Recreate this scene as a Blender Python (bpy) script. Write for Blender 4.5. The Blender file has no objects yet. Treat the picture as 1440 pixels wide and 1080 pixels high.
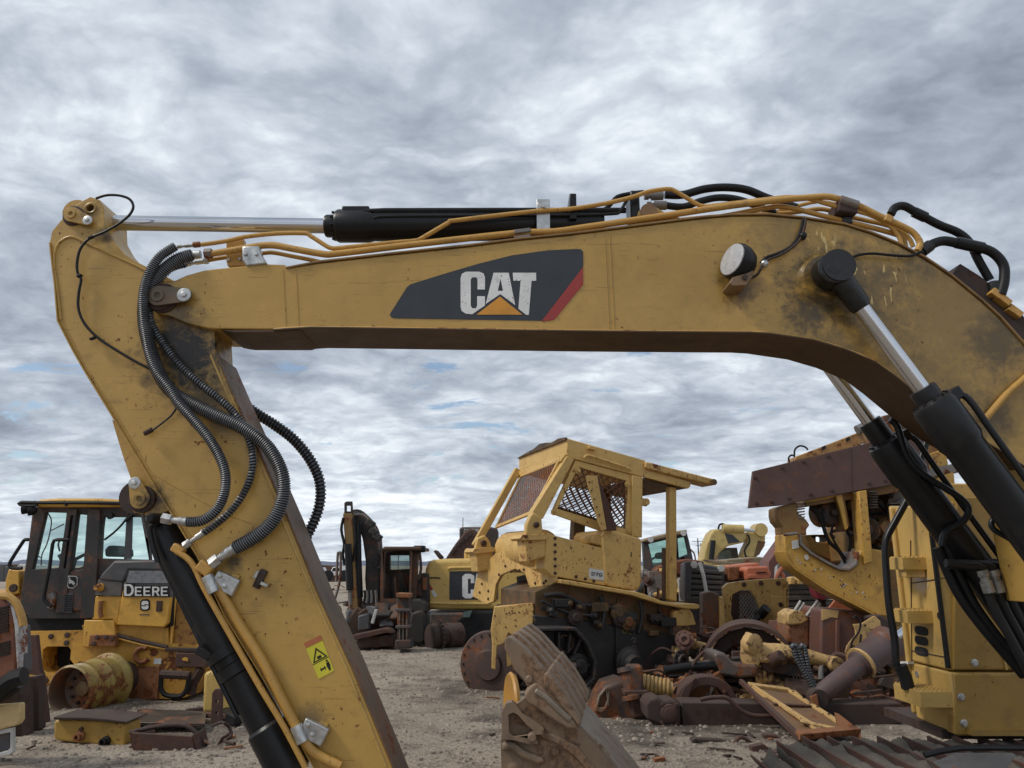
import bpy, bmesh, math, random
from mathutils import Vector, Matrix, noise
from mathutils.geometry import tessellate_polygon
R = math.radians
V = Vector
rnd = random.Random(7)
SC = bpy.context.scene
COL = SC.collection

# ------------------------------------------------------------------ camera
CAMH = 1.6; PITCH = R(13.3); F = 1080.0
CP, SP = math.cos(PITCH), math.sin(PITCH)
cam_d = bpy.data.cameras.new('camera'); cam = bpy.data.objects.new('camera', cam_d); COL.objects.link(cam)
cam.location = (0, 0, CAMH); cam.rotation_euler = (R(90) + PITCH, 0, 0)
cam_d.sensor_width = 36; cam_d.lens = 27.0; cam_d.clip_end = 20000; cam_d.clip_start = 0.05
SC.camera = cam

def ray(px, py):
    a = (px - 720) / F; b = (540 - py) / F
    return V((a, CP - b * SP, SP + b * CP))
def P(px, py, Y):                       # point at depth Y seen at a photo pixel
    d = ray(px, py); t = Y / d.y
    return V((d.x * t, Y, CAMH + d.z * t))
def PX(px, py, X):
    d = ray(px, py); t = X / d.x
    return V((X, d.y * t, CAMH + d.z * t))
def G(px, py, z=0.0):
    d = ray(px, py); t = (z - CAMH) / d.z
    return V((d.x * t, d.y * t, z))
class Fr:                               # a local upright frame turned by deg about z
    def __init__(s, o, deg):
        s.o = V(o); a = R(deg); s.x = V((math.cos(a), math.sin(a), 0)); s.y = V((-math.sin(a), math.cos(a), 0)); s.z = V((0, 0, 1))
    def w(s, x, y, z): return s.o + s.x * x + s.y * y + s.z * z
    def Y(s, px, py, c=0.0):            # on the plane local y = c
        d = ray(px, py); c0 = V((0, 0, CAMH))
        t = (c - (c0 - s.o).dot(s.y)) / d.dot(s.y); return c0 + d * t
    def X(s, px, py, c=0.0):
        d = ray(px, py); c0 = V((0, 0, CAMH))
        t = (c - (c0 - s.o).dot(s.x)) / d.dot(s.x); return c0 + d * t

# ------------------------------------------------------------------ things
def tag(o, label=None, cat=None, group=None, kind=None):
    if label: o['label'] = label
    if cat: o['category'] = cat
    if group: o['group'] = group
    if kind: o['kind'] = kind
    return o
def thing(name, label, cat, loc=(0, 0, 0), group=None):
    o = bpy.data.objects.new(name, None); COL.objects.link(o); o.location = loc
    o.empty_display_size = 0.3
    return tag(o, label, cat, group)
def origin(o):
    p = V((0, 0, 0))
    while o: p = p + V(o.location); o = o.parent
    return p

def rot_to(d):
    d = V(d).normalized(); return d.to_track_quat('Z', 'Y').to_matrix()

class MB:
    def __init__(s): s.bm = bmesh.new()
    def prism(s, pts, vec, holes=()):
        vec = V(vec); loops = [[V(p) for p in pts]] + [[V(p) for p in h] for h in holes]
        bm = s.bm; a = [[bm.verts.new(p) for p in l] for l in loops]; b = [[bm.verts.new(p + vec) for p in l] for l in loops]
        if holes:
            fa = [v for l in a for v in l]; fb = [v for l in b for v in l]
            for t in tessellate_polygon(loops):
                try: bm.faces.new([fa[i] for i in t]); bm.faces.new([fb[i] for i in reversed(t)])
                except ValueError: pass
        else:
            bm.faces.new(a[0]); bm.faces.new(b[0][::-1])
        for la, lb in zip(a, b):
            n = len(la)
            for i in range(n):
                bm.faces.new((la[i], lb[i], lb[(i + 1) % n], la[(i + 1) % n]))
        return s
    def ribbon(s, pts, th, vec, off=V((0, 0, 0)), up=None):
        # a plate following a polyline (thickness th to its left side in the plane across vec)
        vec = V(vec); n = vec.normalized(); pts = [V(p) + V(off) for p in pts]; N = len(pts); outer = []
        for i, p in enumerate(pts):
            d = (pts[min(i + 1, N - 1)] - pts[max(i - 1, 0)]).normalized(); outer.append(p + d.cross(n) * th)
        return s.prism(pts + outer[::-1], vec)
    def hexa(s, q, vec):
        vec = V(vec); bm = s.bm
        a = [bm.verts.new(V(p)) for p in q]; b = [bm.verts.new(V(p) + vec) for p in q]
        bm.faces.new(a); bm.faces.new(b[::-1]); n = len(a)
        for i in range(n): bm.faces.new((a[i], b[i], b[(i + 1) % n], a[(i + 1) % n]))
        return s
    def solid(s, lo, hi):               # two matching loops joined into a closed body
        bm = s.bm; a = [bm.verts.new(V(p)) for p in lo]; b = [bm.verts.new(V(p)) for p in hi]; n = len(a)
        bm.faces.new(a[::-1]); bm.faces.new(b)
        for i in range(n): bm.faces.new((a[i], a[(i + 1) % n], b[(i + 1) % n], b[i]))
        return s
    def box(s, c, size, rz=0, ry=0, rx=0, M=None):
        m = Matrix.Translation(V(c)) @ (M.to_4x4() if M else (Matrix.Rotation(rz, 4, 'Z') @ Matrix.Rotation(ry, 4, 'Y') @ Matrix.Rotation(rx, 4, 'X')))
        m = m @ Matrix.Diagonal((size[0], size[1], size[2], 1)); bmesh.ops.create_cube(s.bm, size=1.0, matrix=m); return s
    def fbox(s, fr, x0, x1, y0, y1, z0, z1):
        q = [fr.w(x0, y0, z0), fr.w(x1, y0, z0), fr.w(x1, y0, z1), fr.w(x0, y0, z1)]
        return s.hexa(q, fr.y * (y1 - y0))
    def bar(s, p0, p1, w, h, up=(0, 0, 1)):
        p0, p1 = V(p0), V(p1); d = (p1 - p0); z = d.normalized(); u = V(up)
        if abs(z.dot(u)) > 0.98: u = V((0, 1, 0))
        x = z.cross(u).normalized(); y = z.cross(x).normalized()
        q = [p0 + x * a * w / 2 + y * b * h / 2 for a, b in ((-1, -1), (1, -1), (1, 1), (-1, 1))]
        return s.hexa(q, d)
    def ring(s, c, M, r, n, ph=0):
        return [s.bm.verts.new(V(c) + M @ V((r * math.cos(ph + 2 * math.pi * i / n), r * math.sin(ph + 2 * math.pi * i / n), 0))) for i in range(n)]
    def lathe(s, p0, d, prof, n=24, close=True):   # prof: (distance along d, radius)
        p0 = V(p0); d = V(d).normalized(); M = rot_to(d); prev = None; first = None
        for (t, r) in prof:
            cur = s.ring(p0 + d * t, M, max(r, 1e-4), n)
            if prev:
                for i in range(n): s.bm.faces.new((prev[i], prev[(i + 1) % n], cur[(i + 1) % n], cur[i]))
            else: first = cur
            prev = cur
        if close:
            s.bm.faces.new(first[::-1]); s.bm.faces.new(prev)
        return s
    def cyl(s, p0, p1, r, n=20, r2=None):
        p0, p1 = V(p0), V(p1); L = (p1 - p0).length
        return s.lathe(p0, p1 - p0, [(0, r), (L, r if r2 is None else r2)], n)
    def tube(s, pts, r, n=8, smooth=4, corr=None, caps=True):
        pts = [V(p) for p in pts]
        if smooth > 1 and len(pts) > 2:
            q = [pts[0]] + pts + [pts[-1]]; out = []
            for i in range(1, len(q) - 2):
                a, b, c, d = q[i - 1], q[i], q[i + 1], q[i + 2]
                for k in range(smooth):
                    t = k / smooth
                    out.append(0.5 * ((2 * b) + (c - a) * t + (2 * a - 5 * b + 4 * c - d) * t * t + (-a + 3 * b - 3 * c + d) * t ** 3))
            out.append(pts[-1]); pts = out
        rad = None
        if corr:
            pitch, dr = corr; L = [0]
            for i in range(1, len(pts)): L.append(L[-1] + (pts[i] - pts[i - 1]).length)
            N = max(4, int(L[-1] / pitch) * 2); res = []; j = 0
            for k in range(N + 1):
                u = L[-1] * k / N
                while j < len(L) - 2 and L[j + 1] < u: j += 1
                t = (u - L[j]) / max(L[j + 1] - L[j], 1e-9); res.append(pts[j].lerp(pts[j + 1], min(max(t, 0), 1)))
            pts = res; rad = [r + (dr if k % 2 else -dr) for k in range(len(pts))]
        N = len(pts); prev = None; X = None; first = None
        for i, p in enumerate(pts):
            t = (pts[min(i + 1, N - 1)] - pts[max(i - 1, 0)]).normalized()
            if X is None:
                X = t.cross(V((0, 0, 1)));
                if X.length < 0.1: X = t.cross(V((0, 1, 0)))
            X = (X - t * X.dot(t)).normalized(); Yv = t.cross(X); rr = rad[i] if rad else r
            cur = [s.bm.verts.new(p + X * rr * math.cos(2 * math.pi * k / n) + Yv * rr * math.sin(2 * math.pi * k / n)) for k in range(n)]
            if prev:
                for k in range(n): s.bm.faces.new((prev[k], prev[(k + 1) % n], cur[(k + 1) % n], cur[k]))
            else: first = cur
            prev = cur
        if caps: s.bm.faces.new(first[::-1]); s.bm.faces.new(prev)
        return s
    def arc_tube(s, c, d, R0, r, a0, a1, n=8, seg=24):
        M = rot_to(d); return s.tube([V(c) + M @ V((R0 * math.cos(R(a0 + (a1 - a0) * k / seg)), R0 * math.sin(R(a0 + (a1 - a0) * k / seg)), 0)) for k in range(seg + 1)], r, n, 1)
    def jitter(s, amp, sc=3.0, seed=0):
        for v in s.bm.verts:
            v.co += noise.noise_vector(v.co * sc + V((seed, 0, 0))) * amp
        return s
    def cut(s, n=2):
        bmesh.ops.subdivide_edges(s.bm, edges=s.bm.edges[:], cuts=n, use_grid_fill=True); return s
    def build(s, name, mat, parent=None, bevel=0, seg=2, smooth=True, ang=38, label=None):
        bm = s.bm; off = origin(parent) if parent else V((0, 0, 0))
        bmesh.ops.recalc_face_normals(bm, faces=bm.faces)
        if parent is None and bm.verts:   # a top-level mesh keeps its origin at its own base
            xs = [v.co.x for v in bm.verts]; ys = [v.co.y for v in bm.verts]; zs = [v.co.z for v in bm.verts]
            off = V(((min(xs) + max(xs)) / 2, (min(ys) + max(ys)) / 2, min(zs)))
        for v in bm.verts: v.co -= off
        if smooth:
            for f in bm.faces: f.smooth = True
            for e in bm.edges:
                e.smooth = len(e.link_faces) == 2 and e.calc_face_angle(3) < R(ang)
        me = bpy.data.meshes.new(name); bm.to_mesh(me); bm.free()
        o = bpy.data.objects.new(name, me); COL.objects.link(o)
        me.materials.append(mat)
        if parent: o.parent = parent
        else: o.location = off
        if bevel:
            m = o.modifiers.new('bevel', 'BEVEL'); m.width = bevel; m.segments = seg; m.limit_method = 'ANGLE'; m.angle_limit = R(42); m.use_clamp_overlap = True
        if label: o['label'] = label
        return o

def L(pts, Y): return [P(a, b, Y) for a, b in pts]
def LF(fr, pts, c=0.0): return [fr.Y(a, b, c) for a, b in pts]
def arc_px(cx, cy, r, a0, a1, n=8, ry=None):
    ry = ry or r
    return [(cx + r * math.cos(R(a0 + (a1 - a0) * k / n)), cy - ry * math.sin(R(a0 + (a1 - a0) * k / n))) for k in range(n + 1)]

# ------------------------------------------------------------------ materials
class NT:
    def __init__(s, nt): s.nt = nt; s.N = nt.nodes; s.Lk = nt.links
    def n(s, t, **kw):
        nd = s.N.new(t)
        for k, v in kw.items():
            if k.startswith('i_'): nd.inputs[k[2:].replace('_', ' ')].default_value = v
            else: setattr(nd, k, v)
        return nd
    def l(s, a, b): s.Lk.new(a, b)
    def math(s, op, a, b=None, clamp=False):
        m = s.N.new('ShaderNodeMath'); m.operation = op; m.use_clamp = clamp
        for i, x in enumerate((a, b)):
            if x is None: continue
            if isinstance(x, (int, float)): m.inputs[i].default_value = x
            else: s.l(x, m.inputs[i])
        return m.outputs[0]
    def ramp(s, x, stops, interp='LINEAR'):
        r = s.N.new('ShaderNodeValToRGB'); r.color_ramp.interpolation = interp; e = r.color_ramp.elements
        while len(e) > 1: e.remove(e[-1])
        e[0].position = stops[0][0]; c = stops[0][1]; e[0].color = (c if isinstance(c, tuple) else (c, c, c)) + (1,)
        for p, c in stops[1:]:
            k = e.new(p); k.color = (c if isinstance(c, tuple) else (c, c, c)) + (1,)
        s.l(x, r.inputs[0]); return r.outputs[0]
    def mix(s, f, a, b, mode='MIX'):
        m = s.N.new('ShaderNodeMix'); m.data_type = 'RGBA'; m.blend_type = mode
        for sock, x in ((m.inputs[0], f), (m.inputs[6], a), (m.inputs[7], b)):
            if isinstance(x, (int, float)): sock.default_value = x
            elif isinstance(x, tuple): sock.default_value = x + (1,) if len(x) == 3 else x
            else: s.l(x, sock)
        return m.outputs[2]
    def noise(s, co, scale, detail=4, rough=0.55, dist=0.0):
        nd = s.n('ShaderNodeTexNoise'); nd.inputs['Scale'].default_value = scale; nd.inputs['Detail'].default_value = detail
        nd.inputs['Roughness'].default_value = rough; nd.inputs['Distortion'].default_value = dist; s.l(co, nd.inputs['Vector']); return nd.outputs[0]
    def mapping(s, co, scale, loc=(0, 0, 0), rot=(0, 0, 0)):
        m = s.n('ShaderNodeMapping'); m.inputs['Scale'].default_value = scale; m.inputs['Location'].default_value = loc; m.inputs['Rotation'].default_value = rot
        s.l(co, m.inputs['Vector']); return m.outputs[0]

_mats = {}
def paint(name, col, rust=0.2, dirt=0.3, rough=0.5, metal=0.0, scale=1.0, streak=0.3, chips=0.3, bump=0.15, spots=(), seed=0.0, rustcol=None, dirtcol=(0.05, 0.04, 0.032), fade=0.25, dust=0.07, pits=0.0, scratch=(), scr=0.0):
    if name in _mats: return _mats[name]
    if col[0] > col[1] > col[2] and col[2] < .45 * col[0] and col[0] > .3: col = (min(.8, col[0] * 1.12), col[1] * 1.06, col[2] * .84); dust = dust * .4
    m = bpy.data.materials.new(name); m.use_nodes = True; t = NT(m.node_tree); t.N.clear()
    out = t.n('ShaderNodeOutputMaterial'); b = t.n('ShaderNodeBsdfPrincipled'); t.l(b.outputs[0], out.inputs[0])
    tc = t.n('ShaderNodeTexCoord'); co = t.mapping(tc.outputs['Object'], (scale,) * 3, (seed, seed * 1.7, seed * .3))
    big = t.noise(co, 1.3, 5, 0.6); fine = t.noise(co, 14, 6, 0.65); med = t.noise(co, 4.5, 7, 0.62, 0.3)
    # fading of the paint itself
    light = tuple(min(1, c * 1.22 + 0.02) for c in col); dark = tuple(c * 0.74 for c in col)
    c = t.mix(t.ramp(big, [(0.3, 0.0), (0.7, 1.0)]), dark, light); c = t.mix(1 - fade * 2 if fade < .5 else 0, c, col + (1,))
    c = t.mix(t.ramp(fine, [(0.35, 0.16), (0.62, 0.0)]), c, tuple(x * 0.6 for x in col))
    # dust lies on faces that look up
    geo = t.n('ShaderNodeNewGeometry'); sep = t.n('ShaderNodeSeparateXYZ'); t.l(geo.outputs['Normal'], sep.inputs[0])
    up = t.math('MULTIPLY', t.ramp(sep.outputs[2], [(0.3, 0.0), (0.95, 1.0)]), t.ramp(med, [(0.3, 0.3), (0.6, 1.0)]))
    # dirt and run marks
    if dirt > 0:
        st = t.noise(t.mapping(tc.outputs['Object'], (9 * scale, 9 * scale, 0.7 * scale), (seed, 0, 0)), 1.0, 5, 0.6)
        d1 = t.ramp(med, [(0.62 - 0.22 * dirt, 0.0), (0.80 - 0.1 * dirt, min(1, 0.35 + dirt * .6))])
        d2 = t.ramp(st, [(0.66 - 0.2 * streak, 0.0), (0.9, streak)])
        c = t.mix(t.math('MAXIMUM', d1, d2), c, dirtcol)
    rc = rustcol or ((0.040, 0.015, 0.008), (0.30, 0.095, 0.024))
    rm = t.ramp(t.noise(co, 22, 5, 0.7), [(0.3, rc[0]), (0.72, rc[1])])
    rmask = None
    if rust > 0:
        mm = t.math('ADD', t.math('MULTIPLY', big, 0.45), t.math('MULTIPLY', t.noise(co, 6.5, 10, 0.68), 0.55))
        th = 0.625 - 0.26 * rust
        rmask = t.ramp(mm, [(th, 0.0), (th + 0.035, 1.0)])
        halo = t.ramp(mm, [(th - 0.07, 0.0), (th + 0.01, 0.45)])
        c = t.mix(halo, c, tuple(0.5 * x + 0.5 * y for x, y in zip(col, rc[1])))
    if chips > 0:
        ch = t.ramp(t.noise(t.mapping(co, (1, 1, 0.8)), 30, 3, 0.5), [(0.675 - 0.07 * chips, 0.0), (0.695 - 0.07 * chips, 1.0)])
        ch = t.math('MULTIPLY', ch, t.ramp(t.noise(co, 2.2, 3, .5), [(0.45, 0.0), (0.6, 1.0)]))
        rmask = ch if rmask is None else t.math('MAXIMUM', rmask, ch)
    if rmask is not None: c = t.mix(rmask, c, rm)
    for (pos, rad, strength, scol) in spots:
        vm = t.n('ShaderNodeVectorMath', operation='DISTANCE'); vm.inputs[1].default_value = pos; t.l(tc.outputs['Object'], vm.inputs[0])
        q = t.math('ADD', t.math('DIVIDE', vm.outputs['Value'], rad), t.math('MULTIPLY', t.math('SUBTRACT', t.noise(tc.outputs['Object'], 13, 9, 0.72, 0.4), 0.5), 2.0))
        c = t.mix(t.ramp(q, [(0.25, strength), (0.95, 0.0)]), c, scol)
    for (pos, rad, scol) in scratch:
        vm = t.n('ShaderNodeVectorMath', operation='DISTANCE'); vm.inputs[1].default_value = pos; t.l(tc.outputs['Object'], vm.inputs[0])
        near = t.ramp(t.math('DIVIDE', vm.outputs['Value'], rad), [(0.6, 1.0), (1.0, 0.0)])
        sn = t.noise(t.mapping(tc.outputs['Object'], (30, 30, 9), rot=(0, R(35), 0)), 1.0, 2, 0.4, 0.4)
        c = t.mix(t.math('MULTIPLY', near, t.ramp(sn, [(0.63, 0.0), (0.65, 1.0)])), c, scol)
    if scr > 0:
        for rt_, sd_ in ((R(52), 0.0), (R(-28), 7.0), (R(8), 13.0)):
            sn = t.noise(t.mapping(tc.outputs['Object'], (2.2, 2.2, 70), (sd_, 0, 0), (0, rt_, 0)), 1.0, 2, 0.5, 0.15)
            pm = t.ramp(t.noise(tc.outputs['Object'], 3.0 + sd_ * .1, 4, 0.6), [(0.50, 0.0), (0.60, 1.0)])
            c = t.mix(t.math('MULTIPLY', pm, t.ramp(sn, [(0.66, 0.0), (0.69, scr)])), c, tuple(x * 0.45 for x in col))
    if dust > 0: c = t.mix(t.math('MULTIPLY', up, dust), c, (0.30, 0.25, 0.19))
    t.l(c, b.inputs['Base Color']); b.inputs['Metallic'].default_value = metal
    rr = t.math('ADD', rough, t.math('MULTIPLY', t.math('SUBTRACT', med, 0.5), 0.35), clamp=True)
    if rmask is not None: rr = t.math('MAXIMUM', rr, t.math('MULTIPLY', rmask, 0.85))
    t.l(rr, b.inputs['Roughness'])
    if bump > 0:
        h = t.math('ADD', t.math('MULTIPLY', fine, 0.5), t.math('MULTIPLY', med, 1.2))
        if rmask is not None: h = t.math('SUBTRACT', h, t.math('MULTIPLY', rmask, 0.25))
        bp = t.n('ShaderNodeBump'); bp.inputs['Strength'].default_value = bump; bp.inputs['Distance'].default_value = 0.012 / max(scale, .3); t.l(h, bp.inputs['Height']); t.l(bp.outputs[0], b.inputs['Normal'])
    _mats[name] = m; return m
def plain(name, col, rough=0.5, metal=0.0, var=0.15, emit=None, trans=0, scale=8, bump=0.0, coat=0):
    if name in _mats: return _mats[name]
    m = bpy.data.materials.new(name); m.use_nodes = True; t = NT(m.node_tree); b = t.N['Principled BSDF']
    tc = t.n('ShaderNodeTexCoord'); nz = t.noise(tc.outputs['Object'], scale, 6, 0.6)
    t.l(t.mix(t.ramp(nz, [(0.3, 0.0), (0.7, 1.0)]), tuple(c * (1 - var) for c in col), tuple(min(1, c * (1 + var)) for c in col)), b.inputs['Base Color'])
    b.inputs['Roughness'].default_value = rough; b.inputs['Metallic'].default_value = metal
    t.l(t.math('ADD', rough, t.math('MULTIPLY', t.math('SUBTRACT', nz, 0.5), 0.3), clamp=True), b.inputs['Roughness'])
    if trans: b.inputs['Transmission Weight'].default_value = trans
    if bump:
        bp = t.n('ShaderNodeBump'); bp.inputs['Strength'].default_value = bump; bp.inputs['Distance'].default_value = 0.01; t.l(nz, bp.inputs['Height']); t.l(bp.outputs[0], b.inputs['Normal'])
    _mats[name] = m; return m
def glass(name, tint, alpha=0.5, rough=0.06):
    if name in _mats: return _mats[name]
    m = bpy.data.materials.new(name); m.use_nodes = True; t = NT(m.node_tree); t.N.clear()
    out = t.n('ShaderNodeOutputMaterial'); tr = t.n('ShaderNodeBsdfTransparent'); tr.inputs[0].default_value = tint + (1,)
    gl = t.n('ShaderNodeBsdfPrincipled'); gl.inputs['Base Color'].default_value = tuple(c * .55 for c in tint) + (1,); gl.inputs['Roughness'].default_value = rough
    tc = t.n('ShaderNodeTexCoord'); nz = t.noise(t.mapping(tc.outputs['Object'], (3, 3, 1)), 1.5, 5, 0.6)
    mx = t.n('ShaderNodeMixShader'); t.l(t.ramp(nz, [(0.3, alpha * .5), (0.7, min(1, alpha * 1.3))]), mx.inputs[0]); t.l(tr.outputs[0], mx.inputs[1]); t.l(gl.outputs[0], mx.inputs[2]); t.l(mx.outputs[0], out.inputs[0])
    _mats[name] = m; return m

YEL = (0.52, 0.30, 0.075)
def spec(m, v): m.node_tree.nodes['Principled BSDF'].inputs['Specular IOR Level'].default_value = v; return m
M_black = paint('black_paint', (0.0055, 0.006, 0.0078), rust=0.0, dirt=0.12, rough=0.36, chips=0.0, streak=.1, dust=.07, dirtcol=(0.06, 0.055, 0.05), bump=.05)
M_rub = plain('black_rubber', (0.010, 0.010, 0.011), 0.5, 0, 0.3)
spec(M_black, .32)
M_spring = plain('spring_guard', (0.15, 0.155, 0.165), 0.45, 0.45, 0.3)
M_hose = plain('hose_grey', (0.085, 0.088, 0.095), 0.38, 0.5, 0.3)
M_chrome = plain('chrome_rod', (0.62, 0.63, 0.66), 0.16, 1.0, 0.06, scale=2)
M_zinc = plain('zinc_fitting', (0.50, 0.50, 0.49), 0.38, 0.85, 0.3, scale=20)
M_steel = paint('dull_steel', (0.20, 0.19, 0.18), rust=0.35, dirt=0.3, rough=0.5, metal=0.4)
M_tubeY = paint('tube_yellow', (0.46, 0.27, 0.075), rust=0.05, dirt=0.3, rough=0.42, chips=0.3, scale=2)
M_rust = paint('rust_brown', (0.065, 0.032, 0.025), rust=0.42, dirt=0.3, rough=0.8, chips=0, rustcol=((0.04, 0.018, 0.014), (0.13, 0.055, 0.033)))
M_rustdk = paint('rust_dark', (0.045, 0.028, 0.024), rust=0.4, dirt=0.5, rough=0.8, chips=0, rustcol=((0.02, 0.011, 0.009), (0.08, 0.035, 0.022)))
M_rustor = paint('rust_orange', (0.24, 0.10, 0.04), rust=0.5, dirt=0.4, rough=0.8, chips=0.2)
spec(M_rub, .3)
M_white = plain('white_paint', (0.62, 0.62, 0.60), 0.5, 0, 0.1)
M_offw = plain('white_worn', (0.50, 0.49, 0.47), 0.6, 0, 0.2)
M_red = plain('red_vinyl', (0.33, 0.035, 0.03), 0.5, 0, 0.15)
M_dark = plain('dark_void', (0.008, 0.008, 0.009), 0.8, 0, 0.3)
M_grease = plain('grease_black', (0.010, 0.010, 0.011), 0.38, 0, 0.4, scale=18, bump=.6)
# ------------------------------------------------------------------ sky, light, ground
SC.view_settings.view_transform = 'Standard'; SC.view_settings.look = 'None'; SC.view_settings.gamma = 1; SC.view_settings.exposure = 0.5
W = bpy.data.worlds.new('World'); W.cycles.sampling_method = 'MANUAL'; W.cycles.sample_map_resolution = 256; SC.world = W; W.use_nodes = True
t = NT(W.node_tree); t.N.clear()
SUN_EL, SUN_AZ = 46, -106          # degrees; azimuth from +Y towards +X
wo = t.n('ShaderNodeOutputWorld'); sky = t.n('ShaderNodeTexSky', sky_type='NISHITA'); sky.sun_disc = False
sky.sun_elevation = R(SUN_EL); sky.sun_rotation = R(SUN_AZ); sky.air_density = 1.0; sky.dust_density = 0.6
bs = t.n('ShaderNodeBackground'); bs.inputs[1].default_value = 0.09; t.l(sky.outputs[0], bs.inputs[0])
tc = t.n('ShaderNodeTexCoord'); sp = t.n('ShaderNodeSeparateXYZ'); t.l(tc.outputs['Generated'], sp.inputs[0])
z = t.math('MAXIMUM', sp.outputs[2], 0.0); zz = t.math('ADD', z, 0.22)
cb = t.n('ShaderNodeCombineXYZ'); t.l(t.math('DIVIDE', sp.outputs[0], zz), cb.inputs[0]); t.l(t.math('DIVIDE', sp.outputs[1], zz), cb.inputs[1])
uv = cb.outputs[0]
warp = t.n('ShaderNodeVectorMath', operation='ADD'); wn = t.n('ShaderNodeTexNoise'); wn.inputs['Scale'].default_value = 2.2; wn.inputs['Detail'].default_value = 1.0; t.l(uv, wn.inputs['Vector'])
ws = t.n('ShaderNodeVectorMath', operation='SCALE'); ws.inputs['Scale'].default_value = 0.22; t.l(wn.outputs['Color'], ws.inputs[0]); t.l(uv, warp.inputs[0]); t.l(ws.outputs[0], warp.inputs[1])
uvw = warp.outputs[0]
SK = (2.0, 8.0)
big = t.noise(t.mapping(uvw, (0.8, 1.0, 1), (SK[0], 0.6, 0)), 1.0, 3, 0.5)
mid = t.noise(t.mapping(uvw, (2.7, 3.4, 1), (SK[1], 2.2, 0), (0, 0, R(20))), 1.0, 10, 0.58)
fine = t.noise(t.mapping(uvw, (8, 10.5, 1), (1.3, 5.2, 0), (0, 0, R(-25))), 1.0, 8, 0.62)
val = t.math('ADD', t.math('ADD', t.math('MULTIPLY', big, 0.34), t.math('MULTIPLY', mid, 0.44)), t.math('MULTIPLY', fine, 0.17))
val = t.math('ADD', val, 0.022)
# a darker bank low on the left, brighter cloud low down and thinning towards the right horizon
hz = t.ramp(z, [(0.0, 0.085), (0.16, 0.04), (0.26, -0.035), (0.36, -0.02), (0.48, 0.02), (0.75, -0.015)])
bankl = t.math('MULTIPLY', t.ramp(t.math('ADD', t.math('MULTIPLY', sp.outputs[0], 0.5), 0.5), [(0.22, 1.0), (0.52, 0.0)]), t.ramp(z, [(0.08, 0.0), (0.16, 0.085), (0.26, 0.085), (0.36, 0.0)]))
vo = t.n('ShaderNodeTexVoronoi', feature='F1'); vo.inputs['Scale'].default_value = 1.0; vo.inputs['Detail'].default_value = 2.0; vo.inputs['Roughness'].default_value = 0.6; vo.normalize = True
w2 = t.n('ShaderNodeTexNoise'); w2.inputs['Scale'].default_value = 6.0; w2.inputs['Detail'].default_value = 5.0; t.l(uv, w2.inputs['Vector'])
w2s = t.n('ShaderNodeVectorMath', operation='SCALE'); w2s.inputs['Scale'].default_value = 0.30; t.l(w2.outputs['Color'], w2s.inputs[0]); w2a = t.n('ShaderNodeVectorMath', operation='ADD'); t.l(uvw, w2a.inputs[0]); t.l(w2s.outputs[0], w2a.inputs[1])
t.l(t.mapping(w2a.outputs[0], (5.4, 8.4, 1), (3.3, 1.7, 0)), vo.inputs['Vector'])
puff = t.math('MULTIPLY', t.math('SUBTRACT', 0.34, vo.outputs['Distance']), 0.30)
val2 = t.math('ADD', t.math('SUBTRACT', t.math('ADD', val, hz), bankl), puff)
cloud = t.ramp(val2, [(0.36, (0.20, 0.23, 0.285)), (0.44, (0.285, 0.325, 0.39)), (0.51, (0.385, 0.43, 0.495)), (0.57, (0.505, 0.555, 0.615)), (0.64, (0.69, 0.735, 0.785)), (0.73, (0.86, 0.89, 0.92))])
bc = t.n('ShaderNodeBackground'); t.l(cloud, bc.inputs[0]); bc.inputs[1].default_value = 0.92
# openings in the cloud, mostly low down
gap = t.noise(t.mapping(uvw, (2.4, 4.6, 1), (11.4, 3.0, 0)), 1.3, 7, 0.62)
low = t.ramp(z, [(0.0, 0.045), (0.22, 0.03), (0.28, -0.1), (1.0, -0.25)])
g = t.ramp(t.math('ADD', gap, low), [(0.63, 0.0), (0.69, 0.9)])
g = t.math('MULTIPLY', g, t.ramp(z, [(0.06, 0.0), (0.10, 1.0), (0.25, 1.0), (0.33, 0.0)]))
mx = t.n('ShaderNodeMixShader'); t.l(g, mx.inputs[0]); t.l(bc.outputs[0], mx.inputs[1]); t.l(bs.outputs[0], mx.inputs[2]); t.l(mx.outputs[0], wo.inputs[0])

sd = bpy.data.lights.new('sun', 'SUN'); sd.energy = 1.5; sd.angle = R(10); sd.color = (1.0, 0.94, 0.85)
so = bpy.data.objects.new('sun', sd); COL.objects.link(so)
sdir = V((math.sin(R(SUN_AZ)) * math.cos(R(SUN_EL)), math.cos(R(SUN_AZ)) * math.cos(R(SUN_EL)), math.sin(R(SUN_EL))))
so.rotation_euler = sdir.to_track_quat('Z', 'Y').to_euler(); so.location = sdir * 50

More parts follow.
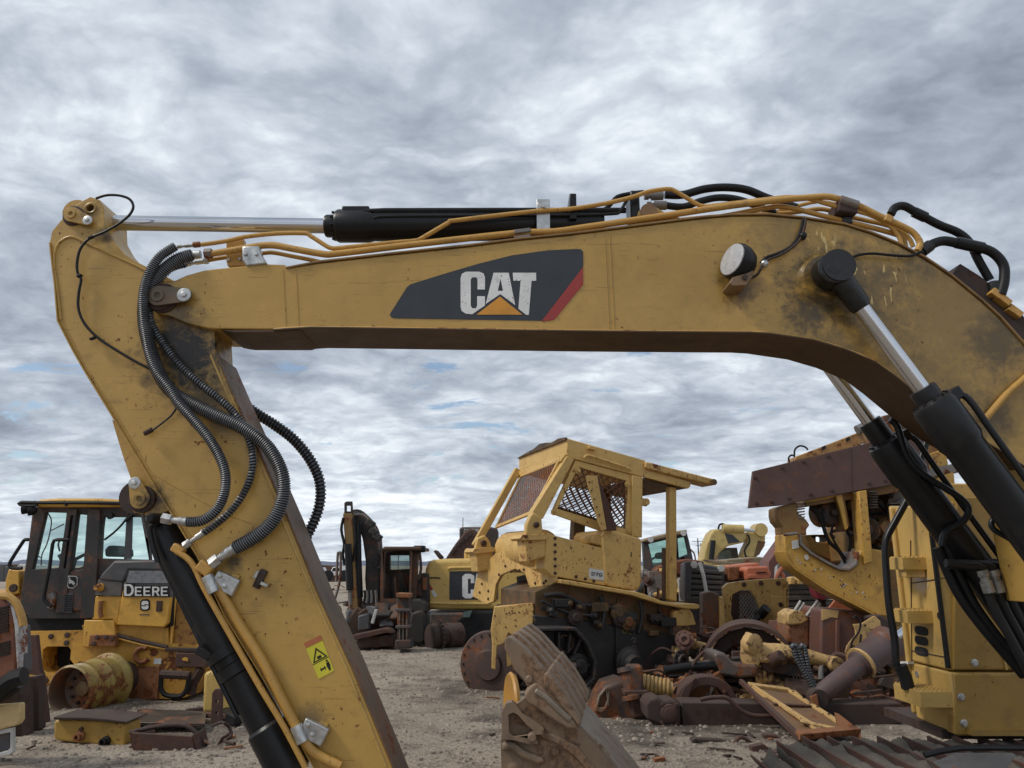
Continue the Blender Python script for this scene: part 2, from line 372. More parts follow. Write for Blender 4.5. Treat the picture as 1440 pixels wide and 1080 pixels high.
# ground: one sheet to the horizon, finer and uneven near the camera
def ground_mat():
    m = bpy.data.materials.new('gravel_ground'); m.use_nodes = True; t = NT(m.node_tree); b = t.N['Principled BSDF']
    tc = t.n('ShaderNodeTexCoord'); co = tc.outputs['Object']
    n1 = t.noise(co, 0.35, 5, 0.6, .4); n2 = t.noise(co, 2.2, 7, 0.65); n3 = t.noise(co, 26, 6, 0.75); n4 = t.noise(co, 90, 3, 0.6)
    vo = t.n('ShaderNodeTexVoronoi'); vo.inputs['Scale'].default_value = 34; t.l(co, vo.inputs['Vector'])
    c = t.mix(t.ramp(n1, [(0.35, 0.0), (0.65, 1.0)]), (0.36, 0.30, 0.235), (0.50, 0.42, 0.335))
    c = t.mix(t.ramp(n2, [(0.32, 0.75), (0.50, 0.0)]), c, (0.12, 0.09, 0.068))
    c = t.mix(t.ramp(n3, [(0.36, 0.65), (0.5, 0.0), (0.62, 0.0)]), c, (0.09, 0.075, 0.065))
    c = t.mix(t.ramp(n3, [(0.56, 0.0), (0.7, 0.7)]), c, (0.62, 0.55, 0.46))
    c = t.mix(t.ramp(vo.outputs['Distance'], [(0.10, 0.30), (0.3, 0.0)]), c, (0.42, 0.38, 0.34))
    for (x, y, r, s) in STAINS:
        vm = t.n('ShaderNodeVectorMath', operation='DISTANCE'); vm.inputs[1].default_value = (x, y, 0); t.l(co, vm.inputs[0])
        q = t.math('ADD', t.math('DIVIDE', vm.outputs['Value'], r), t.math('MULTIPLY', t.math('SUBTRACT', n2, 0.5), 1.6))
        c = t.mix(t.ramp(q, [(0.4, s), (1.0, 0.0)]), c, (0.055, 0.045, 0.040))
    t.l(c, b.inputs['Base Color']); b.inputs['Roughness'].default_value = 0.95; b.inputs['Specular IOR Level'].default_value = 0.2
    h = t.math('ADD', t.math('MULTIPLY', n3, 1.0), t.math('MULTIPLY', n4, 0.4))
    h = t.math('SUBTRACT', h, t.math('MULTIPLY', vo.outputs['Distance'], 0.5))
    bp = t.n('ShaderNodeBump'); bp.inputs['Strength'].default_value = 0.9; bp.inputs['Distance'].default_value = 0.04; t.l(h, bp.inputs['Height']); t.l(bp.outputs[0], b.inputs['Normal'])
    return m
STAINS = []
for (px, py, r, s) in ((655, 968, 1.0, .55), (600, 948, .5, .3), (740, 1000, .9, .5), (850, 1030, 1.2, .6), (640, 985, .6, .4), (300, 1030, .8, .5), (1000, 1010, 1.5, .7), (1150, 1010, 1.3, .6), (560, 905, 1.2, .45), (640, 905, 1.6, .25), (180, 990, 1.2, .4)):
    g_ = G(px, py); STAINS.append((g_.x, g_.y, r, s))
def ground_z(x, y):
    p = V((x, y, 0)); f = max(0, 1 - max(0, abs(y - 14) - 14) / 12) * max(0, 1 - max(0, abs(x) - 14) / 8)
    return f * (0.035 * noise.noise(p * 0.7) + 0.018 * noise.noise(p * 2.3) + 0.010 * noise.noise(p * 6))
bm = bmesh.new()
xs = [-4000, -800, -200, -70, -35, -24] + [-22 + .11 * i * 1 for i in range(401)] + [24, 35, 70, 200, 800, 4000]
ys = [-400, -60, -12, -4] + [-2 + .11 * i for i in range(110)] + [10.2 + .16 * i for i in range(110)] + [28.5, 31, 36, 50, 90, 200, 600, 2000, 6000]
xs = [-4000, -800, -200, -70, -35, -24] + [-22 + .16 * i for i in range(276)] + [24, 35, 70, 200, 800, 4000]
rows = [[bm.verts.new((x, y, ground_z(x, y))) for x in xs] for y in ys]
for a, b_ in zip(rows, rows[1:]):
    for i in range(len(xs) - 1):
        f = bm.faces.new((a[i], a[i + 1], b_[i + 1], b_[i])); f.smooth = True
me = bpy.data.meshes.new('ground'); bm.to_mesh(me); bm.free(); gr = bpy.data.objects.new('ground', me); COL.objects.link(gr); me.materials.append(ground_mat())
tag(gr, kind='structure')

# loose stones scattered over it
bm = bmesh.new(); rg = random.Random(3)
def stone(bm, x, y, r, z0):
    q = []; k = 6
    ph = rg.random() * 6; el = rg.uniform(.6, 1.0)
    lo = [bm.verts.new((x + r * math.cos(ph + 6.283 * i / k) * rg.uniform(.75, 1.1), y + el * r * math.sin(ph + 6.283 * i / k) * rg.uniform(.75, 1.1), z0 - r * .2)) for i in range(k)]
    hi = [bm.verts.new(v.co.lerp(V((x, y, 0)), rg.uniform(.3, .5)) * 1.0) for v in lo]
    for v in hi: v.co.z = z0 + r * rg.uniform(.3, .6)
    bm.faces.new(hi); [bm.faces.new((lo[i], lo[(i + 1) % k], hi[(i + 1) % k], hi[i])) for i in range(k)]
for i in range(16000):
    y = 5.5 + 17 * rg.random() ** 1.6; x = (rg.random() * 2 - 1) * (y * .75 + .5)
    stone(bm, x, y, rg.choice((.008, .011, .014, .018, .026, .032)) * rg.uniform(.8, 1.3), ground_z(x, y))
me = bpy.data.meshes.new('loose_gravel'); bm.to_mesh(me); bm.free(); o = bpy.data.objects.new('loose_gravel', me); COL.objects.link(o)
me.materials.append(plain('stone_grey', (0.27, 0.23, 0.19), 0.9, 0, 0.55, scale=5)); tag(o, 'loose pale gravel stones scattered over the dirt yard', 'gravel', kind='stuff')

# far hills
def hills(name, Y, pts, col):
    mb = MB(); bm = mb.bm
    top = [P(a, b, Y) for a, b in pts]; n = len(top)
    r0 = [bm.verts.new((p.x, Y, -2)) for p in top]; r1 = [bm.verts.new(p) for p in top]; r2 = [bm.verts.new((p.x * 1.2, Y * 1.25, -2)) for p in top]
    for i in range(n - 1):
        bm.faces.new((r0[i], r0[i + 1], r1[i + 1], r1[i])); bm.faces.new((r1[i], r1[i + 1], r2[i + 1], r2[i]))
    o = mb.build(name, plain('hill_' + name, col, 1.0, 0, .12, scale=.004)); tag(o, kind='structure'); return o
def ridge(x0, x1, n, base, amp, seed):
    return [(x0 + (x1 - x0) * i / n, base - amp * (0.5 + noise.fractal(V((i * .13, seed, 0)), 1.0, 2.0, 5))) for i in range(n + 1)]
hills('hills', 5000, ridge(-900, 2300, 220, 793, 9, 4.0), (0.26, 0.30, 0.40))  # distance haze is painted into the blue-grey hill colour
# ------------------------------------------------------------------ foreground excavator
EX = thing('excavator', 'big yellow excavator with CAT on its arched boom, the nearest machine spanning the yard', 'excavator', (3.9, 6.2, 0))
eo = origin(EX)
YN, YF = 5.0, 5.46                                  # near and far side of the boom
def sp_(px, py, r, s, c=(0.018, 0.015, 0.013), Y=YN): return (tuple(P(px, py, Y) - eo), r, s, c)
oc = (0.10, 0.05, 0.02)
M_boom = paint('boom_paint', (0.43, 0.275, 0.082), rust=0.0, dirt=0.26, rough=0.34, chips=0.3, scr=.55, streak=0.15, scale=1.0, bump=.05, fade=.25, dirtcol=(0.14, 0.095, 0.045),
    spots=[sp_(1040, 405, .17, .9, (.07, .035, .012)), sp_(1165, 400, .34, .8), sp_(1100, 330, .32, .45, (.08, .06, .03)), sp_(1200, 410, .55, .45, (.07, .055, .03)), sp_(1130, 440, .22, .6), sp_(1300, 350, .25, .6), sp_(1410, 480, .3, .7), sp_(1390, 590, .2, .6),
           sp_(1350, 430, 1.3, .5, (.075, .06, .035)), sp_(250, 440, .2, .75), sp_(230, 395, .12, .6), sp_(1180, 500, .5, .3, (.1, .07, .035)), sp_(950, 400, .8, .22, (.2, .13, .05))],
    scratch=[(tuple(P(1225, 390, YN) - eo), .28, (.62, .46, .18)), (tuple(P(1155, 340, YN) - eo), .12, (.62, .46, .18))])
M_boomund = paint('boom_underside_shaded', (0.085, 0.045, 0.018), rust=0.0, dirt=0.5, rough=0.55, chips=.3, dirtcol=(.035, .024, .016))  # dark brown: shade under the boom painted into the colour, with dirt
M_stick = paint('stick_paint', (0.43, 0.275, 0.082), rust=0.0, dirt=0.28, rough=0.40, chips=0.2, scr=.55, streak=0.2, bump=.05, dirtcol=(0.13, 0.085, 0.04),
    spots=[sp_(262, 500, .42, 1.0, (.02, .016, .013), 5.05), sp_(290, 560, .2, .7, (.05, .035, .02), 5.05), sp_(240, 470, .16, .95, (.02, .016, .013), 5.05), sp_(325, 790, .09, .85, Y=5.05), sp_(360, 755, .08, .6, Y=5.05), sp_(440, 1010, .12, .6, (.06, .05, .045), 5.05), sp_(215, 705, .16, .9, Y=5.05), sp_(125, 300, .12, .55, Y=5.05), sp_(310, 600, .14, .55, (.06, .045, .03), 5.05), sp_(150, 330, .1, .8, Y=5.05)])  # large dark spots below the boom paint its shadow in, with grime
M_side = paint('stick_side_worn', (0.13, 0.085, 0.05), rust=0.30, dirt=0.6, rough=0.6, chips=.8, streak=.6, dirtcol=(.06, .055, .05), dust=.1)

boom_top = [(213, 405), (225, 396), (247, 394), (262, 387), (287, 380), (302, 378), (322, 376), (372, 371), (400, 372), (405, 376), (450, 370), (555, 358), (660, 347), (730, 338), (800, 331), (880, 321), (950, 312), (992, 307), (1030, 304), (1080, 303.5), (1130, 308), (1187, 317), (1225, 329), (1262, 344), (1300, 364), (1337, 389), (1380, 424), (1405, 447), (1440, 486), (1480, 545), (1530, 640), (1570, 740), (1590, 830)]
boom_bot = [(1480, 850), (1460, 760), (1440, 655), (1407, 633), (1375, 614), (1345, 597), (1300, 562), (1259, 529), (1230, 508), (1187, 490), (1142, 477), (1080, 468), (1055, 466.5), (905, 465.5), (800, 465), (620, 462), (438, 459.5), (385, 463), (295, 462), (260, 454), (238, 444), (222, 441), (211, 432), (206, 418)]
B = MB().prism(L(boom_top + boom_bot, YN), (0, YF - YN, 0)).build('boom', M_boom, EX, bevel=.008)
MB().ribbon(L([(403, 379)] + boom_top[10:30], YN), .014, (0, YF - YN + .03, 0), (0, -.015, .003)).build('top_plate', paint('top_plate', (0.26, 0.15, 0.05), dirt=.5, rust=.1, dirtcol=(.05, .04, .03)), B, bevel=.003)
bb = [q for q in boom_bot if 300 <= q[0] <= 1442][::-1]
bb = [(385, 463.5), (438, 460), (620, 462.5), (800, 465), (905, 466), (1055, 467), (1080, 468.5), (1142, 477.5), (1187, 490.5), (1230, 508.5), (1259, 529.5), (1300, 563), (1345, 598), (1375, 615), (1407, 634), (1440, 656)]
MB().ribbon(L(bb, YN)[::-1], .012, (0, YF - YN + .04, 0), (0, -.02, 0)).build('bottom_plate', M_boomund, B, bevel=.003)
# a bright lip along the side plate and the weld seams
MB().tube(L(bb, YN - .003), .009, 6, 2).build('weld_lip', paint('lip_yellow', (.50, .32, .10), dirt=.3), B)
for x, y0, y1 in ((398, 380, 458), (416, 379, 459), (850, 327, 464), (857, 327, 464), (1128, 309, 470)):
    if x < 1100: MB().tube([P(x + (y1 - y0) * .05 * k, y0 + (y1 - y0) * k, YN - .001) for k in (0, .25, .5, .75, 1)], .0035, 5, 1).build('weld_seam', M_boom, B)
MB().prism(L([(310, 464), (322, 466.5), (330, 467.5), (415, 467.5), (424, 464.5), (424, 462)], YN + .006), (0, .448, 0)).build('nose_box', M_boomund, B, bevel=.004)
# logo panel
def flat(pts, name, mat, par, Y, th=.002, holes=()):
    return MB().prism(L(pts, Y), (0, th, 0), [L(h, Y) for h in holes]).build(name, mat, par)
M_char = plain('charcoal_vinyl', (0.028, 0.032, 0.040), 0.42, 0, 0.15)
LP = flat([(548, 442), (550, 446), (555, 447.5), (762, 451), (820, 375), (820, 354), (817, 350.5), (811, 350), (770, 352), (720, 359), (672, 371), (628, 384), (584, 397.5), (577, 400), (572, 404)], 'logo_panel', M_char, B, YN - .003, .003)
flat([(762, 451.2), (772, 451.2), (780, 449), (820, 400), (820, 375.5)], 'red_stripe', M_red, LP, YN - .0035, .0035)
M_let = paint('letter_white', (.74, .74, .73), rust=0, dirt=.15, chips=.3, streak=.1, dirtcol=(.2, .19, .18), scale=3, bump=0, dust=0)
YL = YN - .0055
flat([(664, 441.8), (655, 441), (649, 437), (647.7, 431), (647.7, 391), (649.5, 385), (655, 382), (674, 382), (680, 384.5), (682, 390), (682, 407), (671.5, 407), (671.5, 393), (670, 390), (664, 390), (662, 393), (662, 430), (664, 433.5), (669, 433.5), (671, 430), (671, 416.5), (682, 416.5), (682, 429.5)], 'letter', M_let, LP, YL)
flat([(694, 383.5), (715.4, 383.5), (724.5, 429), (703.5, 413.5), (683, 427.5)], 'letter', M_let, LP, YL, holes=[[(703.8, 391.5), (707.4, 409), (700, 409)]])
flat([(721, 383.5), (754, 383.5), (754, 394.8), (747.5, 394.8), (743.7, 442.7), (740, 442.7), (729, 434), (732, 394.8), (722, 394.8)], 'letter', M_let, LP, YL)
flat([(703, 417), (734.5, 442.4), (670, 442.4)], 'triangle', plain('logo_orange', (.62, .27, .03), .5, 0, .12), LP, YL)

# boom nose pin
def keeper(parent, c, e, rb, rs, Y, boss=None, mat=M_steel, pinmat=M_rust):
    # boss ring, flat keeper plate and its bolt
    d = V((0, -1, 0))
    p = P(*c, Y); q = P(*e, Y)
    MB().lathe(p + V((0, .01, 0)), d, [(0, rb * 1.35), (.02, rb * 1.35), (.025, rb * 1.2)], 28).build('boss', mat, parent)
    u = (q - p).normalized(); w = V((-u.z, 0, u.x)); pts = []
    for k in range(9): a = R(90 + 180 * k / 8); pts.append(p + u * rb * math.cos(a) + w * rb * math.sin(a))
    for k in range(9): a = R(-90 + 180 * k / 8); pts.append(q + u * rs * math.cos(a) + w * rs * math.sin(a))
    MB().prism([x + V((0, -.036, 0)) for x in pts], (0, .016, 0)).build('keeper_plate', pinmat, parent, bevel=.003)
    MB().lathe(p + V((0, -.03, 0)), d, [(0, rb * .62), (.016, rb * .6), (.016, rb * .3), (.006, rb * .26), (.006, .001)], 24).build('pin', pinmat, parent)
    MB().lathe(q + V((0, -.034, 0)), d, [(0, rs * .95), (.006, rs * .95), (.008, rs * .8)], 24).build('washer', M_zinc, parent)
    MB().lathe(q + V((0, -.04, 0)), d, [(0, rs * .42), (.014, rs * .42), (.016, rs * .3)], 6).build('bolt', M_zinc, parent)
MB().lathe(P(230, 420, 5.0), (0, -1, 0), [(-.02, .105), (.012, .105), (.018, .09)], 32).build('nose_boss', M_rustdk, B)
keeper(B, (225, 418), (262, 417), .072, .05, YN - .015, mat=M_rustdk, pinmat=paint('pin_dirty', (.12, .09, .055), rust=.08, dirt=.6))

# ---- stick
YS, YSF = 5.06, 5.40
st = [(87, 308), (100, 293), (117, 281.5), (127, 276.5), (140, 281), (146, 293), (147, 318), (157, 336), (176, 358), (190, 367), (210, 377), (247, 396), (300, 440), (303, 497), (333, 569), (359, 626), (403, 727), (447, 836), (495, 941), (551, 1077), (600, 1205),
      (490, 1205), (441, 1080), (381, 973), (315, 866), (277, 783), (239, 720), (207, 668), (154, 580), (117, 520), (100, 490), (80, 450), (76, 400), (72, 368), (70, 340), (73, 325)]
S = MB().prism(L(st, YS), (0, YSF - YS, 0), [L(arc_px(127.5, 293, 6.5, 0, 330, 11), YS)]).build('stick', M_stick, EX, bevel=.006)
# the body's worn right-hand face, slightly proud
MB().ribbon(L([(304, 499), (334, 569), (360, 626), (404, 727), (448, 836), (496, 941), (552, 1077), (601, 1205)], YS)[::-1], .012, (0, YSF - YS + .03, 0), (0.012, -.012, 0)).build('side_plate', M_side, S, bevel=.003)
MB().ribbon(L([(70, 342), (73, 370), (77, 402), (81, 452), (101, 491), (118, 521), (155, 581), (208, 669), (240, 721), (278, 784), (316, 867), (382, 974), (442, 1081), (490, 1206)], YS), .010, (0, YSF - YS + .03, 0), (0, -.015, 0)).build('front_plate', M_stick, S, bevel=.003)
# raised border plate on the near side: outer wall around a slightly sunk panel
inner = [(84, 352), (87, 345), (97, 342), (106, 347), (130, 358), (165, 373), (205, 391), (228, 402)]
MB().tube(L([(86, 450), (80, 400), (76, 372), (78, 352), (86, 339), (101, 333), (120, 341), (150, 355), (190, 373), (222, 390)], YS - .002), .010, 6, 4).build('weld_bead', M_stick, S)
MB().tube(L([(86, 450), (106, 489), (121, 518), (160, 578), (213, 667), (245, 719), (284, 783), (322, 865), (388, 972), (448, 1080)], YS - .001), .006, 5, 2).build('weld_bead', M_stick, S)
MB().tube(L([(296, 499), (326, 570), (352, 627), (396, 728), (440, 836), (488, 941), (543, 1077)], YS - .001), .007, 5, 2).build('weld_bead', paint('bead_light', (.50, .34, .13), dirt=.4), S)
MB().tube(L([(205, 640), (215, 667), (330, 727), (370, 740), (397, 760), (409, 755)], YS), .0035, 5, 2).build('weld_seam', M_stick, S)
# bucket cylinder lug low on the front
MB().prism(L([(157, 590), (172, 640), (184, 674), (187, 720), (215, 728), (250, 712), (220, 660)], YS + .06), (0, .05, 0)).build('cylinder_lug', M_stick, S, bevel=.004)
MB().prism(L([(157, 590), (172, 640), (184, 674), (187, 720), (215, 728), (250, 712), (220, 660)], YS + .24), (0, .05, 0)).build('cylinder_lug', M_stick, S, bevel=.004)
keeper(S, (200, 702), (193, 680), .066, .042, YS + .05, mat=M_rustdk, pinmat=M_stick)
keeper(S, (104, 304), (127, 313), .056, .036, YS, mat=M_rustdk, pinmat=M_stick)
MB().arc_tube(P(127.5, 293, YS + .0), (0, 1, 0), .036, .010, 0, 360, 8, 28).build('eye_rim', M_stick, S)
# warning label
wl = [(427, 904), (450.5, 893), (469.5, 943), (448, 955)]
def wlp(u, v): a = V((*wl[0], 0)).lerp(V((*wl[1], 0)), u); b = V((*wl[3], 0)).lerp(V((*wl[2], 0)), u); r = a.lerp(b, v); return (r.x, r.y)
WLB = flat(wl, 'warning_label', plain('label_yellow', (.62, .55, .04), .5, 0, .1), S, YS - .003, .003)
flat([wlp(.0, .0), wlp(1, 0), wlp(1, .15), wlp(0, .15)], 'label_header', plain('label_orange', (.42, .13, .05), .5), WLB, YS - .0045)
tri = [wlp(.5, .24), wlp(.95, .58), wlp(.05, .58)]; tri2 = [wlp(.5, .31), wlp(.84, .555), wlp(.16, .555)]
flat(tri, 'pictogram', M_dark, WLB, YS - .0045, .0015, [tri2]); flat([wlp(.38, .47), wlp(.62, .47), wlp(.62, .54), wlp(.38, .54)], 'pictogram', M_dark, WLB, YS - .0045, .0015)
flat([wlp(0, .60), wlp(1, .60), wlp(1, .615), wlp(0, .615)], 'pictogram', M_dark, WLB, YS - .0045, .0015)
flat([wlp(.28, .82), wlp(.36, .76), wlp(.36, .80), wlp(.56, .80), wlp(.56, .76), wlp(.64, .82), wlp(.56, .88), wlp(.56, .84), wlp(.36, .84), wlp(.36, .88)], 'pictogram', M_dark, WLB, YS - .0045, .0015)
flat([wlp(.74, .72), wlp(.90, .72), wlp(.93, .84), wlp(.88, .84), wlp(.88, .94), wlp(.83, .94), wlp(.82, .87), wlp(.80, .94), wlp(.74, .94), wlp(.74, .84), wlp(.70, .84)], 'pictogram', M_dark, WLB, YS - .0045, .0015)
flat(arc_px(wlp(.82, .68)[0], wlp(.82, .68)[1], 1.6, 0, 330, 10), 'pictogram', M_dark, WLB, YS - .0045, .0015)
for c in ((300, 808), (424, 1017)):   # clamps on the stick tubes
    p = P(c[0] + 11, c[1] + 12, YS - .03)
    K = MB().box(p + V((.03, 0, .0)), (.16, .05, .11), ry=R(24)).build('clamp', M_zinc, S, bevel=.008)
    MB().tube([P(c[0] - 6, c[1] + 2, YS - .03) + V((0, -.03, 0)), P(c[0] + 4, c[1] + 25, YS - .03) + V((0, -.03, 0))], .038, 14, 1).build('clamp_saddle', M_zinc, K)
    for e in ((9, 2), (16, 16)): MB().lathe(P(c[0] + e[0], c[1] + e[1], YS - .055), (0, -1, 0), [(0, .016), (.012, .016), (.014, .012)], 6).build('bolt', M_zinc, K)
    MB().box(P(c[0] + 27, c[1] + 12, YS - .012), (.05, .03, .12), ry=R(24)).build('clamp_pad', M_stick, S, bevel=.004)
LB = MB().box(P(366, 814, YS - .015), (.045, .03, .12), ry=R(24)).build('pipe_bracket', M_rustdk, S, bevel=.004)
MB().box(P(361, 808, YS - .03), (.02, .03, .05), ry=R(24)).box(P(372, 822, YS - .03), (.05, .03, .02), ry=R(24)).build('bracket_clip', M_zinc, LB, bevel=.003)

# ---- cylinder of the bucket
a, b = P(212, 712, 5.22), P(405, 1078, 5.22); d = (b - a); e = a + d * 1.35
C = MB().lathe(a, d, [(0, .07), (.09, .09), (.16, .105), (.3, .112), (d.length * .62, .112), (d.length * .625, .125), (d.length * .66, .125), (d.length * .665, .112), (d.length * .85, .112), (d.length * .86, .13), (d.length * 1.02, .132), (d.length * 1.03, .11)], 28).build('bucket_cylinder', M_black, EX)
MB().cyl(a + d * 1.03, e, .055, 20).build('rod', M_chrome, C)
for k in (.40, .5): MB().tube([a + d * (k - .32) + V((-.10, -.06, 0)), a + d * (k + .3) + V((-.12, -.05, -.02))], .016, 8, 1).build('pipe', M_black, C) if k == .5 else None
KB = MB().lathe(P(318, 918, 5.2), d, [(-.03, .125), (.03, .125)], 24).build('band', M_black, C)
MB().box(P(288, 918, 5.14), (.10, .08, .05), ry=R(28)).build('band_ear', M_black, C, bevel=.005)
MB().lathe(P(222, 730, 5.10), (0, -1, 0), [(0, .04), (.10, .035), (.12, .02)], 14).build('port_elbow', M_black, C, bevel=0)
MB().tube(L([(222, 735), (211, 742), (214, 765), (222, 790)], 5.08), .018, 8, 3).build('port_pipe', M_black, C)
MB().lathe(P(206, 702, 5.3), (0, -1, 0), [(-.02, .11), (.16, .11)], 28).build('cylinder_eye', M_rustdk, C)

# ---- stick cylinder on top of the boom
YC = 5.23
a, b = P(125, 313, YC), P(470, 318, YC)
R1 = MB()
SCY = MB().lathe(P(458, 318, YC), P(886, 317, YC) - P(458, 318, YC), [(0, .078), (.012, .084), (.075, .084), (.08, .112), (.10, .122), (.32, .122), (.36, .112), (2.0, .112), (2.04, .10)], 32).build('stick_cylinder', M_black, EX)
MB().cyl(a, P(470, 318, YC), .056, 28).build('rod', M_chrome, SCY)
MB().lathe(P(125, 313, YC + .09), (0, -1, 0), [(0, .095), (.18, .095)], 28).build('rod_eye', M_stick, SCY)
for (x0, x1) in ((476, 526),): MB().box(P((x0 + x1) / 2, 296, YC - .05), (.20, .07, .045)).build('port_block', M_black, SCY, bevel=.01)
MB().tube(L([(526, 299), (540, 296.5), (880, 296)], YC - .08), .022, 8, 2).build('pipe', M_black, SCY)
MB().tube(L([(526, 307), (560, 304), (780, 303), (858, 301), (872, 297), (884, 278), (900, 272)], YC - .11), .012, 8, 3).build('pipe', M_black, SCY)
MB().box(P(890, 296, YC), (.07, .22, .22)).build('cylinder_cap', M_black, SCY, bevel=.015)
for x in (804,): MB().box(P(x, 301, YC - .02), (.05, .26, .20)).box(P(x, 285, YC - .02), (.04, .06, .05)).build('pipe_band', M_black, SCY, bevel=.006)
for k in range(10):
    an = R(36 * k); c_ = P(466, 318, YC) + V((0, .10 * math.sin(an), .10 * math.cos(an))); MB().lathe(c_ + V((.03, 0, 0)), (-1, 0, 0), [(0, .010), (.018, .010)], 6).build('bolt', M_black, SCY)
MB().prism(L([(896, 306), (898, 296), (908, 290), (922, 290), (938, 300), (952, 303), (960, 308)], YC - .14), (0, .28, 0)).build('cylinder_bracket', M_boom, EX, bevel=.01)
MB().lathe(P(912, 299, YC - .13), (0, -1, 0), [(0, .062), (.02, .062), (.022, .015)], 24).build('bracket_pin', paint('pin_tan', (.25, .14, .06), dirt=.5), EX)
BK = MB().box(P(764, 302, YC - .15), (.095, .012, .24)).build('tube_bracket', M_zinc, EX, bevel=.003)
MB().box(P(764, 290, YC - .16), (.085, .03, .05)).build('bracket_clip', M_zinc, BK, bevel=.005); MB().lathe(P(764, 290, YC - .18), (0, -1, 0), [(0, .016), (.015, .016)], 6).build('bolt', M_zinc, BK)
for p in ((733, 326), (733, 335)): MB().bar(P(p[0] - 10, p[1] + 1.5, YC - .2), P(p[0] + 13, p[1] - 1.5, YC - .2), .05, .03).build('tube_clip', M_steel, BK, bevel=.005)

# ---- hydraulic tubes along the boom
def hyd(pts, r, Y, n=10, sm=3, name='hydraulic_tube', mat=M_tubeY):
    return MB().tube(L(pts, Y), r, n, sm).build(name, mat, EX)
hyd([(283, 344), (318, 339), (345, 333), (387, 328.5), (428, 328), (437, 332), (459, 346), (467, 349), (480, 348.5), (555, 341), (584, 338.5), (595, 334), (631, 313), (641, 310), (753, 297), (800, 294), (852, 286), (890, 277), (910, 270), (930, 266.5), (942, 266), (952, 270), (980, 287), (990, 290), (1005, 289), (1080, 280), (1112, 277), (1140, 280), (1170, 289), (1220, 301), (1250, 317), (1264, 333), (1268, 345)], .016, 5.06)
hyd([(296, 357), (340, 350), (362, 346), (385, 345), (410, 349.5), (453, 357), (476, 356.5), (584, 343.5), (724, 328), (780, 325.5), (820, 320), (930, 304), (1030, 289), (1100, 281), (1140, 277.5), (1163, 276.5), (1180, 280), (1205, 288), (1235, 303), (1270, 319), (1285, 328), (1294, 342), (1290, 353)], .0235, 5.04)
hyd([(293, 366), (317, 362), (370, 356), (385, 355.5), (409, 360), (440, 366), (470, 372), (520, 371)], .015, 5.12)
hyd([(690, 347), (780, 336), (855, 326), (1005, 306), (1075, 293), (1105, 291), (1155, 303), (1205, 315), (1255, 328), (1270, 335), (1273, 347)], .019, 5.10)
hyd([(900, 316), (1000, 305), (1100, 300), (1135, 296), (1150, 294), (1167, 296), (1200, 306), (1252, 318), (1276, 332), (1284, 347)], .017, 5.2)
hyd([(1085, 300), (1140, 285), (1165, 285), (1215, 296), (1245, 310), (1268, 324), (1280, 338)], .014, 5.26)
K = MB().box(P(1185, 298, 5.12), (.14, .2, .10), ry=R(8)).build('clamp', M_rustdk, EX, bevel=.012)
MB().tube([P(1181, 281, 5.03), P(1206, 289, 5.03)], .034, 12, 1).build('clamp_saddle', M_steel, K)
MB().box(P(1190, 311, 5.1), (.07, .06, .06)).build('clamp_bolt', M_grease, K, bevel=.01)
MB().box(P(1248, 309, 5.04), (.055, .06, .055), ry=R(30)).build('tee_block', M_tubeY, EX, bevel=.008)
# bracket at the left end
K = MB().prism(L([(318, 337), (342, 335), (344, 368), (352, 373), (320, 374), (318, 366)], 5.10), (0, .06, 0)).build('tube_bracket', M_tubeY, EX, bevel=.004)
MB().prism(L([(340, 346), (364, 345), (366, 356), (375, 370), (346, 374), (340, 365)], 4.985), (0, .08, 0)).build('clamp', M_zinc, K, bevel=.01)
for x, y in ((346, 358), (361, 358), (322, 366), (338, 365)): MB().lathe(P(x, y, 4.99 if x > 340 else 5.1), (0, -1, 0), [(0, .014), (.014, .014), (.018, .009)], 6).build('bolt', M_zinc, K)
# silver ends where tubes meet hoses
def fitting(p0, p1, r, Y, par=EX, nut=None, col=M_zinc):
    a, b = P(*p0, Y), P(*p1, Y); d = b - a; l = d.length
    return MB().lathe(a, d, [(0, r), (l * .22, r), (l * .24, r * .72), (l * .42, r * .72), (l * .44, r * .95), (l, r * .95)], 14).build('hose_fitting', col, par)
MB().lathe(P(272, 344.5, 5.06), P(286, 343, 5.06) - P(272, 344.5, 5.06), [(0, .021), (.045, .021), (.05, .016)], 6).build('tube_nut', M_rustor, EX)
fitting((250, 346.5), (273, 344.5), .016, 5.06); MB().lathe(P(262, 360, 5.02), P(288, 357, 5.02) - P(262, 360, 5.02), [(0, .030), (.10, .030)], 14).build('hose_fitting', M_zinc, EX)
MB().lathe(P(288, 357, 5.04), P(300, 356, 5.04) - P(288, 357, 5.04), [(0, .036), (.05, .036)], 6).build('tube_nut', M_steel, EX)
fitting((262, 371), (292, 366.5), .020, 5.12); MB().lathe(P(287, 367, 5.11), (1, 0, .1), [(0, .024), (.03, .024)], 6).build('tube_nut', M_zinc, EX)
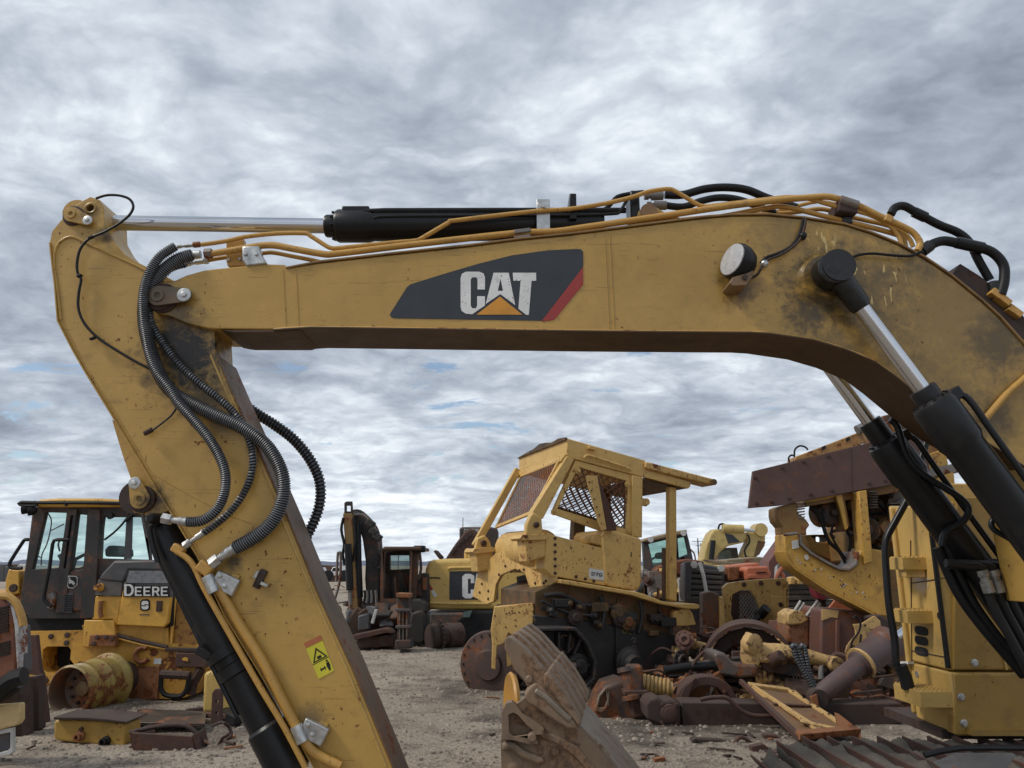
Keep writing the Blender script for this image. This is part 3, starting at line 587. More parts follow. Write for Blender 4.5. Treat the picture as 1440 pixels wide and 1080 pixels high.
# ---- hoses
def hose(pts, r, Y, pitch=.0125, mat=M_rub, n=12, name='hydraulic_hose', wire=None):
    q = L(pts, Y); h = MB().tube(q, r * .92, n, 6).build(name, mat, EX, ang=80)
    c = [V((0, 0, 0))] * 3 + []; ce = [q[0]] + q + [q[-1]]; path = []
    for i in range(1, len(ce) - 2):
        a, b, c_, d = ce[i - 1], ce[i], ce[i + 1], ce[i + 2]
        for k in range(12):
            t = k / 12; path.append(0.5 * ((2 * b) + (c_ - a) * t + (2 * a - 5 * b + 4 * c_ - d) * t * t + (-a + 3 * b - 3 * c_ + d) * t ** 3))
    path.append(q[-1]); Ls = [0]
    for i in range(1, len(path)): Ls.append(Ls[-1] + (path[i] - path[i - 1]).length)
    pitch *= 1.15; N = int(Ls[-1] / pitch * 12); sp_pts = []; j = 0; X = None
    for k in range(N + 1):
        u = Ls[-1] * k / N
        while j < len(Ls) - 2 and Ls[j + 1] < u: j += 1
        t = (u - Ls[j]) / max(Ls[j + 1] - Ls[j], 1e-9); p = path[j].lerp(path[j + 1], min(t, 1)); tg = (path[j + 1] - path[j]).normalized()
        if X is None: X = tg.cross(V((0, 1, 0))).normalized()
        X = (X - tg * X.dot(tg)).normalized(); Yv = tg.cross(X); an = 2 * math.pi * k / 12
        sp_pts.append(p + (X * math.cos(an) + Yv * math.sin(an)) * r)
    MB().tube(sp_pts, pitch * .30, 4, 1).build('spring_guard', wire or M_spring, h, ang=80)
    return h
hose([(270, 359), (258, 362), (246, 367), (232, 378), (219, 392), (208, 410), (203, 430), (203, 450), (206, 470), (213, 496), (221, 520), (233, 541), (248, 556), (270, 568), (302, 584), (340, 601), (371, 623), (388, 646), (398, 672), (398, 700), (388, 726), (372, 745), (352, 759), (330, 771)], .042, 4.99)
hose([(247, 346), (236, 353), (225, 361), (214, 376), (207, 392), (203, 406), (201, 425), (202, 448), (205, 470), (211, 500), (222, 526), (239, 548), (252, 568), (270, 588), (292, 614), (308, 640), (317, 666), (316, 692), (308, 712), (296, 725), (281, 733), (262, 734)], .030, 4.93, .012)
hose([(262, 371), (240, 378), (222, 398), (212, 425), (211, 447), (219, 467), (236, 493), (255, 516), (283, 541), (311, 563), (333, 585), (347, 610), (355, 637), (354, 665), (343, 693), (324, 719), (302, 738), (286, 749)], .022, 5.01, .017)
hose([(345, 570), (360, 581), (384, 596), (412, 617), (434, 643), (448, 671), (451, 697), (446, 722), (434, 749), (425, 765)], .034, 5.50, .022, M_rub, wire=M_hose)
def ferr(p0, p1, r, Y, nutp=None, nr=.03):
    a, b = P(*p0, Y), P(*p1, Y); d = b - a; l = d.length
    MB().lathe(a, d, [(0, r), (l * .55, r * 1.0), (l * .57, r * .75), (l, r * .7)], 16).build('hose_fitting', M_zinc, EX)
    if nutp: q = P(*nutp, Y); MB().lathe(b, q - b, [(0, nr), ((q - b).length, nr)], 6).build('tube_nut', M_zinc, EX)
ferr((332, 770), (308, 785), .036, 4.99, (297, 794), .040); MB().box(P(289, 799, 5.0), (.10, .07, .075), ry=R(35)).build('elbow_block', M_tubeY, EX, bevel=.012)
ferr((264, 734), (241, 731), .028, 4.93, (229, 728.5), .036)
ferr((287, 749), (268, 762), .021, 5.01, (259, 768), .026); MB().box(P(251, 773, 5.02), (.085, .05, .055), ry=R(30)).build('elbow_block', M_tubeY, EX, bevel=.01)
hyd([(289, 801), (296, 812), (315, 841), (342, 886), (369, 929), (396, 982), (416, 1020), (432, 1047), (448, 1062), (479, 1078)], .029, 5.02)
hyd([(249, 776), (262, 784), (273, 797), (287, 827), (312, 872), (337, 916), (368, 970), (400, 1023), (430, 1080)], .018, 5.0)
# white paint marks glimpsed between the tubes
# ---- black sensor cable
MB().tube(L([(135, 279), (150, 274.5), (168, 275), (182, 280), (187.5, 290), (183, 301), (172, 311), (160, 319), (145, 327), (125, 336), (113, 350), (108.5, 368), (109, 383), (114, 393), (111, 410), (110, 432), (117, 452), (133, 471), (155, 487), (190, 508), (215, 521), (245, 540)], 5.02), .0095, 8, 4).build('sensor_cable', M_rub, EX)
MB().tube(L([(250, 571), (240, 585), (220, 601), (212, 606)], 5.02), .007, 8, 3).build('grease_hose', M_rub, EX)
MB().cyl(P(214, 604, 5.02), P(203, 610, 5.02), .017, 10).build('grease_fitting', M_rustdk, EX)
for p in ((128, 334), (112, 388), (130, 476)): MB().box(P(p[0], p[1], 5.02), (.035, .03, .014), ry=-.4).build('cable_clip', M_rub, EX, bevel=.003)
MB().tube(L([(1130, 307), (1127, 320), (1122, 334), (1112, 347), (1095, 356), (1078, 362), (1070, 370)], 4.97), .011, 8, 4).build('lamp_cable', M_rub, EX)
MB().tube(L([(1133, 308), (1131, 322), (1124, 338), (1110, 351), (1094, 360), (1076, 368), (1066, 385), (1056, 391)], 4.96), .009, 8, 4).build('lamp_cable', M_rustdk, EX)
for p in ((1128, 333), (1074, 372)): MB().lathe(P(p[0], p[1], 4.98), (0, -1, 0), [(0, .028), (.03, .024), (.04, .012)], 12).build('cable_clip', M_zinc if p[0] == 1074 else M_rub, EX)
MB().tube(L([(1192, 369), (1203, 360), (1225, 356.5), (1255, 359), (1280, 360), (1295, 354)], 4.96), .010, 8, 4).build('grease_hose', M_rub, EX)
MB().tube(L([(1440, 533), (1415, 555), (1385, 590)], 4.97), .022, 10, 2).build('grease_tube', M_tubeY, EX)
MB().tube(L([(1455, 519), (1440, 533)], 4.97), .022, 10, 2).build('grease_tube', M_tubeY, EX)

# ---- work lamp
WLM = MB().lathe(P(1030, 365, 4.86), V((.87, .42, -.22)), [(0, .060), (.0, .118), (.03, .128), (.07, .125), (.12, .105), (.16, .06), (.165, .01)], 28)
bmesh.ops.scale(WLM.bm, vec=(1, 1, 1.0), verts=WLM.bm.verts)
WLo = WLM.build('work_lamp', M_black, EX)
ld = -V((.87, .42, -.22)).normalized()
MB().lathe(P(1030, 365, 4.86) - ld * .004, ld, [(0, .114), (.012, .112), (.020, .08), (.023, .01)], 28).build('lamp_lens', plain('lens_grey', (.42, .42, .43), .25, 0, .2, scale=30), WLo)
MB().prism(L([(1030, 390), (1060, 380), (1059, 388), (1050, 401), (1031, 402), (1026, 398)], 4.82), (0, .18, 0)).build('lamp_bracket', paint('bracket_tan', (.20, .12, .06), rust=.2, dirt=.5), WLo, bevel=.004)
MB().lathe(P(1047, 391, 4.82), (0, -1, 0), [(0, .018), (.02, .018)], 6).build('bolt', M_rustdk, WLo)

# ---- boom cylinders
def boomcyl(pin, gl, hd, far, Y, s=1.0, cap=True):
    a, g, h, f = P(*pin, Y), P(*gl, Y), P(*hd, Y), P(*far, Y); d = (f - a).normalized()
    lg, lh, lf = (g - a).length, (h - a).length, (f - a).length
    c = MB().lathe(a, d, [(lg, .085 * s), (lg + .015, .090 * s), (lh - .02, .090 * s), (lh, .135 * s), (lh + .03, .145 * s), (lh + .30 * s, .145 * s), (lh + .34 * s, .128 * s), (lf, .128 * s)], 36).build('boom_cylinder', M_black, EX)
    MB().cyl(a + d * .10, a + d * (lg + .05), .056 * s, 28).build('rod', M_chrome, c)
    MB().lathe(a, d, [(.05, .085 * s), (.30 * s, .075 * s), (.33 * s, .06 * s)], 24).build('rod_collar', M_grease, c)
    MB().lathe(a + V((0, .10, 0)), (0, -1, 0), [(0, .115 * s), (.20, .115 * s)], 32).build('rod_eye', M_grease, c)
    side = d.cross(V((0, 1, 0)))
    if side.x < 0: side = -side
    n = 10
    for k in range(n):
        an = 2 * math.pi * k / n; u = V((0, 1, 0)) * math.sin(an) + side * math.cos(an)
        MB().lathe(a + d * (lh - .025) + u * .112 * s, d, [(0, .011), (.03, .011)], 6).build('bolt', M_black, c)
    MB().tube([a + d * (lh + .04) + side * .15 * s + V((0, -.04, 0)), a + d * (lh + .10) + side * .185 * s + V((0, -.06, 0)), a + d * (lh + .35) + side * .165 * s + V((0, -.08, 0)), a + d * (lf - .3) + side * .15 * s + V((0, -.08, 0))], .022 * s, 10, 4).build('pipe', M_black, c)
    MB().box(a + d * (lh + .03) + side * .145 * s + V((0, -.03, 0)), (.08, .08, .08), M=rot_to(d)).build('port_block', M_black, c, bevel=.01)
    return c
c1 = boomcyl((1172, 380), (1292, 549), (1315, 563), (1470, 780), 4.86, .97)
MB().lathe(P(1172, 377, 4.78), (0, -1, 0), [(-.10, .112), (0, .105), (.008, .092), (.012, .05), (.022, .045), (.024, .01)], 26).jitter(.006, 18).build('pin_cap', M_grease, c1)
MB().lathe(P(1158, 392, 5.0), (0, -1, 0), [(-.02, .21), (.0, .19), (.03, .155), (.05, .15)], 36).build('pin_boss', M_boom, B)
c2 = boomcyl((1050, 358), (1224, 592), (1246, 622), (1445, 895), 5.64, .95)
c3 = MB().tube(L([(1251, 590), (1262, 600), (1275, 640), (1300, 668), (1350, 700), (1362, 718), (1352, 735), (1330, 748), (1324, 768)], 5.5), .024, 10, 4).build('pipe', M_black, c2)
# ---- black feed hoses at the top
def bh(pts, r, Y, mat=M_rub, name='hydraulic_hose'): return MB().tube(L(pts, Y), r, 12, 5).build(name, mat, EX)
bh([(1253, 301), (1259, 292), (1272, 290), (1290, 300), (1320, 316), (1347, 327), (1364, 342), (1376, 366), (1392, 394)], .030, 5.12)
bh([(1292, 357), (1306, 346), (1325, 339), (1347, 342), (1377, 348), (1397, 356), (1411, 373), (1412, 395), (1407, 415)], .034, 5.06)
MB().cyl(P(1285, 298, 5.12), P(1302, 306, 5.12), .038, 14).build('hose_sleeve', M_black, EX); MB().cyl(P(1345, 341, 5.06), P(1382, 349, 5.06), .042, 14).build('hose_sleeve', M_black, EX)
MB().cyl(P(1296, 354, 5.06), P(1308, 345, 5.06), .042, 12).build('hose_fitting', M_grease, EX)
MB().lathe(P(1400, 408, 5.1), (0, 0, 1), [(-.07, .05), (.05, .055), (.06, .04)], 10).build('hose_fitting', M_grease, EX)
bh([(800, 299), (840, 298), (856, 290), (868, 277), (890, 272), (905, 270)], .016, 5.16)
bh([(935, 274), (960, 274), (990, 266), (1020, 263.5), (1050, 267), (1080, 279), (1120, 292)], .030, 5.25)
bh([(930, 288), (960, 291), (985, 283), (1010, 278), (1035, 280), (1060, 288), (1090, 300)], .026, 5.2)
for p, q, Y in (((906, 276), (934, 275), 5.25), ((910, 289), (932, 289), 5.2)): MB().lathe(P(*p, Y), P(*q, Y) - P(*p, Y), [(0, .028), (.03, .028), (.032, .020), (.05, .020), (.052, .034), (.14, .034)], 12).build('hose_fitting', M_steel, EX)
# dark rail riding on the rear of the boom
MB().ribbon(L([(1338, 390), (1365, 407), (1400, 437), (1440, 480), (1480, 537)], 5.10), .13, (0, .28, 0)).build('boom_guard', M_rustdk, EX, bevel=.005)
MB().box(P(1402, 421, 5.1), (.15, .12, .05), ry=R(42)).build('guard_bracket', M_tubeY, EX, bevel=.005); MB().box(P(1423, 440, 5.1), (.10, .1, .05), ry=R(42)).build('guard_bracket', M_tubeY, EX, bevel=.005)

# ---- upper body: toolbox front with boarding steps
XF = 3.35
M_body = paint('body_yellow', (0.47, 0.32, 0.115), rust=0, dirt=.25, rough=.45, chips=.35, streak=.3, bump=.04, dirtcol=(.22, .15, .07), spots=[(tuple(PX(1292, 812, 3.35) - eo), .16, .8, (.50, .46, .40)), (tuple(PX(1322, 905, 3.35) - eo), .12, .5, (.30, .20, .08))])
def bx(px0, px1, y_at, X=XF, ): pass
yn, yf = PX(1336, 950, XF).y, PX(1284, 950, XF).y
ztop, zmid, zbot = PX(1336, 700, XF).z, PX(1336, 944, XF).z, PX(1343, 1033, XF).z
TB = MB().prism([V((XF, yn, zmid + .004)), V((XF, yf, zmid + .004)), V((XF, yf, ztop - .02)), V((XF, yn, ztop))], (1.6, 0, 0)).build('tool_box', M_body, EX, bevel=.02, seg=3)
MB().prism([V((XF - .012, yn - .02, zbot)), V((XF - .012, yf, zbot + .02)), V((XF - .012, yf, zmid - .006)), V((XF - .012, yn - .02, zmid - .006))], (1.7, 0, 0)).build('lower_box', M_body, EX, bevel=.015, seg=3)
MB().prism([V((XF - .03, yf + .005, zbot + .05)), V((XF - .03, yf + .05, zbot + .05)), V((XF - .03, yf + .05, PX(1290, 705, XF).z)), V((XF - .03, yf + .005, PX(1290, 708, XF).z))], (.5, 0, 0)).build('corner_panel', M_body, EX, bevel=.02, seg=3)
for y in (905, 921, 937):
    pass
for y in (887, 901, 916): # vent slots
    c_ = PX(1296, y, XF)
    MB().prism([c_ + V((-.004, .105 * math.copysign(abs(math.cos(a)) ** .55, math.cos(a)), .036 * math.copysign(abs(math.sin(a)) ** .7, math.sin(a)))) for a in [2 * math.pi * k / 16 for k in range(16)]], (.01, 0, 0)).build('vent_slot', M_dark, TB)
MB().lathe(PX(1321, 866, XF), (-1, 0, 0), [(0, .028), (.004, .028)], 20).build('lock_hole', M_dark, TB)
MB().tube([V((XF - .002, yn + .01, zmid + .02)), V((XF - .002, yn + .01, ztop - .02))], .02, 8, 1).build('rubber_seal', M_rub, TB)
MB().tube([PX(1284, 948, XF), PX(1284, 985, XF)], .004, 6, 1)
MB().lathe(PX(1290, 948, XF - .012), (-1, 0, 0), [(0, .028), (.006, .028)], 6).build('latch_plate', M_zinc, EX)
MB().prism([PX(1266, 930, XF - .06), PX(1277, 930, XF - .06), PX(1277, 934, XF - .06), PX(1266, 934, XF - .06)], (.05, 0, 0)).build('rail_clip', M_white, EX)
for a_, b_ in ((PX(1281, 760, XF), PX(1283, 935, XF)), (PX(1283, 915, XF), PX(1334, 925, XF)), (PX(1283, 820, XF), PX(1334, 812, XF))): MB().bar(a_ + V((-.003, 0, 0)), b_ + V((-.003, 0, 0)), .007, .007).build('panel_seam', M_rustdk, TB)
def step(p_tl, p_br, z, dep, h, ya, yb):
    # folded step: perforated tread with upturned rim
    x0, x1 = XF - dep, XF
    s_ = MB().prism([V((x0, ya, z)), V((x1, ya, z)), V((x1, yb, z)), V((x0 + .04, yb, z)), V((x0, yb - .05, z))], (0, 0, .012)).build('step', M_body, EX, bevel=.003)
    MB().prism([V((x0, ya - .012, z - h)), V((x1, ya - .012, z - h)), V((x1, ya - .012, z + .012)), V((x0, ya - .012, z + .012))], (0, .012, 0)).build('step_rim', M_body, s_, bevel=.002)
    MB().prism([V((x0 - .012, ya - .012, z - h)), V((x0 - .012, yb - .05, z - h)), V((x0 - .012, yb - .05, z + .012)), V((x0 - .012, ya - .012, z + .012))], (.012, 0, 0)).build('step_rim', M_body, s_, bevel=.002)
    te = MB(); 
    for i in range(int(dep / .035)):
        for j in range(int((yb - ya) / .05)): te.lathe(V((x0 + .025 + i * .035, ya + .03 + j * .05, z + .010)), (0, 0, 1), [(0, .015), (.012, .011), (.012, .007), (.0, .006)], 8, close=False)
    te.build('tread', M_body, s_)
    return s_
def zs(py, Y): return P(1000, py, Y).z
step(0, 0, zs(786, yn + .16), .18, .085, yn + .16, yf - .12)
step(0, 0, zs(861, yn + .16), .19, .085, yn + .16, yf - .12)
step(0, 0, zs(975, yn - .0), .24, .10, yn - .0, yf - .12)
MB().box(V((XF - .09, yn + .22, zs(803, yn + .28))), (.16, .12, .10)).build('rail_bracket', M_body, EX, bevel=.006)
for k in (0, 1): MB().lathe(V((XF - .15 + .05 * k, yn + .215, zs(804, yn + .21))), (0, -1, 0), [(0, .017), (.02, .017), (.02, .01)], 6).build('bolt', M_zinc, EX)
MB().tube([P(*q, 6.45) for q in ((1307, 612), (1300, 630), (1281, 690), (1262, 728), (1249, 752), (1245, 770), (1246, 800), (1250, 850), (1258, 900), (1261, 936), (1272, 950), (1275, 970))], .029, 14, 4).build('handrail', M_black, EX)
MB().tube([P(*q, 6.42) for q in ((1266, 936), (1273, 952), (1277, 968))], .05, 10, 3).build('rail_foot', M_rub, EX)
# side of the body seen past the boom cylinders
M_bodyd = paint('body_side_shaded', (0.31, 0.195, 0.05), rust=0, dirt=.4, rough=.5, chips=.3, dirtcol=(.12, .08, .035), bump=.04)  # darker copy of the body yellow: the side's shade is painted in
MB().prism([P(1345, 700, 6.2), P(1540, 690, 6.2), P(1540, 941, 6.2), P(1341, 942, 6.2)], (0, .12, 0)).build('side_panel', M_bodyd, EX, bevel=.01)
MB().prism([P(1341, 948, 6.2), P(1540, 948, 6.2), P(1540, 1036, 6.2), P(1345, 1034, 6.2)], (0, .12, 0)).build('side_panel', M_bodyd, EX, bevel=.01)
MB().tube([P(1407, 900, 6.19), P(1416, 942, 6.19)], .008, 6, 1).build('panel_seam', M_body, EX)
for x, y in ((1370, 932), (1351, 980), (1355, 1017)): MB().lathe(P(x, y, 6.2), (0, -1, 0), [(0, .028), (.008, .028), (.01, .018), (.022, .018)], 12).build('bolt', M_zinc, EX)
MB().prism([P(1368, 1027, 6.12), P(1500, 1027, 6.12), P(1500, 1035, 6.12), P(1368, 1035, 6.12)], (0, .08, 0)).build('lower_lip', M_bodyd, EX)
MB().fbox(Fr((0, 0, 0), 0), 3.3, 6.4, 6.35, 7.3, zbot - .05, zbot + .02).build('belly_plate', M_rustdk, EX)
# upper cover behind the cylinders
MB().prism([PX(1291, 712, XF + .1), PX(1300, 690, XF + .1), V((XF + .1, yn + .1, ztop + .16)), V((XF + .1, yn + .1, ztop - .1)), V((XF + .1, yf, ztop - .2))], (1.4, 0, 0)).build('engine_cover', M_body, EX, bevel=.02)
M_zincd = plain('zinc_dull', (.25, .245, .235), .45, .6, .4, scale=20)
# hose bundle with silver couplings in front of the body
for i, (x, r) in enumerate(((0, .030), (14, .034), (27, .030), (42, .036), (58, .032))):
    Y = 5.42 + .04 * i
    bh([(1330 + x * .3, 792 + i), (1362 + x, 796 - i), (1380 + x, 800), (1388 + x, 826), (1398 + x, 855), (1425 + x, 905), (1470 + x, 990)], r, Y)
    MB().lathe(P(1381 + x, 802, Y - .01), P(1391 + x, 832, Y - .01) - P(1381 + x, 802, Y - .01), [(0, r * 1.25), (.04, r * 1.25), (.042, r), (.07, r), (.072, r * 1.3), (.15, r * 1.3)], 12).build('hose_fitting', M_zincd, EX)
for q in ([(1325, 756), (1340, 790), (1370, 850), (1410, 905), (1440, 935), (1480, 975)], [(1318, 770), (1345, 830), (1380, 880), (1440, 950)], [(1345, 760), (1365, 800), (1400, 860), (1460, 925)]): bh(q, .034, 5.62)
bh([(1440, 770), (1415, 755), (1398, 745), (1394, 735), (1402, 728), (1412, 740), (1440, 765), (1470, 790)], .018, 5.0, M_black, 'pipe')

# ---- bucket curled under the stick
YB = 4.72; bv = V((.06, 1.05, 0))
M_bkt = paint('bucket_steel', (0.20, 0.135, 0.085), rust=.42, dirt=.5, rough=.62, chips=.3, streak=.7, rustcol=((.055, .036, .026), (.30, .17, .09)), bump=.35, dust=.25, dirtcol=(.06, .045, .035), scale=1.6)
M_lip = paint('lip_steel', (0.24, 0.195, 0.15), rust=.2, dirt=.3, rough=.45, metal=.3, streak=.3, rustcol=((.10, .07, .05), (.28, .18, .10)), bump=.2)
side = [(718, 996), (735, 984), (756, 968), (790, 990), (812, 1018), (840, 1050), (880, 1103), (960, 1195), (900, 1200), (705, 1200), (704, 1080), (705, 1024), (709, 1002)]
BU = MB().prism(L(side, YB), (0, .05, 0)).cut(3).jitter(.008, 7).build('bucket', M_bkt, EX, bevel=0)
sh = L([(799, 984), (812, 1014), (822, 1024), (845, 1046), (868, 1073), (890, 1100), (930, 1150), (960, 1195)], YB + .02)
MB().ribbon(sh[::-1], .04, bv, (0, 0, 0)).build('lip', M_lip, BU, bevel=.006)
MB().prism(L([(812, 1035), (830, 1050), (860, 1090), (880, 1200), (840, 1200), (815, 1060)], YB + .9), (.1, .06, 0)).build('far_side', M_bkt, BU)
tooth = [(709, 912), (709.5, 900), (713, 895), (718, 896), (737, 911), (761, 938), (768, 946), (792, 976), (806, 1000), (812, 1016), (806, 1019), (790, 1002), (770, 984), (756, 968), (742, 967), (735, 955), (722, 941), (717, 928)]
for i in range(5):
    o_ = V((.034 * i, .235 * i, .0)); tl = .13 if i else .10
    TO = MB().prism([p + o_ for p in L(tooth, YB - .06)], (.016, tl, 0)).cut(1).jitter(.004, 11, i).build('tooth', M_bkt, BU, bevel=.008, seg=3)
    MB().prism([p + o_ + V((0, -.012, 0)) for p in L([(764, 948), (770, 944), (794, 975), (811, 1003), (818, 1018), (812, 1021), (800, 1006), (778, 980), (764, 962)], YB - .06)], (.02, tl + .05, 0)).build('adapter', M_bkt, TO, bevel=.012, seg=3)
MB().prism(L([(745, 966), (753, 960), (762, 966), (786, 992), (810, 1018), (810, 1026), (798, 1026), (776, 1012), (757, 996), (743, 988), (737, 978)], YB - .09), (0, .09, 0)).cut(1).jitter(.006, 9).build('adapter_leg', M_bkt, BU, bevel=.022, seg=4)
MB().ribbon(L([(750, 975), (765, 985), (782, 1002), (800, 1018)], YB - .10), .035, (0, .05, 0)).build('wear_ridge', M_lip, BU, bevel=.012, seg=3)
MB().prism(L([(705, 1003), (712, 989), (720, 987), (726, 992), (734, 1003), (752, 1014), (765, 1024), (764, 1033), (750, 1034), (757, 1046), (740, 1046), (722, 1041), (706, 1040)], YB - .07), (0, .08, 0), [L([(715, 1005), (722, 1002), (729, 1006), (741, 1020), (751, 1028), (742, 1034), (722, 1036), (716, 1030)], YB - .07)]).build('corner_casting', M_bkt, BU, bevel=.014, seg=3)
MB().prism(L([(705, 1046), (716, 1043), (726, 1046), (738, 1056), (764, 1066), (768, 1074), (756, 1076), (732, 1066), (718, 1054), (706, 1058)], YB - .05), (0, .06, 0)).build('cast_rib', M_bkt, BU, bevel=.018, seg=3)
MB().prism(L([(757, 1026), (786, 1036), (812, 1050), (838, 1082), (830, 1090), (806, 1062), (782, 1046), (758, 1036)], YB - .025), (0, .03, 0)).build('cast_rib', M_bkt, BU, bevel=.01, seg=3)
for p, r_, h_ in (((744, 955), .022, -.07), ((748, 1037), .026, -.07), ((780, 1057), .026, -.01)): MB().lathe(P(*p, YB + h_), (0, -1, 0), [(-.05, r_), (.008, r_ * .95), (.014, r_ * .7)], 8).build('bolt', M_bkt, BU)
rgb = random.Random(2)
for k in range(16):
    x, y = rgb.uniform(715, 800), rgb.uniform(1048, 1080); MB().lathe(P(x, y, YB), (0, -1, 0), [(-.01, .06 * rgb.uniform(.5, 1.2)), (.003, .035), (.005, .005)], 9).jitter(.012, 14).build('mud_clod', M_bkt, BU)
MB().tube([P(560, 1165, 5.22), P(700, 1150, 5.25)], .09, 12, 1).build('bucket_link', M_stick, EX)
# ------------------------------------------------------------------ helpers for traced bodies with real depth
def pr(name, mat, par, pts, Y, dY, bevel=.008, holes=(), jit=0, label=None, seg=2):
    m = MB().prism(L(pts, Y), (0, dY, 0), [L(h, Y) for h in holes])
    if jit: m.cut(2).jitter(jit, 4)
    return m.build(name, mat, par, bevel=bevel, label=label, seg=seg)
def tb(name, mat, par, pts, r, Y, sm=3, n=8): return MB().tube(L(pts, Y), r, n, sm).build(name, mat, par)
def bolts(par, pts, Y, r=.018, mat=None, h=.015, name='bolt'):
    for a, b in pts: MB().lathe(P(a, b, Y), (0, -1, 0), [(0, r), (h, r), (h + .003, r * .6)], 6).build(name, mat or M_rust, par)
def on_ground(px, py): g_ = G(px, py); return (g_.x, g_.y, 0)
# ------------------------------------------------------------------ wheel loader on the left
LD = thing('wheel_loader', 'yellow wheel loader without tyres, DEERE on its grey hood, rusty cab with wiper', 'wheel loader', on_ground(150, 985))
Y0 = 10.0
M_ldy = paint('loader_yellow', (0.56, 0.31, 0.055), rust=.28, dirt=.35, rough=.5, chips=.5, streak=.75, dirtcol=(.14, .06, .02), seed=3)
M_ldy2 = paint('loader_yellow_clean', (0.60, 0.345, 0.065), rust=.12, dirt=.3, rough=.45, chips=.3, streak=.4, dirtcol=(.22, .11, .03), seed=5)
M_cab = paint('cab_frame_rusty', (0.028, 0.025, 0.024), rust=.22, dirt=.3, rough=.6, chips=.4, streak=.6, dirtcol=(.10, .045, .022), seed=9)
M_hood = paint('hood_grey', (0.060, 0.062, 0.068), rust=.12, dirt=.5, rough=.55, chips=.3, streak=.4, dirtcol=(.12, .11, .11), seed=2)
M_gl = glass('cab_glass', (0.86, 0.97, 0.94), .10, .05)
wa = [(64, 720), (94, 721), (82, 798), (45, 801)]; wb = [(109, 723), (122, 724), (117, 796), (99, 803)]; wc = [(145, 727), (198, 727), (209, 787), (138, 785)]
def grow(w, k):
    cx = sum(a for a, b in w) / 4; cy = sum(b for a, b in w) / 4; return [(cx + (a - cx) * k, cy + (b - cy) * k) for a, b in w]
CABo = [(48, 712), (184, 712), (206, 720), (211, 792), (165, 800), (150, 815), (137, 870), (40, 870), (28, 847), (32, 818)]
CB = pr('cab_side', M_cab, LD, CABo, Y0, .08, .01, [wa, wb, wc])
inner_door = [(50, 803), (84, 800), (80, 855), (60, 866), (38, 858), (36, 838)]
for w in (wa, wb, wc): pr('window', M_gl, CB, grow(w, 1.02), Y0 + .04, .008, 0)
pr('cab_side', M_cab, LD, [(48, 712), (184, 712), (206, 720), (211, 792), (165, 812), (38, 812)], Y0 + 1.35, .08, .01, [[(64, 720), (125, 722), (118, 798), (45, 801)], wc])
pr('cab_floor', M_dark, LD, [(36, 850), (150, 850), (150, 868), (36, 868)], Y0 + .1, 1.2, .01)
pr('cab_front', M_cab, LD, [(46, 714), (52, 714), (36, 850), (30, 846)], Y0 + .08, .10, .01)
RF = pr('cab_roof', M_ldy2, LD, [(49, 713), (50, 706), (56, 702), (80, 700.5), (140, 700.5), (170, 702.5), (186, 706), (186, 713)], Y0 - .08, 1.6, .03, seg=4)
tb('roof_rail', M_rub, RF, [(30, 706.5), (60, 707), (120, 707), (174, 708), (177, 713)], .022, Y0 - .13, 1)
tb('roof_rail', M_rub, RF, [(30, 706.5), (26, 708), (32, 711), (50, 711)], .018, Y0 - .13, 2)
for x in (92, 50): tb('rail_stay', M_rub, RF, [(x - 2, 705), (x + 2, 711)], .018, Y0 - .13, 1)
for x, y in ((35, 716), (44, 718)): MB().lathe(P(x, y, Y0 - .1), (-1, -.3, -.1), [(-.06, .03), (-.02, .06), (.03, .065), (.035, .05)], 14).build('roof_lamp', M_rub, RF)
DR = pr('door_post', M_cab, LD, [(94, 716), (108, 716), (97, 805), (92, 862), (78, 862), (84, 800)], Y0 - .05, .06, .008, [[(99, 725), (103, 725), (92, 800), (89, 800)]])
pr('door_panel', paint('door_dark', (.03, .032, .035), rust=.25, dirt=.3, seed=1), LD, [(92, 804), (122, 800), (121, 858), (88, 860)], Y0 - .03, .05, .01)
pr('vent_panel', M_hood, LD, [(89, 834), (103, 834), (101, 862), (87, 862)], Y0 - .045, .03, .004)
for k in range(8): pr('vent_slat', M_dark, LD, [(90.5, 837 + k * 3), (101, 837 + k * 3), (101, 838.2 + k * 3), (90.5, 838.2 + k * 3)], Y0 - .055, .02, 0)
em = [(96, 809.5), (107, 810), (109, 813), (108.5, 823), (103, 827.5), (96, 827), (94, 823), (94.5, 813)]
EMB = pr('emblem', M_offw, LD, em, Y0 - .05, .01, 0)
pr('emblem_field', M_dark, EMB, [(101.5 + (a - 101.5) * .84, 818.5 + (b - 818.5) * .86) for a, b in em], Y0 - .054, .01, 0)
pr('emblem_deer', M_offw, EMB, [(97, 812), (99, 813), (98.5, 815), (101, 816), (104, 818), (106, 822), (103.5, 821), (104, 824), (101, 820.5), (98.5, 820), (97, 822), (96.5, 818)], Y0 - .058, .01, 0)
tb('handrail', M_rub, LD, [(40, 759), (35, 759), (31, 764), (15, 789), (14, 796), (18, 799), (31, 799)], .022, Y0 - .2, 2)
tb('handrail', M_rub, LD, [(97, 759), (80, 759), (74, 765), (70, 797), (62, 838), (64, 846), (72, 853)], .022, Y0 - .15, 2)
st_ = pr('seat', M_rub, LD, [(147, 783), (146, 773), (151, 767), (161, 767), (166, 773), (167, 783)], Y0 + .5, .45, .03); pr('seat_base', M_rub, LD, [(40, 804), (80, 804), (80, 850), (42, 856)], Y0 + .55, .5, .04)
pr('seat_back', M_rub, LD, [(45, 806), (52, 801), (68, 800), (78, 804), (80, 840), (44, 840)], Y0 + .3, .2, .04)
MB().arc_tube(P(105, 787, Y0 + .3), (-.4, -.3, .8), .17, .012, 0, 360).build('steering_wheel', M_rub, LD)
tb('steering_column', M_rub, LD, [(105, 787), (98, 815)], .03, Y0 + .3, 1)
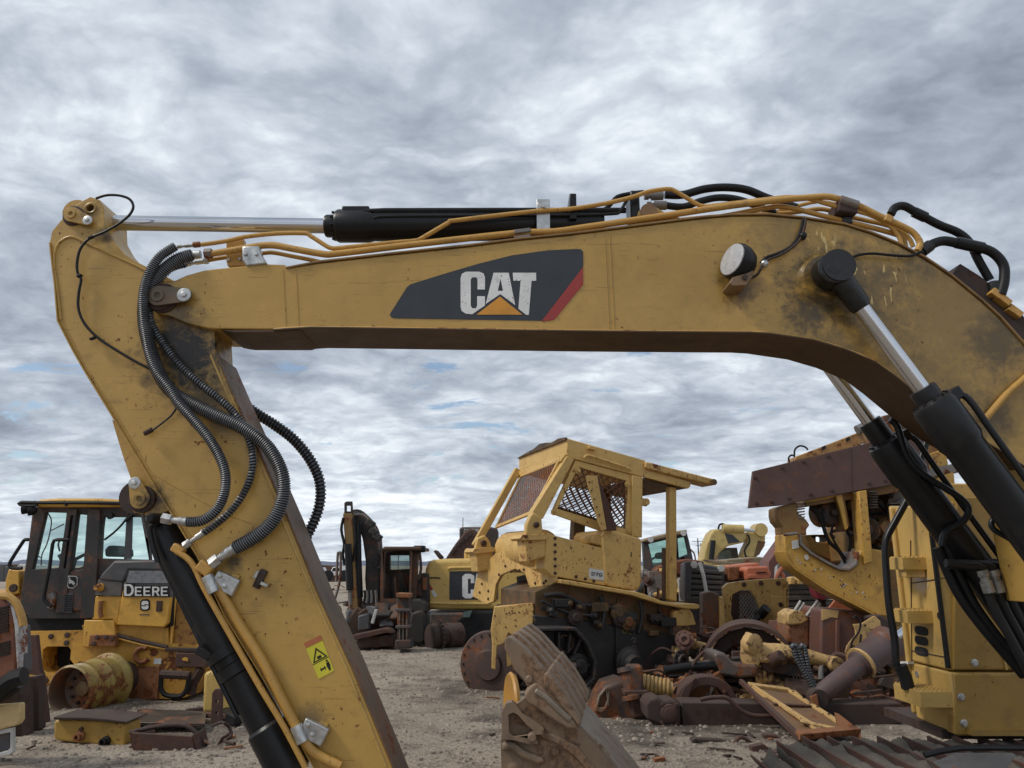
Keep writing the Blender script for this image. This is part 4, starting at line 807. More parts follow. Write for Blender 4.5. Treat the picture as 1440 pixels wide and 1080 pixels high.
for q in ([(66, 720), (72, 730), (71, 745), (66, 765), (59, 780), (58, 795)], [(72, 746), (80, 742), (90, 737)], [(50, 780), (57, 784)]): tb('cracked_sealant', M_hood, CB, q, .008, Y0 + .03, 3, 5)
tb('wiper', M_rub, LD, [(183, 722), (172, 737), (160, 749), (147, 759)], .014, Y0 - .03, 2); tb('wiper', M_rub, LD, [(187, 723), (176, 733)], .02, Y0 - .03, 1)
MB().lathe(P(159, 725, Y0 - .06), (-.3, -1, -.1), [(0, .03), (.04, .045), (.06, .045), (.062, .03)], 12).build('cab_lamp', M_rub, LD)
pr('window_bar', M_hood, CB, [(178, 722), (186, 722), (184, 786), (174, 786)], Y0 + .02, .03, .004)
pr('far_post', M_cab, LD, [(100, 718), (106, 718), (98, 800), (93, 800)], Y0 + 1.3, .04, .004)
pr('cab_pillar', M_cab, LD, [(123, 714), (141, 716), (133, 870), (112, 870), (117, 800)], Y0 - .04, .14, .012)
# hood
pr('hood_top', M_hood, LD, [(160, 788), (232, 787), (238, 803), (181, 802), (173, 820), (137, 816), (143, 806)], Y0 - .1, 1.6, .03)
HS = pr('hood_side', M_ldy2, LD, [(173, 826), (237, 828), (240, 840), (236, 876), (230, 882.5), (164, 879)], Y0 - .08, .10, .015)
pr('hood_side', M_ldy2, LD, [(134, 838), (172, 838), (164, 880), (158, 871), (129, 871)], Y0 - .04, .10, .012)
pr('hood_band', M_hood, LD, [(180, 802), (238, 802), (240, 840), (172, 838)], Y0 - .09, .09, .006)
pr('hood_strip', paint('weathered_strip', (.20, .205, .22), rust=0, dirt=.8, rough=.6, chips=0, streak=.2, scale=4, dirtcol=(.07, .07, .08)), LD, [(182, 803), (237, 803), (238, 820), (177, 820)], Y0 - .10, .02, .002)
pr('worn_panel', paint('worn_wood_grey', (.12, .11, .10), rust=.2, dirt=.6, streak=.9, chips=.2, dirtcol=(.04, .03, .03)), LD, [(138, 815), (172, 818), (170, 838), (133, 837)], Y0 - .08, .06, .004)
MB().lathe(P(142, 826, Y0 - .08), (-.2, -1, 0), [(0, .05), (.04, .045), (.06, .03), (.10, .03)], 12).build('latch', M_ldy, LD)
tb('latch', M_rustor, LD, [(142, 845), (141, 862), (143, 868)], .03, Y0 - .08, 2)
def glyphs(par, txt, x0, y0, h, w, gap, Y, mat, th=.008, k=.24, outline=None):
    # block letters drawn in photo pixels
    for ch in txt:
        s = w * k; u = h * k * .62
        if ch == 'D': o = [(0, 0), (w * .62, 0), (w * .9, h * .15), (w, h * .4), (w, h * .6), (w * .9, h * .85), (w * .62, h), (0, h)]; hs = [[(s, u), (w * .55, u), (w - s, h * .35), (w - s, h * .65), (w * .55, h - u), (s, h - u)]]
        elif ch == 'E': o = [(0, 0), (w * .92, 0), (w * .92, u), (s, u), (s, h * .5 - u / 2), (w * .8, h * .5 - u / 2), (w * .8, h * .5 + u / 2), (s, h * .5 + u / 2), (s, h - u), (w * .92, h - u), (w * .92, h), (0, h)]; hs = []
        elif ch == 'R': o = [(0, 0), (w * .7, 0), (w * .95, h * .12), (w * .95, h * .45), (w * .72, h * .6), (w, h), (w - s * 1.1, h), (w * .5, h * .62), (s, h * .62), (s, h), (0, h)]; hs = [[(s, u), (w * .62, u), (w * .68, h * .2), (w * .68, h * .36), (w * .6, h * .44), (s, h * .44)]]
        elif ch == '7': o = [(0, 0), (w, 0), (w, u), (w * .5, h), (w * .25, h), (w * .68, u), (0, u)]; hs = []
        elif ch == 'G': o = [(w, 0), (0, 0), (0, h), (w, h), (w, h * .5), (w * .5, h * .5), (w * .5, h * .5 + u * .8), (w - s, h * .5 + u * .8), (w - s, h - u), (s, h - u), (s, u), (w, u)]; hs = []
        sh_ = lambda q: [(x0 + a - .18 * 0 * b, y0 + b) for a, b in q]
        if outline:
            oo = [(x0 - outline, y0 - outline), (x0 + w + outline, y0 - outline), (x0 + w + outline, y0 + h + outline), (x0 - outline, y0 + h + outline)]
            pr('letter_outline', M_dark, par, oo, Y + .004, .004, 0)
        pr('letter', mat, par, sh_(o), Y, th * .5, 0, [sh_(q) for q in hs]); x0 += w + gap
glyphs(HS, 'D', 174.5, 821.5, 16.5, 13.5, 0, Y0 - .115, M_white, outline=1.2); glyphs(HS, 'EERE', 189.5, 825, 13, 10.6, 1.6, Y0 - .115, M_white, outline=1.2)
LG = pr('mark_plate', M_dark, HS, [(200, 843), (207, 842.5), (210.5, 845), (210.5, 857), (207, 859), (200, 859), (197, 857), (197, 846)], Y0 - .09, .01, 0)
pr('mark', M_white, LG, [(201, 845), (206.5, 845), (208.5, 847), (208.5, 850), (203, 849.5), (203, 851), (208.5, 851.5), (208.5, 855), (206.5, 857), (201, 857), (199, 855), (199, 852.5), (205, 853), (205, 851.5), (199, 851), (199, 847)], Y0 - .10, .01, 0)
pr('latch_plate', M_rustdk, HS, [(220, 845), (228, 845), (227, 860), (219, 860)], Y0 - .10, .02, .003); pr('small_text_strip', M_hood, HS, [(196, 863.5), (210, 863.5), (210, 865), (196, 865)], Y0 - .086, .006, 0)
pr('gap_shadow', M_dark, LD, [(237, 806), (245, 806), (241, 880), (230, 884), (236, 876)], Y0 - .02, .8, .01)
# chassis
hole = [(60, 914), (66, 909), (96, 909), (100, 914), (97, 940), (92, 946), (64, 945), (59, 940)]
FR = pr('chassis', M_ldy, LD, [(33, 888), (117, 886), (115, 880), (130, 870), (164, 872), (164, 879), (236, 882), (237, 905), (292, 908), (291, 940), (287, 944), (270, 978), (250, 983), (182, 983), (186, 936), (157, 938), (112, 930), (90, 945), (62, 966), (36, 966), (32, 930)], Y0 + .02, 1.4, .015, [hole])
pr('chassis_hole_shade', M_dark, FR, [(54, 904), (106, 904), (106, 950), (54, 950)], Y0 + .35, .05, 0)  # dark sheet added to stand for the shade inside the hole
pr('hole_lip', M_rustdk, FR, grow([(57, 906), (102, 906), (100, 948), (57, 948)], .98), Y0 + .6, .05, 0)
pr('pillar_foot', M_ldy2, LD, [(118, 872), (160, 872), (162, 895), (160, 911), (115, 910), (117, 890)], Y0 - .06, .12, .012)
pr('mount_bracket', M_rustor, LD, [(126, 893), (162, 893), (162, 909), (124, 909)], Y0 - .12, .10, .008); bolts(LD, [(137, 896), (149, 896), (158, 898), (132, 905)], Y0 - .12, .03)
tb('seam_rod', M_rustdk, LD, [(164, 893), (198, 902), (235, 910)], .025, Y0 - .02, 1); tb('seam_rod', M_ldy, LD, [(164, 897), (198, 906), (235, 913)], .018, Y0 - .02, 1)
TK = pr('side_tank', paint('tank_yellow_rusty', (.36, .20, .05), rust=.42, dirt=.4, streak=.6, seed=8), LD, [(245, 832), (330, 836), (330, 909), (240, 908)], Y0 + .1, .9, .02)
tb('tank_rim', M_ldy2, TK, [(247, 830), (240, 908), (292, 910)], .025, Y0 + .06, 1)
pr('tank_shelf', M_rustdk, LD, [(232, 911), (294, 912), (294, 917), (232, 916)], Y0 - .05, .5, .006)
pr('battery_box', M_rust, LD, [(247, 918), (292, 919), (290, 939), (246, 938)], Y0 - .06, .3, .01); pr('paint_patch', M_ldy2, LD, [(256, 926), (260, 924), (264, 926), (264, 930), (257, 929)], Y0 - .07, .01, 0)
pr('skid_plate', M_rustor, LD, [(186, 937), (224, 937), (222, 984), (181, 984)], Y0 - .01, .3, .008)
tb('step_loop', M_rub, LD, [(228, 948), (226, 965), (230, 975), (240, 979), (255, 978), (263, 968), (266, 950)], .03, Y0 - .12, 3); tb('step_loop', M_rustdk, LD, [(226, 948), (267, 950)], .05, Y0 - .12, 1)
MB().arc_tube(P(200, 921, Y0 - .02), (0, -1, 0), .085, .03, 60, 330).build('tow_eye', M_rustor, LD)
pr('sticker', M_white, LD, [(217, 926), (226.5, 926), (226.5, 934), (216, 934)], Y0 + .01, .006, 0)
pr('underside', M_dark, LD, [(110, 935), (186, 935), (186, 984), (150, 984)], Y0 + .35, .6, .01)
tb('drain_arm', M_rustdk, LD, [(283, 940), (272, 960), (268, 976)], .06, Y0, 1)
bolts(LD, [(72, 895), (95, 893), (94, 904), (65, 957), (281, 946)], Y0 + .02, .035, M_rustdk)
pr('lower_cab_tray', M_dark, LD, [(36, 868), (128, 868), (117, 886), (33, 888)], Y0 + .1, 1.0, .01)
pr('front_arm', M_ldy2, LD, [(12, 800), (27, 803), (27, 834), (8, 838), (7, 818)], Y0 + .4, .4, .015); MB().lathe(P(19, 827, Y0 + .4), (0, -1, 0), [(0, .055), (.02, .05)], 16).build('arm_pin', M_rustdk, LD)
pr('front_frame', M_ldy, LD, [(-30, 830), (34, 836), (34, 890), (-30, 890)], Y0 + .5, .5, .01)
tb('cab_clutter', M_rub, LD, [(84, 780), (92, 800), (86, 820), (98, 835), (90, 850)], .03, Y0 + .1, 3); tb('cab_clutter', M_steel, LD, [(72, 835), (76, 845), (72, 855)], .05, Y0 - .02, 3)
tb('cab_clutter', M_rub, LD, [(84, 775), (82, 765), (86, 760), (95, 763)], .012, Y0 + .1, 3)
# bare wheel rim
c0, c1_ = P(96, 973, 9.15), P(140, 962, 9.62)
M_rimy = paint('rim_yellow', (.29, .22, .05), rust=.5, dirt=.6, streak=.2, chips=.6, seed=4, dirtcol=(.06, .06, .045))
dd = (c1_ - c0); WL = MB().lathe(c0, dd, [(0, .262), (.02, .285), (.035, .285), (.05, .255), (.14, .262), (.16, .285), (.20, .285), (.22, .27), (.34, .275), (.37, .30), (.40, .30), (.42, .285), (.55, .29), (.60, .335), (.63, .335)], 40, close=False)
WH = WL.build('wheel_rim', M_rimy, LD)
MB().lathe(c0, dd, [(.001, .262), (.02, .248), (.22, .24), (.24, .20), (.245, .10), (.246, .001)], 40, close=False).build('rim_well', paint('rim_rust', (.10, .06, .04), rust=.5, dirt=.4, dust=.3), WH)
MB().lathe(c0 + dd.normalized() * .245, -dd, [(0, .085), (.04, .08), (.05, .05), (.055, .001)], 20).build('hub', paint('hub_olive', (.20, .13, .05), rust=.4, dirt=.5), WH)
for k in range(10): a = 2 * math.pi * k / 10; M_ = rot_to(-dd); MB().lathe(c0 + dd.normalized() * .25 + M_ @ V((.165 * math.cos(a), .165 * math.sin(a), 0)), -dd, [(0, .018), (.05, .018)], 6).build('bolt', M_rustdk, WH)
MB().cyl(c1_ + dd * .2, c1_ + dd * 1.2, .2, 20).build('axle', M_rustdk, LD)

# ------------------------------------------------------------------ left edge scrap
HD = thing('radiator_shroud', 'brown rusty hood with slotted louvres and cream rim cut by the left picture edge', 'machine hood', on_ground(10, 1040))
M_hred = paint('hood_redbrown', (.16, .055, .03), rust=.4, dirt=.3, seed=11, streak=.5)
H1 = pr('hood', M_hred, HD, [(-60, 838), (3, 838), (14, 850), (20, 880), (24, 945), (0, 968), (-60, 985)], 6.6, .12, .02)
for k in range(9):
    pr('louvre', M_dark, H1, [(-8, 856 + k * 4.2), (11, 852 + k * 4.2), (11, 854.4 + k * 4.2), (-8, 858.4 + k * 4.2)], 6.585, .02, 0)
for k in range(5): pr('louvre', M_dark, H1, [(-8, 906 + k * 4.2), (13, 901 + k * 4.2), (13, 903.4 + k * 4.2), (-8, 908.4 + k * 4.2)], 6.585, .02, 0)
pr('hood_edge', paint('flaking_white', (.45, .45, .46), rust=.3, dirt=.6, chips=.8, scale=2), HD, [(3, 838), (10, 841), (20, 856), (27, 880), (26, 945), (24, 945), (20, 880), (14, 850)], 6.59, .12, .01)
pr('hood_side', M_hood, HD, [(24, 880), (31, 880), (34, 945), (25, 948)], 6.65, .12, .01)
tb('rim_strip', M_tubeY, HD, [(2, 838), (14, 840), (24, 850), (31, 868), (33, 880)], .03, 6.6, 3)
tb('hose', M_rub, HD, [(-20, 985), (0, 968), (18, 955), (34, 950)], .07, 6.6, 3); tb('hose', M_rubber2 if False else M_rub, HD, [(-20, 990), (5, 975), (25, 960)], .06, 6.7, 3)
pr('support_stand', M_rustdk, HD, [(-60, 975), (10, 960), (26, 955), (30, 1036), (-60, 1040)], 6.9, .15, .01)
b_ = pr('channel_beam', M_rust, None, [(31, 894), (51, 893), (56, 940), (60, 950), (67, 1018), (61, 1022), (54, 950), (36, 948)], 8.6, .06, .006); tag(b_, 'tall rusty steel channel leaning upright behind the loader front', 'steel beam')
for i, (q, Y, lb) in enumerate((([(24, 955), (37, 953), (38, 1036), (20, 1036)], 8.0, 'leftmost upright dark steel channel beside the slotted hood'), ([(39, 952), (54, 950), (55, 1026), (40, 1034)], 8.15, 'flat upright dark steel channel with a lug, between two others'))):
    tag(MB().prism(L(q, Y), (0, .12, 0)).build('channel_beam', M_rustdk, None, bevel=.01), lb, 'steel beam', 'upright steel channels on the left')
CR = thing('cream_box', 'cream metal box on a pale frame at the bottom left corner', 'box', on_ground(5, 1066))
pr('lid', paint('cream', (.56, .43, .25), rust=.05, dirt=.3), CR, [(-60, 1002), (-8, 992), (28, 989), (28, 1013), (24, 1020), (-60, 1042)], 6.75, .08, .015)
pr('frame', M_offw, CR, [(-60, 1036), (18, 1023), (18, 1058), (12, 1062), (-60, 1080), (-60, 1074), (10, 1056), (14, 1052), (14, 1030), (-60, 1044)], 6.78, .04, .006)
pr('panel', M_hood, CR, [(-60, 1040), (14, 1028), (14, 1054), (-60, 1072)], 6.82, .04, .006)
TN = thing('fuel_tank', 'dented yellow tank with two ports lying on the gravel', 'tank', on_ground(125, 1050))
tn = pr('shell', paint('tank_yellow', (.42, .27, .07), rust=.2, dirt=.4, seed=6, chips=.8), TN, [(76, 1013), (100, 1012), (150, 1014), (172, 1017), (176, 1020), (176, 1048), (172, 1051), (140, 1048), (80, 1042), (75, 1038)], 7.75, .32, .02, seg=3)
pr('lid_flange', M_rustdk, TN, [(75, 1008.5), (120, 1009), (152, 1011.5), (178, 1015), (178, 1017), (150, 1014.5), (110, 1012), (75, 1012)], 7.7, .42, .003)
for x, y, m in ((114, 1035, M_rustor), (150, 1042, M_rub)):
    MB().lathe(P(x, y, 7.75), (-.2, -1, 0), [(0, .045), (.02, .045), (.025, .03), (.05, .03), (.052, .036), (.065, .036), (.066, .02), (.03, .019)], 16).build('port', m, TN)
MB().lathe(P(115, 1025, 7.75), (0, -1, 0), [(0, .02), (.03, .015)], 10).build('plug', M_rust, TN)
bs_ = pr('floor_plate', paint('black_plate', (.035, .032, .03), rust=.2, dirt=.4, rough=.35, dust=.1), None, [(150, 1012), (222, 1004), (288, 1009), (288, 1018), (230, 1028), (182, 1027)], 7.9, .02); bpy.data.objects.remove(bs_)
m_ = MB().prism([G(150, 1019, .05), G(205, 1001, .05), G(290, 1004, .05), G(288, 1022, .05)], (0, 0, .03)).build('floor_plate', paint('black_plate', (.035, .032, .03), rust=.2, dirt=.4, rough=.35, dust=.1), None, bevel=.004); tag(m_, 'flat dark steel sheet lying behind the yellow tank', 'steel sheet')
TR = thing('bent_trough', 'brown bent steel trough with a torn end lying on gravel', 'scrap trough', on_ground(240, 1062))
a_ = L([(184, 1032), (184, 1050), (195, 1063), (250, 1066), (277, 1064), (272, 1050), (270, 1036)], 7.45)
pr('tray', M_rust, TR, [(183, 1030), (270, 1036), (273, 1050), (278, 1064), (195, 1062), (185, 1052)], 7.45, .03, .006)
MB().ribbon(L([(183, 1030), (185, 1052), (195, 1063), (278, 1065)], 7.45), .012, (0, .45, 0)).build('floor', M_rust, TR, bevel=.003)
q0 = [P(a, b, 7.5) for a, b in ((270, 1018), (284, 1028), (286, 1045), (276, 1060))]
MB().ribbon([P(270, 1034, 7.45), P(277, 1063, 7.45), P(288, 1067, 7.5), P(303, 1052, 7.6), P(312, 1037, 7.7)], .012, (0, .28, 0)).build('curled_end', M_rust, TR, bevel=.003)
tb('lip', M_rustdk, TR, [(183, 1030), (225, 1021), (262, 1021), (282, 1038), (287, 1050)], .02, 7.6, 3)
MB().box(P(296, 1046, 7.65), (.14, .10, .012), ry=.5, rz=.4).build('torn_flap', paint('bare_tan', (.30, .18, .11), rust=.3), TR)
BRK = tag(pr('lug_plate', M_rust, None, [(296, 1018), (298, 975), (302, 969), (309, 969), (312, 975), (311, 1018)], 8.1, .05, .006, [arc_px(305, 987, 2.2, 0, 315, 7), arc_px(305, 1003, 2.2, 0, 315, 7)]), 'upright rusty lug plate with two holes beside the stick', 'lug plate')
DRM = tag(MB().prism(L([(284, 1003), (286, 946), (297, 943), (308, 944), (325, 955), (334, 975), (338, 995), (318, 1004)], 8.9), (0, .5, 0)).build('yellow_housing', paint('housing_yellow', (.50, .36, .13), rust=.1, dirt=.2, seed=13), None, bevel=.04, seg=4), 'smooth yellow rounded housing behind the black bucket cylinder', 'machine cover')
tag(MB().bar(G(195, 1000, .05), G(335, 1008, .06), .06, .05).build('iron_bar', M_rust, None, bevel=.006), 'long thin rusty bar lying in front of the loader', 'steel bar', 'loose bars by the loader')
tag(MB().bar(G(262, 1000, .04), G(355, 990, .10), .07, .05).build('iron_bar', M_rustdk, None, bevel=.006), 'short dark bar lying against the rounded yellow housing', 'steel bar', 'loose bars by the loader')
M_ = MB()
tag(MB().tube([G(300, 1020, .10), G(312, 1016, .18), G(322, 1022, .13), G(325, 1035, .06), G(316, 1042, .03), G(330, 1046, .03)], .016, 8, 4).build('chain_tangle', M_rustdk, None), 'tangle of dark rusty cable beside the lug plate', 'cable')
SL = MB().prism([G(306, 1012, 0), G(350, 1000, 0), G(362, 1012, 0), G(330, 1022, 0)], (0, 0, .10)).cut(2).jitter(.02, 5).build('rubber_slab', M_rub, None, bevel=.01); tag(SL, 'black rubber slab lying under the black bucket cylinder', 'rubber slab')
# ------------------------------------------------------------------ burnt excavator in the middle distance
BX = thing('excavator', 'burnt dark excavator with raised stick and rusty open cab, far left of the bulldozer', 'excavator', on_ground(540, 905))
Yb = 16.5
M_burn = paint('burnt_steel', (.032, .028, .026), rust=.22, dirt=.5, rough=.7, chips=.3, seed=21)
M_burny = paint('burnt_yellow', (.22, .135, .04), rust=.38, dirt=.6, rough=.6, chips=.4, seed=22, dirtcol=(.03, .025, .02))
M_burno = paint('burnt_orange', (.075, .040, .024), rust=.3, dirt=.45, rough=.75, seed=23)
s_ = pr('stick', M_burny, BX, [(482, 724), (484, 719), (495, 719), (498, 760), (505, 865), (490, 865), (487, 790)], Yb, .5, .02)
pr('stick_fork', M_burn, s_, [(484, 722), (484, 707), (487, 705), (495, 705), (496, 722)], Yb, .08, .01, [[(487, 711), (493, 711), (493, 719), (487, 719)]]); pr('stick_fork', M_burn, s_, [(484, 722), (484, 707), (487, 705), (495, 705), (496, 722)], Yb + .4, .08, .01, [[(487, 711), (493, 711), (493, 719), (487, 719)]])
tb('cylinder', M_black, BX, [(489, 765), (491, 800), (492, 830)], .075, Yb - .15, 1, 14); tb('rod', M_steel, BX, [(492, 830), (494, 868)], .04, Yb - .15, 1)
pr('boom', M_burn, BX, [(494, 722), (500, 718), (508, 724), (516, 731), (524, 741), (531, 756), (533, 785), (533, 848), (516, 848), (513, 815), (514, 790), (510, 760), (504, 738), (498, 735)], Yb + .2, .6, .03)
tb('boom_cylinder', M_black, BX, [(503, 735), (504, 790), (506, 840)], .07, Yb + .05, 1, 12); tb('boom_pipe', M_steel, BX, [(498, 724), (510, 724), (520, 733), (528, 745), (531, 750)], .03, Yb + .1, 3)
tb('boom_pipe', M_burn, BX, [(496, 720), (506, 720), (518, 730), (527, 741), (532, 755), (533, 790)], .05, Yb + .5, 3)
for q in ((525, 748), (530, 755), (520, 736)): MB().box(P(q[0] + 1, q[1], Yb), (.18, .2, .14), ry=.6).build('boom_clamp', M_burn, BX, bevel=.02)
tb('hose', M_rub, BX, [(483, 728), (480, 745), (484, 765), (482, 780), (485, 795)], .03, Yb, 3); tb('hose', M_rub, BX, [(497, 728), (500, 760), (496, 790)], .03, Yb - .05, 3)
tb('hose', M_rub, BX, [(531, 780), (536, 792), (532, 800), (524, 790)], .03, Yb, 3)
cabw = [(549, 780), (575, 780), (576, 800), (549, 801)]
cf = pr('cab', M_burno, BX, [(534, 848), (536, 776), (540, 769), (580, 769), (578, 848)], Yb - .1, .09, .02, [[(540, 776), (577, 774), (575, 842), (539, 842)]])
pr('cab', M_burno, BX, [(534, 848), (536, 776), (540, 769), (580, 769), (578, 848)], Yb + 1.3, .09, .02, [cabw])
pr('cab_roof', M_burno, BX, [(535, 774), (540, 768.5), (592, 768.5), (593, 774)], Yb - .15, 1.6, .03)
pr('window', glass('burnt_glass', (.72, .80, .78), .3, .1), cf, cabw, Yb + 1.2, .02, 0)
pr('cab_back', M_burn, BX, [(541, 802), (577, 800), (577, 845), (539, 845)], Yb + .9, .1, .01); pr('cab_inner', M_burn, BX, [(542, 776), (547, 776), (547, 805), (541, 805)], Yb + .8, .1, .01); pr('cab_inner', M_burn, BX, [(546, 776), (576, 774), (576, 781), (546, 781)], Yb + .7, .1, .01)
tb('cab_lever', M_burno, BX, [(556, 812), (557, 840)], .03, Yb + .2, 1); tb('cab_lever', M_burno, BX, [(561, 810), (560, 842)], .03, Yb + .3, 1)
pr('seat', M_burn, BX, [(550, 845), (549, 815), (555, 806), (563, 806), (566, 820), (574, 845)], Yb + .5, .6, .04)
pr('cab_post', M_burno, BX, [(577, 772), (588, 770), (583, 850), (576, 850)], Yb, .3, .02); tb('mirror_bar', M_burn, BX, [(590, 776), (592, 800), (588, 815)], .03, Yb, 3)
MB().box(P(590, 772, Yb), (.25, .2, .14)).build('cab_lamp', M_rub, BX, bevel=.03)
pr('body', M_burn, BX, [(506, 848), (540, 845), (590, 842), (600, 848), (600, 862), (570, 866), (508, 866)], Yb - .1, 2.2, .04, jit=.03)
pr('body', M_burn, BX, [(583, 812), (590, 806), (602, 806), (604, 846), (584, 848)], Yb + .3, 1.5, .03); pr('body_panel', M_burno, BX, [(586, 822), (592, 820), (593, 838), (585, 838)], Yb + .25, .1, .01); pr('body_panel', M_rustor, BX, [(594, 812), (600, 812), (600, 830), (594, 830)], Yb + .25, .1, .01)
for k in range(6): tb('hose', M_steel if k % 2 else M_rub, BX, [(513 + k * 3, 830), (514 + k * 3, 838 + k % 3), (512 + k * 3.4, 848)], .035, Yb - .1, 3)
rg = random.Random(4)
pr('track', M_burn, BX, [(578, 862), (592, 858), (597, 864), (598, 900), (592, 906), (578, 905), (570, 900)], Yb - .3, .6, .04); pr('track', M_rustdk, BX, [(486, 866), (560, 866), (562, 904), (486, 905)], Yb + .3, .6, .05, jit=.04)
for k in range(10):
    x = 496 + k * 8; MB().box(P(x, 864 + rg.random() * 12, Yb - .1), (.25 + .2 * rg.random(), .3, .15 + .25 * rg.random()), rz=rg.random() * 2, ry=rg.random()).cut(1).jitter(.04, 5).build('undercarriage_part', rg.choice((M_burn, M_steel, M_burno, M_hood)), BX, bevel=.03)
pr('bucket', M_hood, BX, [(503, 866), (518, 862), (520, 885), (503, 888)], Yb - .5, .8, .03); pr('bucket_arm', M_offw, BX, [(527, 857), (531, 857), (525, 878), (521, 876)], Yb - .5, .08, .01)
PL = thing('cutting_edge', 'long brown blade plate on a dark heap below the burnt excavator', 'blade', on_ground(525, 911))
pr('plate', M_rust, PL, [(494, 894), (540, 884), (547, 886), (552, 891), (543, 890), (500, 900)], 15.6, .5, .01, label='brown flat blade')
pr('base', M_rustdk, PL, [(498, 899), (543, 891), (553, 893), (556, 908), (530, 912), (500, 912)], 15.7, .8, .04, jit=.05)
PO = thing('jack_post', 'upright grey steel post on a square foot in front of the burnt cab', 'steel post', on_ground(566, 912))
pr('post', M_burn, PO, [(558, 838), (575, 838), (573, 905), (559, 905)], 15.4, .3, .02); pr('foot', M_burn, PO, [(556, 900), (577, 900), (579, 912), (554, 912)], 15.3, .5, .02)
pr('head_plate', M_rustor, PO, [(557, 834), (576, 835), (576, 841), (557, 840)], 15.3, .5, .01)
for x in (561, 566, 571): pr('rib', M_steel, PO, [(x, 860), (x + 1.5, 860), (x + 1.5, 903), (x, 903)], 15.34, .05, .005)
pr('cross_plate', M_hood, PO, [(556, 856), (577, 856), (577, 860), (556, 860)], 15.32, .3, .01); pr('cross_plate', M_hood, PO, [(556, 880), (577, 879), (577, 883), (556, 884)], 15.32, .3, .01)
# heaps farther back on the left
def junk(name, label, cat, cx, cy, w, h, Y, mats, n, seed, group=None):
    T = thing(name, label, cat, tuple(V((P(cx, cy, Y).x, Y, 0)))); r_ = random.Random(seed)
    for k in range(n):
        a = r_.uniform(-1, 1); b = r_.random() ** 1.2 * (1 - abs(a) ** 2 * .7)
        p = P(cx + a * w / 2, cy - b * h, Y + r_.uniform(-.3, .6)); s = w / 1080 * Y * r_.uniform(.12, .34); kd = r_.randrange(8)
        m = MB()
        if kd == 0: m.box(p, (s, s * .8, s * r_.uniform(.3, .8)), rz=r_.random() * 3, ry=r_.uniform(-.5, .5)).cut(1).jitter(s * .08, 3 / s * .5)
        elif kd == 1: m.lathe(p, (r_.uniform(-1, 1), r_.uniform(-1, .2), r_.uniform(-.5, .5)), [(0, s * .25), (s * .3, s * .28), (s * .32, s * .18), (s * .8, s * .16)], 14)
        elif kd == 3:
            d_ = V((r_.uniform(-1, 1), -1, r_.uniform(-.4, .8))).normalized(); m.lathe(p, d_, [(0, s * .42), (s * .07, s * .42), (s * .08, s * .26), (s * .2, s * .24), (s * .21, s * .12), (s * .1, s * .11)], 20); M_ = rot_to(d_)
            for j in range(8): m.lathe(p + d_ * s * .06 + M_ @ V((s * .34 * math.cos(j * .785), s * .34 * math.sin(j * .785), 0)), d_, [(0, s * .04), (s * .06, s * .035)], 6)
        elif kd == 4: q = p + V((r_.uniform(-.4, .4) * s, 0, s * .5)); m.bar(p, q, s * .5, s * .06); m.bar(p + V((0, -s * .2, 0)), p + V((s * .5, -s * .3, s * .1)), s * .4, s * .06)
        elif kd == 5: m.tube([p + V((s * .5 * (j / 40 - .5), s * .16 * math.sin(j * .9), s * .16 * math.cos(j * .9))) for j in range(41)], s * .03, 6, 1)
        elif kd == 6:
            a_ = r_.random() * 3; m.prism([p + V((math.cos(a_) * x_ * s, 0, z_ * s)) for x_, z_ in ((-.7, 0), (-.5, .3), (-.1, .35), (.2, .22), (.6, .3), (.7, .05), (.3, -.12), (-.3, -.1))], V((0, s * .25, 0))).cut(1).jitter(s * .07, 2 / s)
        elif kd == 7: m.tube([p + V((x_ * s, y_ * s, z_ * s)) for x_, y_, z_ in ((-.9, 0, .1), (-.4, -.2, .5 * r_.random()), (.2, -.3, .2), (.8, 0, -.2))], s * .06, 8, 5)
        else: m.bar(p - V((s * .8, 0, r_.uniform(-.2, .4) * s)), p + V((s * .8, r_.uniform(-.5, .5) * s, r_.uniform(-.2, .5) * s)), s * .18, s * .12)
        m.build('scrap_piece', r_.choice(mats), T, bevel=s * .03)
    return T
junk('scrap_heap', 'low rusty scrap heap behind the foreground stick, left of the burnt stick', 'scrap heap', 468, 868, 50, 50, 19, (M_burn, M_rust, M_burno, M_rustor, M_hood), 22, 31)
def pickup(x0, x1, y0, y1, Y, label):
    T = thing('pickup_truck', label, 'truck', on_ground((x0 + x1) / 2, y1)); w = x1 - x0; h = y1 - y0
    T.location = (P((x0 + x1) / 2, y1, Y).x, Y, 0)
    f = lambda a, b: (x0 + a * w, y0 + b * h)
    pr('body', M_white, T, [f(0, .45), f(.28, .42), f(.36, .02), f(.62, .0), f(.70, .42), f(1, .46), f(1, .85), f(0, .85)], Y, 2.0, .05, seg=3)
    pr('window', M_dark, T, [f(.33, .40), f(.39, .1), f(.6, .08), f(.66, .40)], Y - .01, 2.02, 0)
    for a in (.18, .82): MB().lathe(P(*f(a, .85), Y - .02), (0, 1, 0), [(0, .15), (.01, .34), (.22, .34)], 18).build('wheel', M_rub, T)
pickup(455, 490, 797, 812, 48, 'white pickup parked far off beside the burnt stick')
pickup(432, 458, 798, 812, 52, 'white van far off partly behind the foreground stick')
tb_ = thing('yard_ladder', 'thin bent steel ladder rail standing left of the burnt stick', 'ladder', on_ground(475, 880)); tb('rail', M_steel, tb_, [(473, 818), (475, 780), (477, 777), (479, 780), (478, 815), (470, 845)], .03, 17.5, 3)

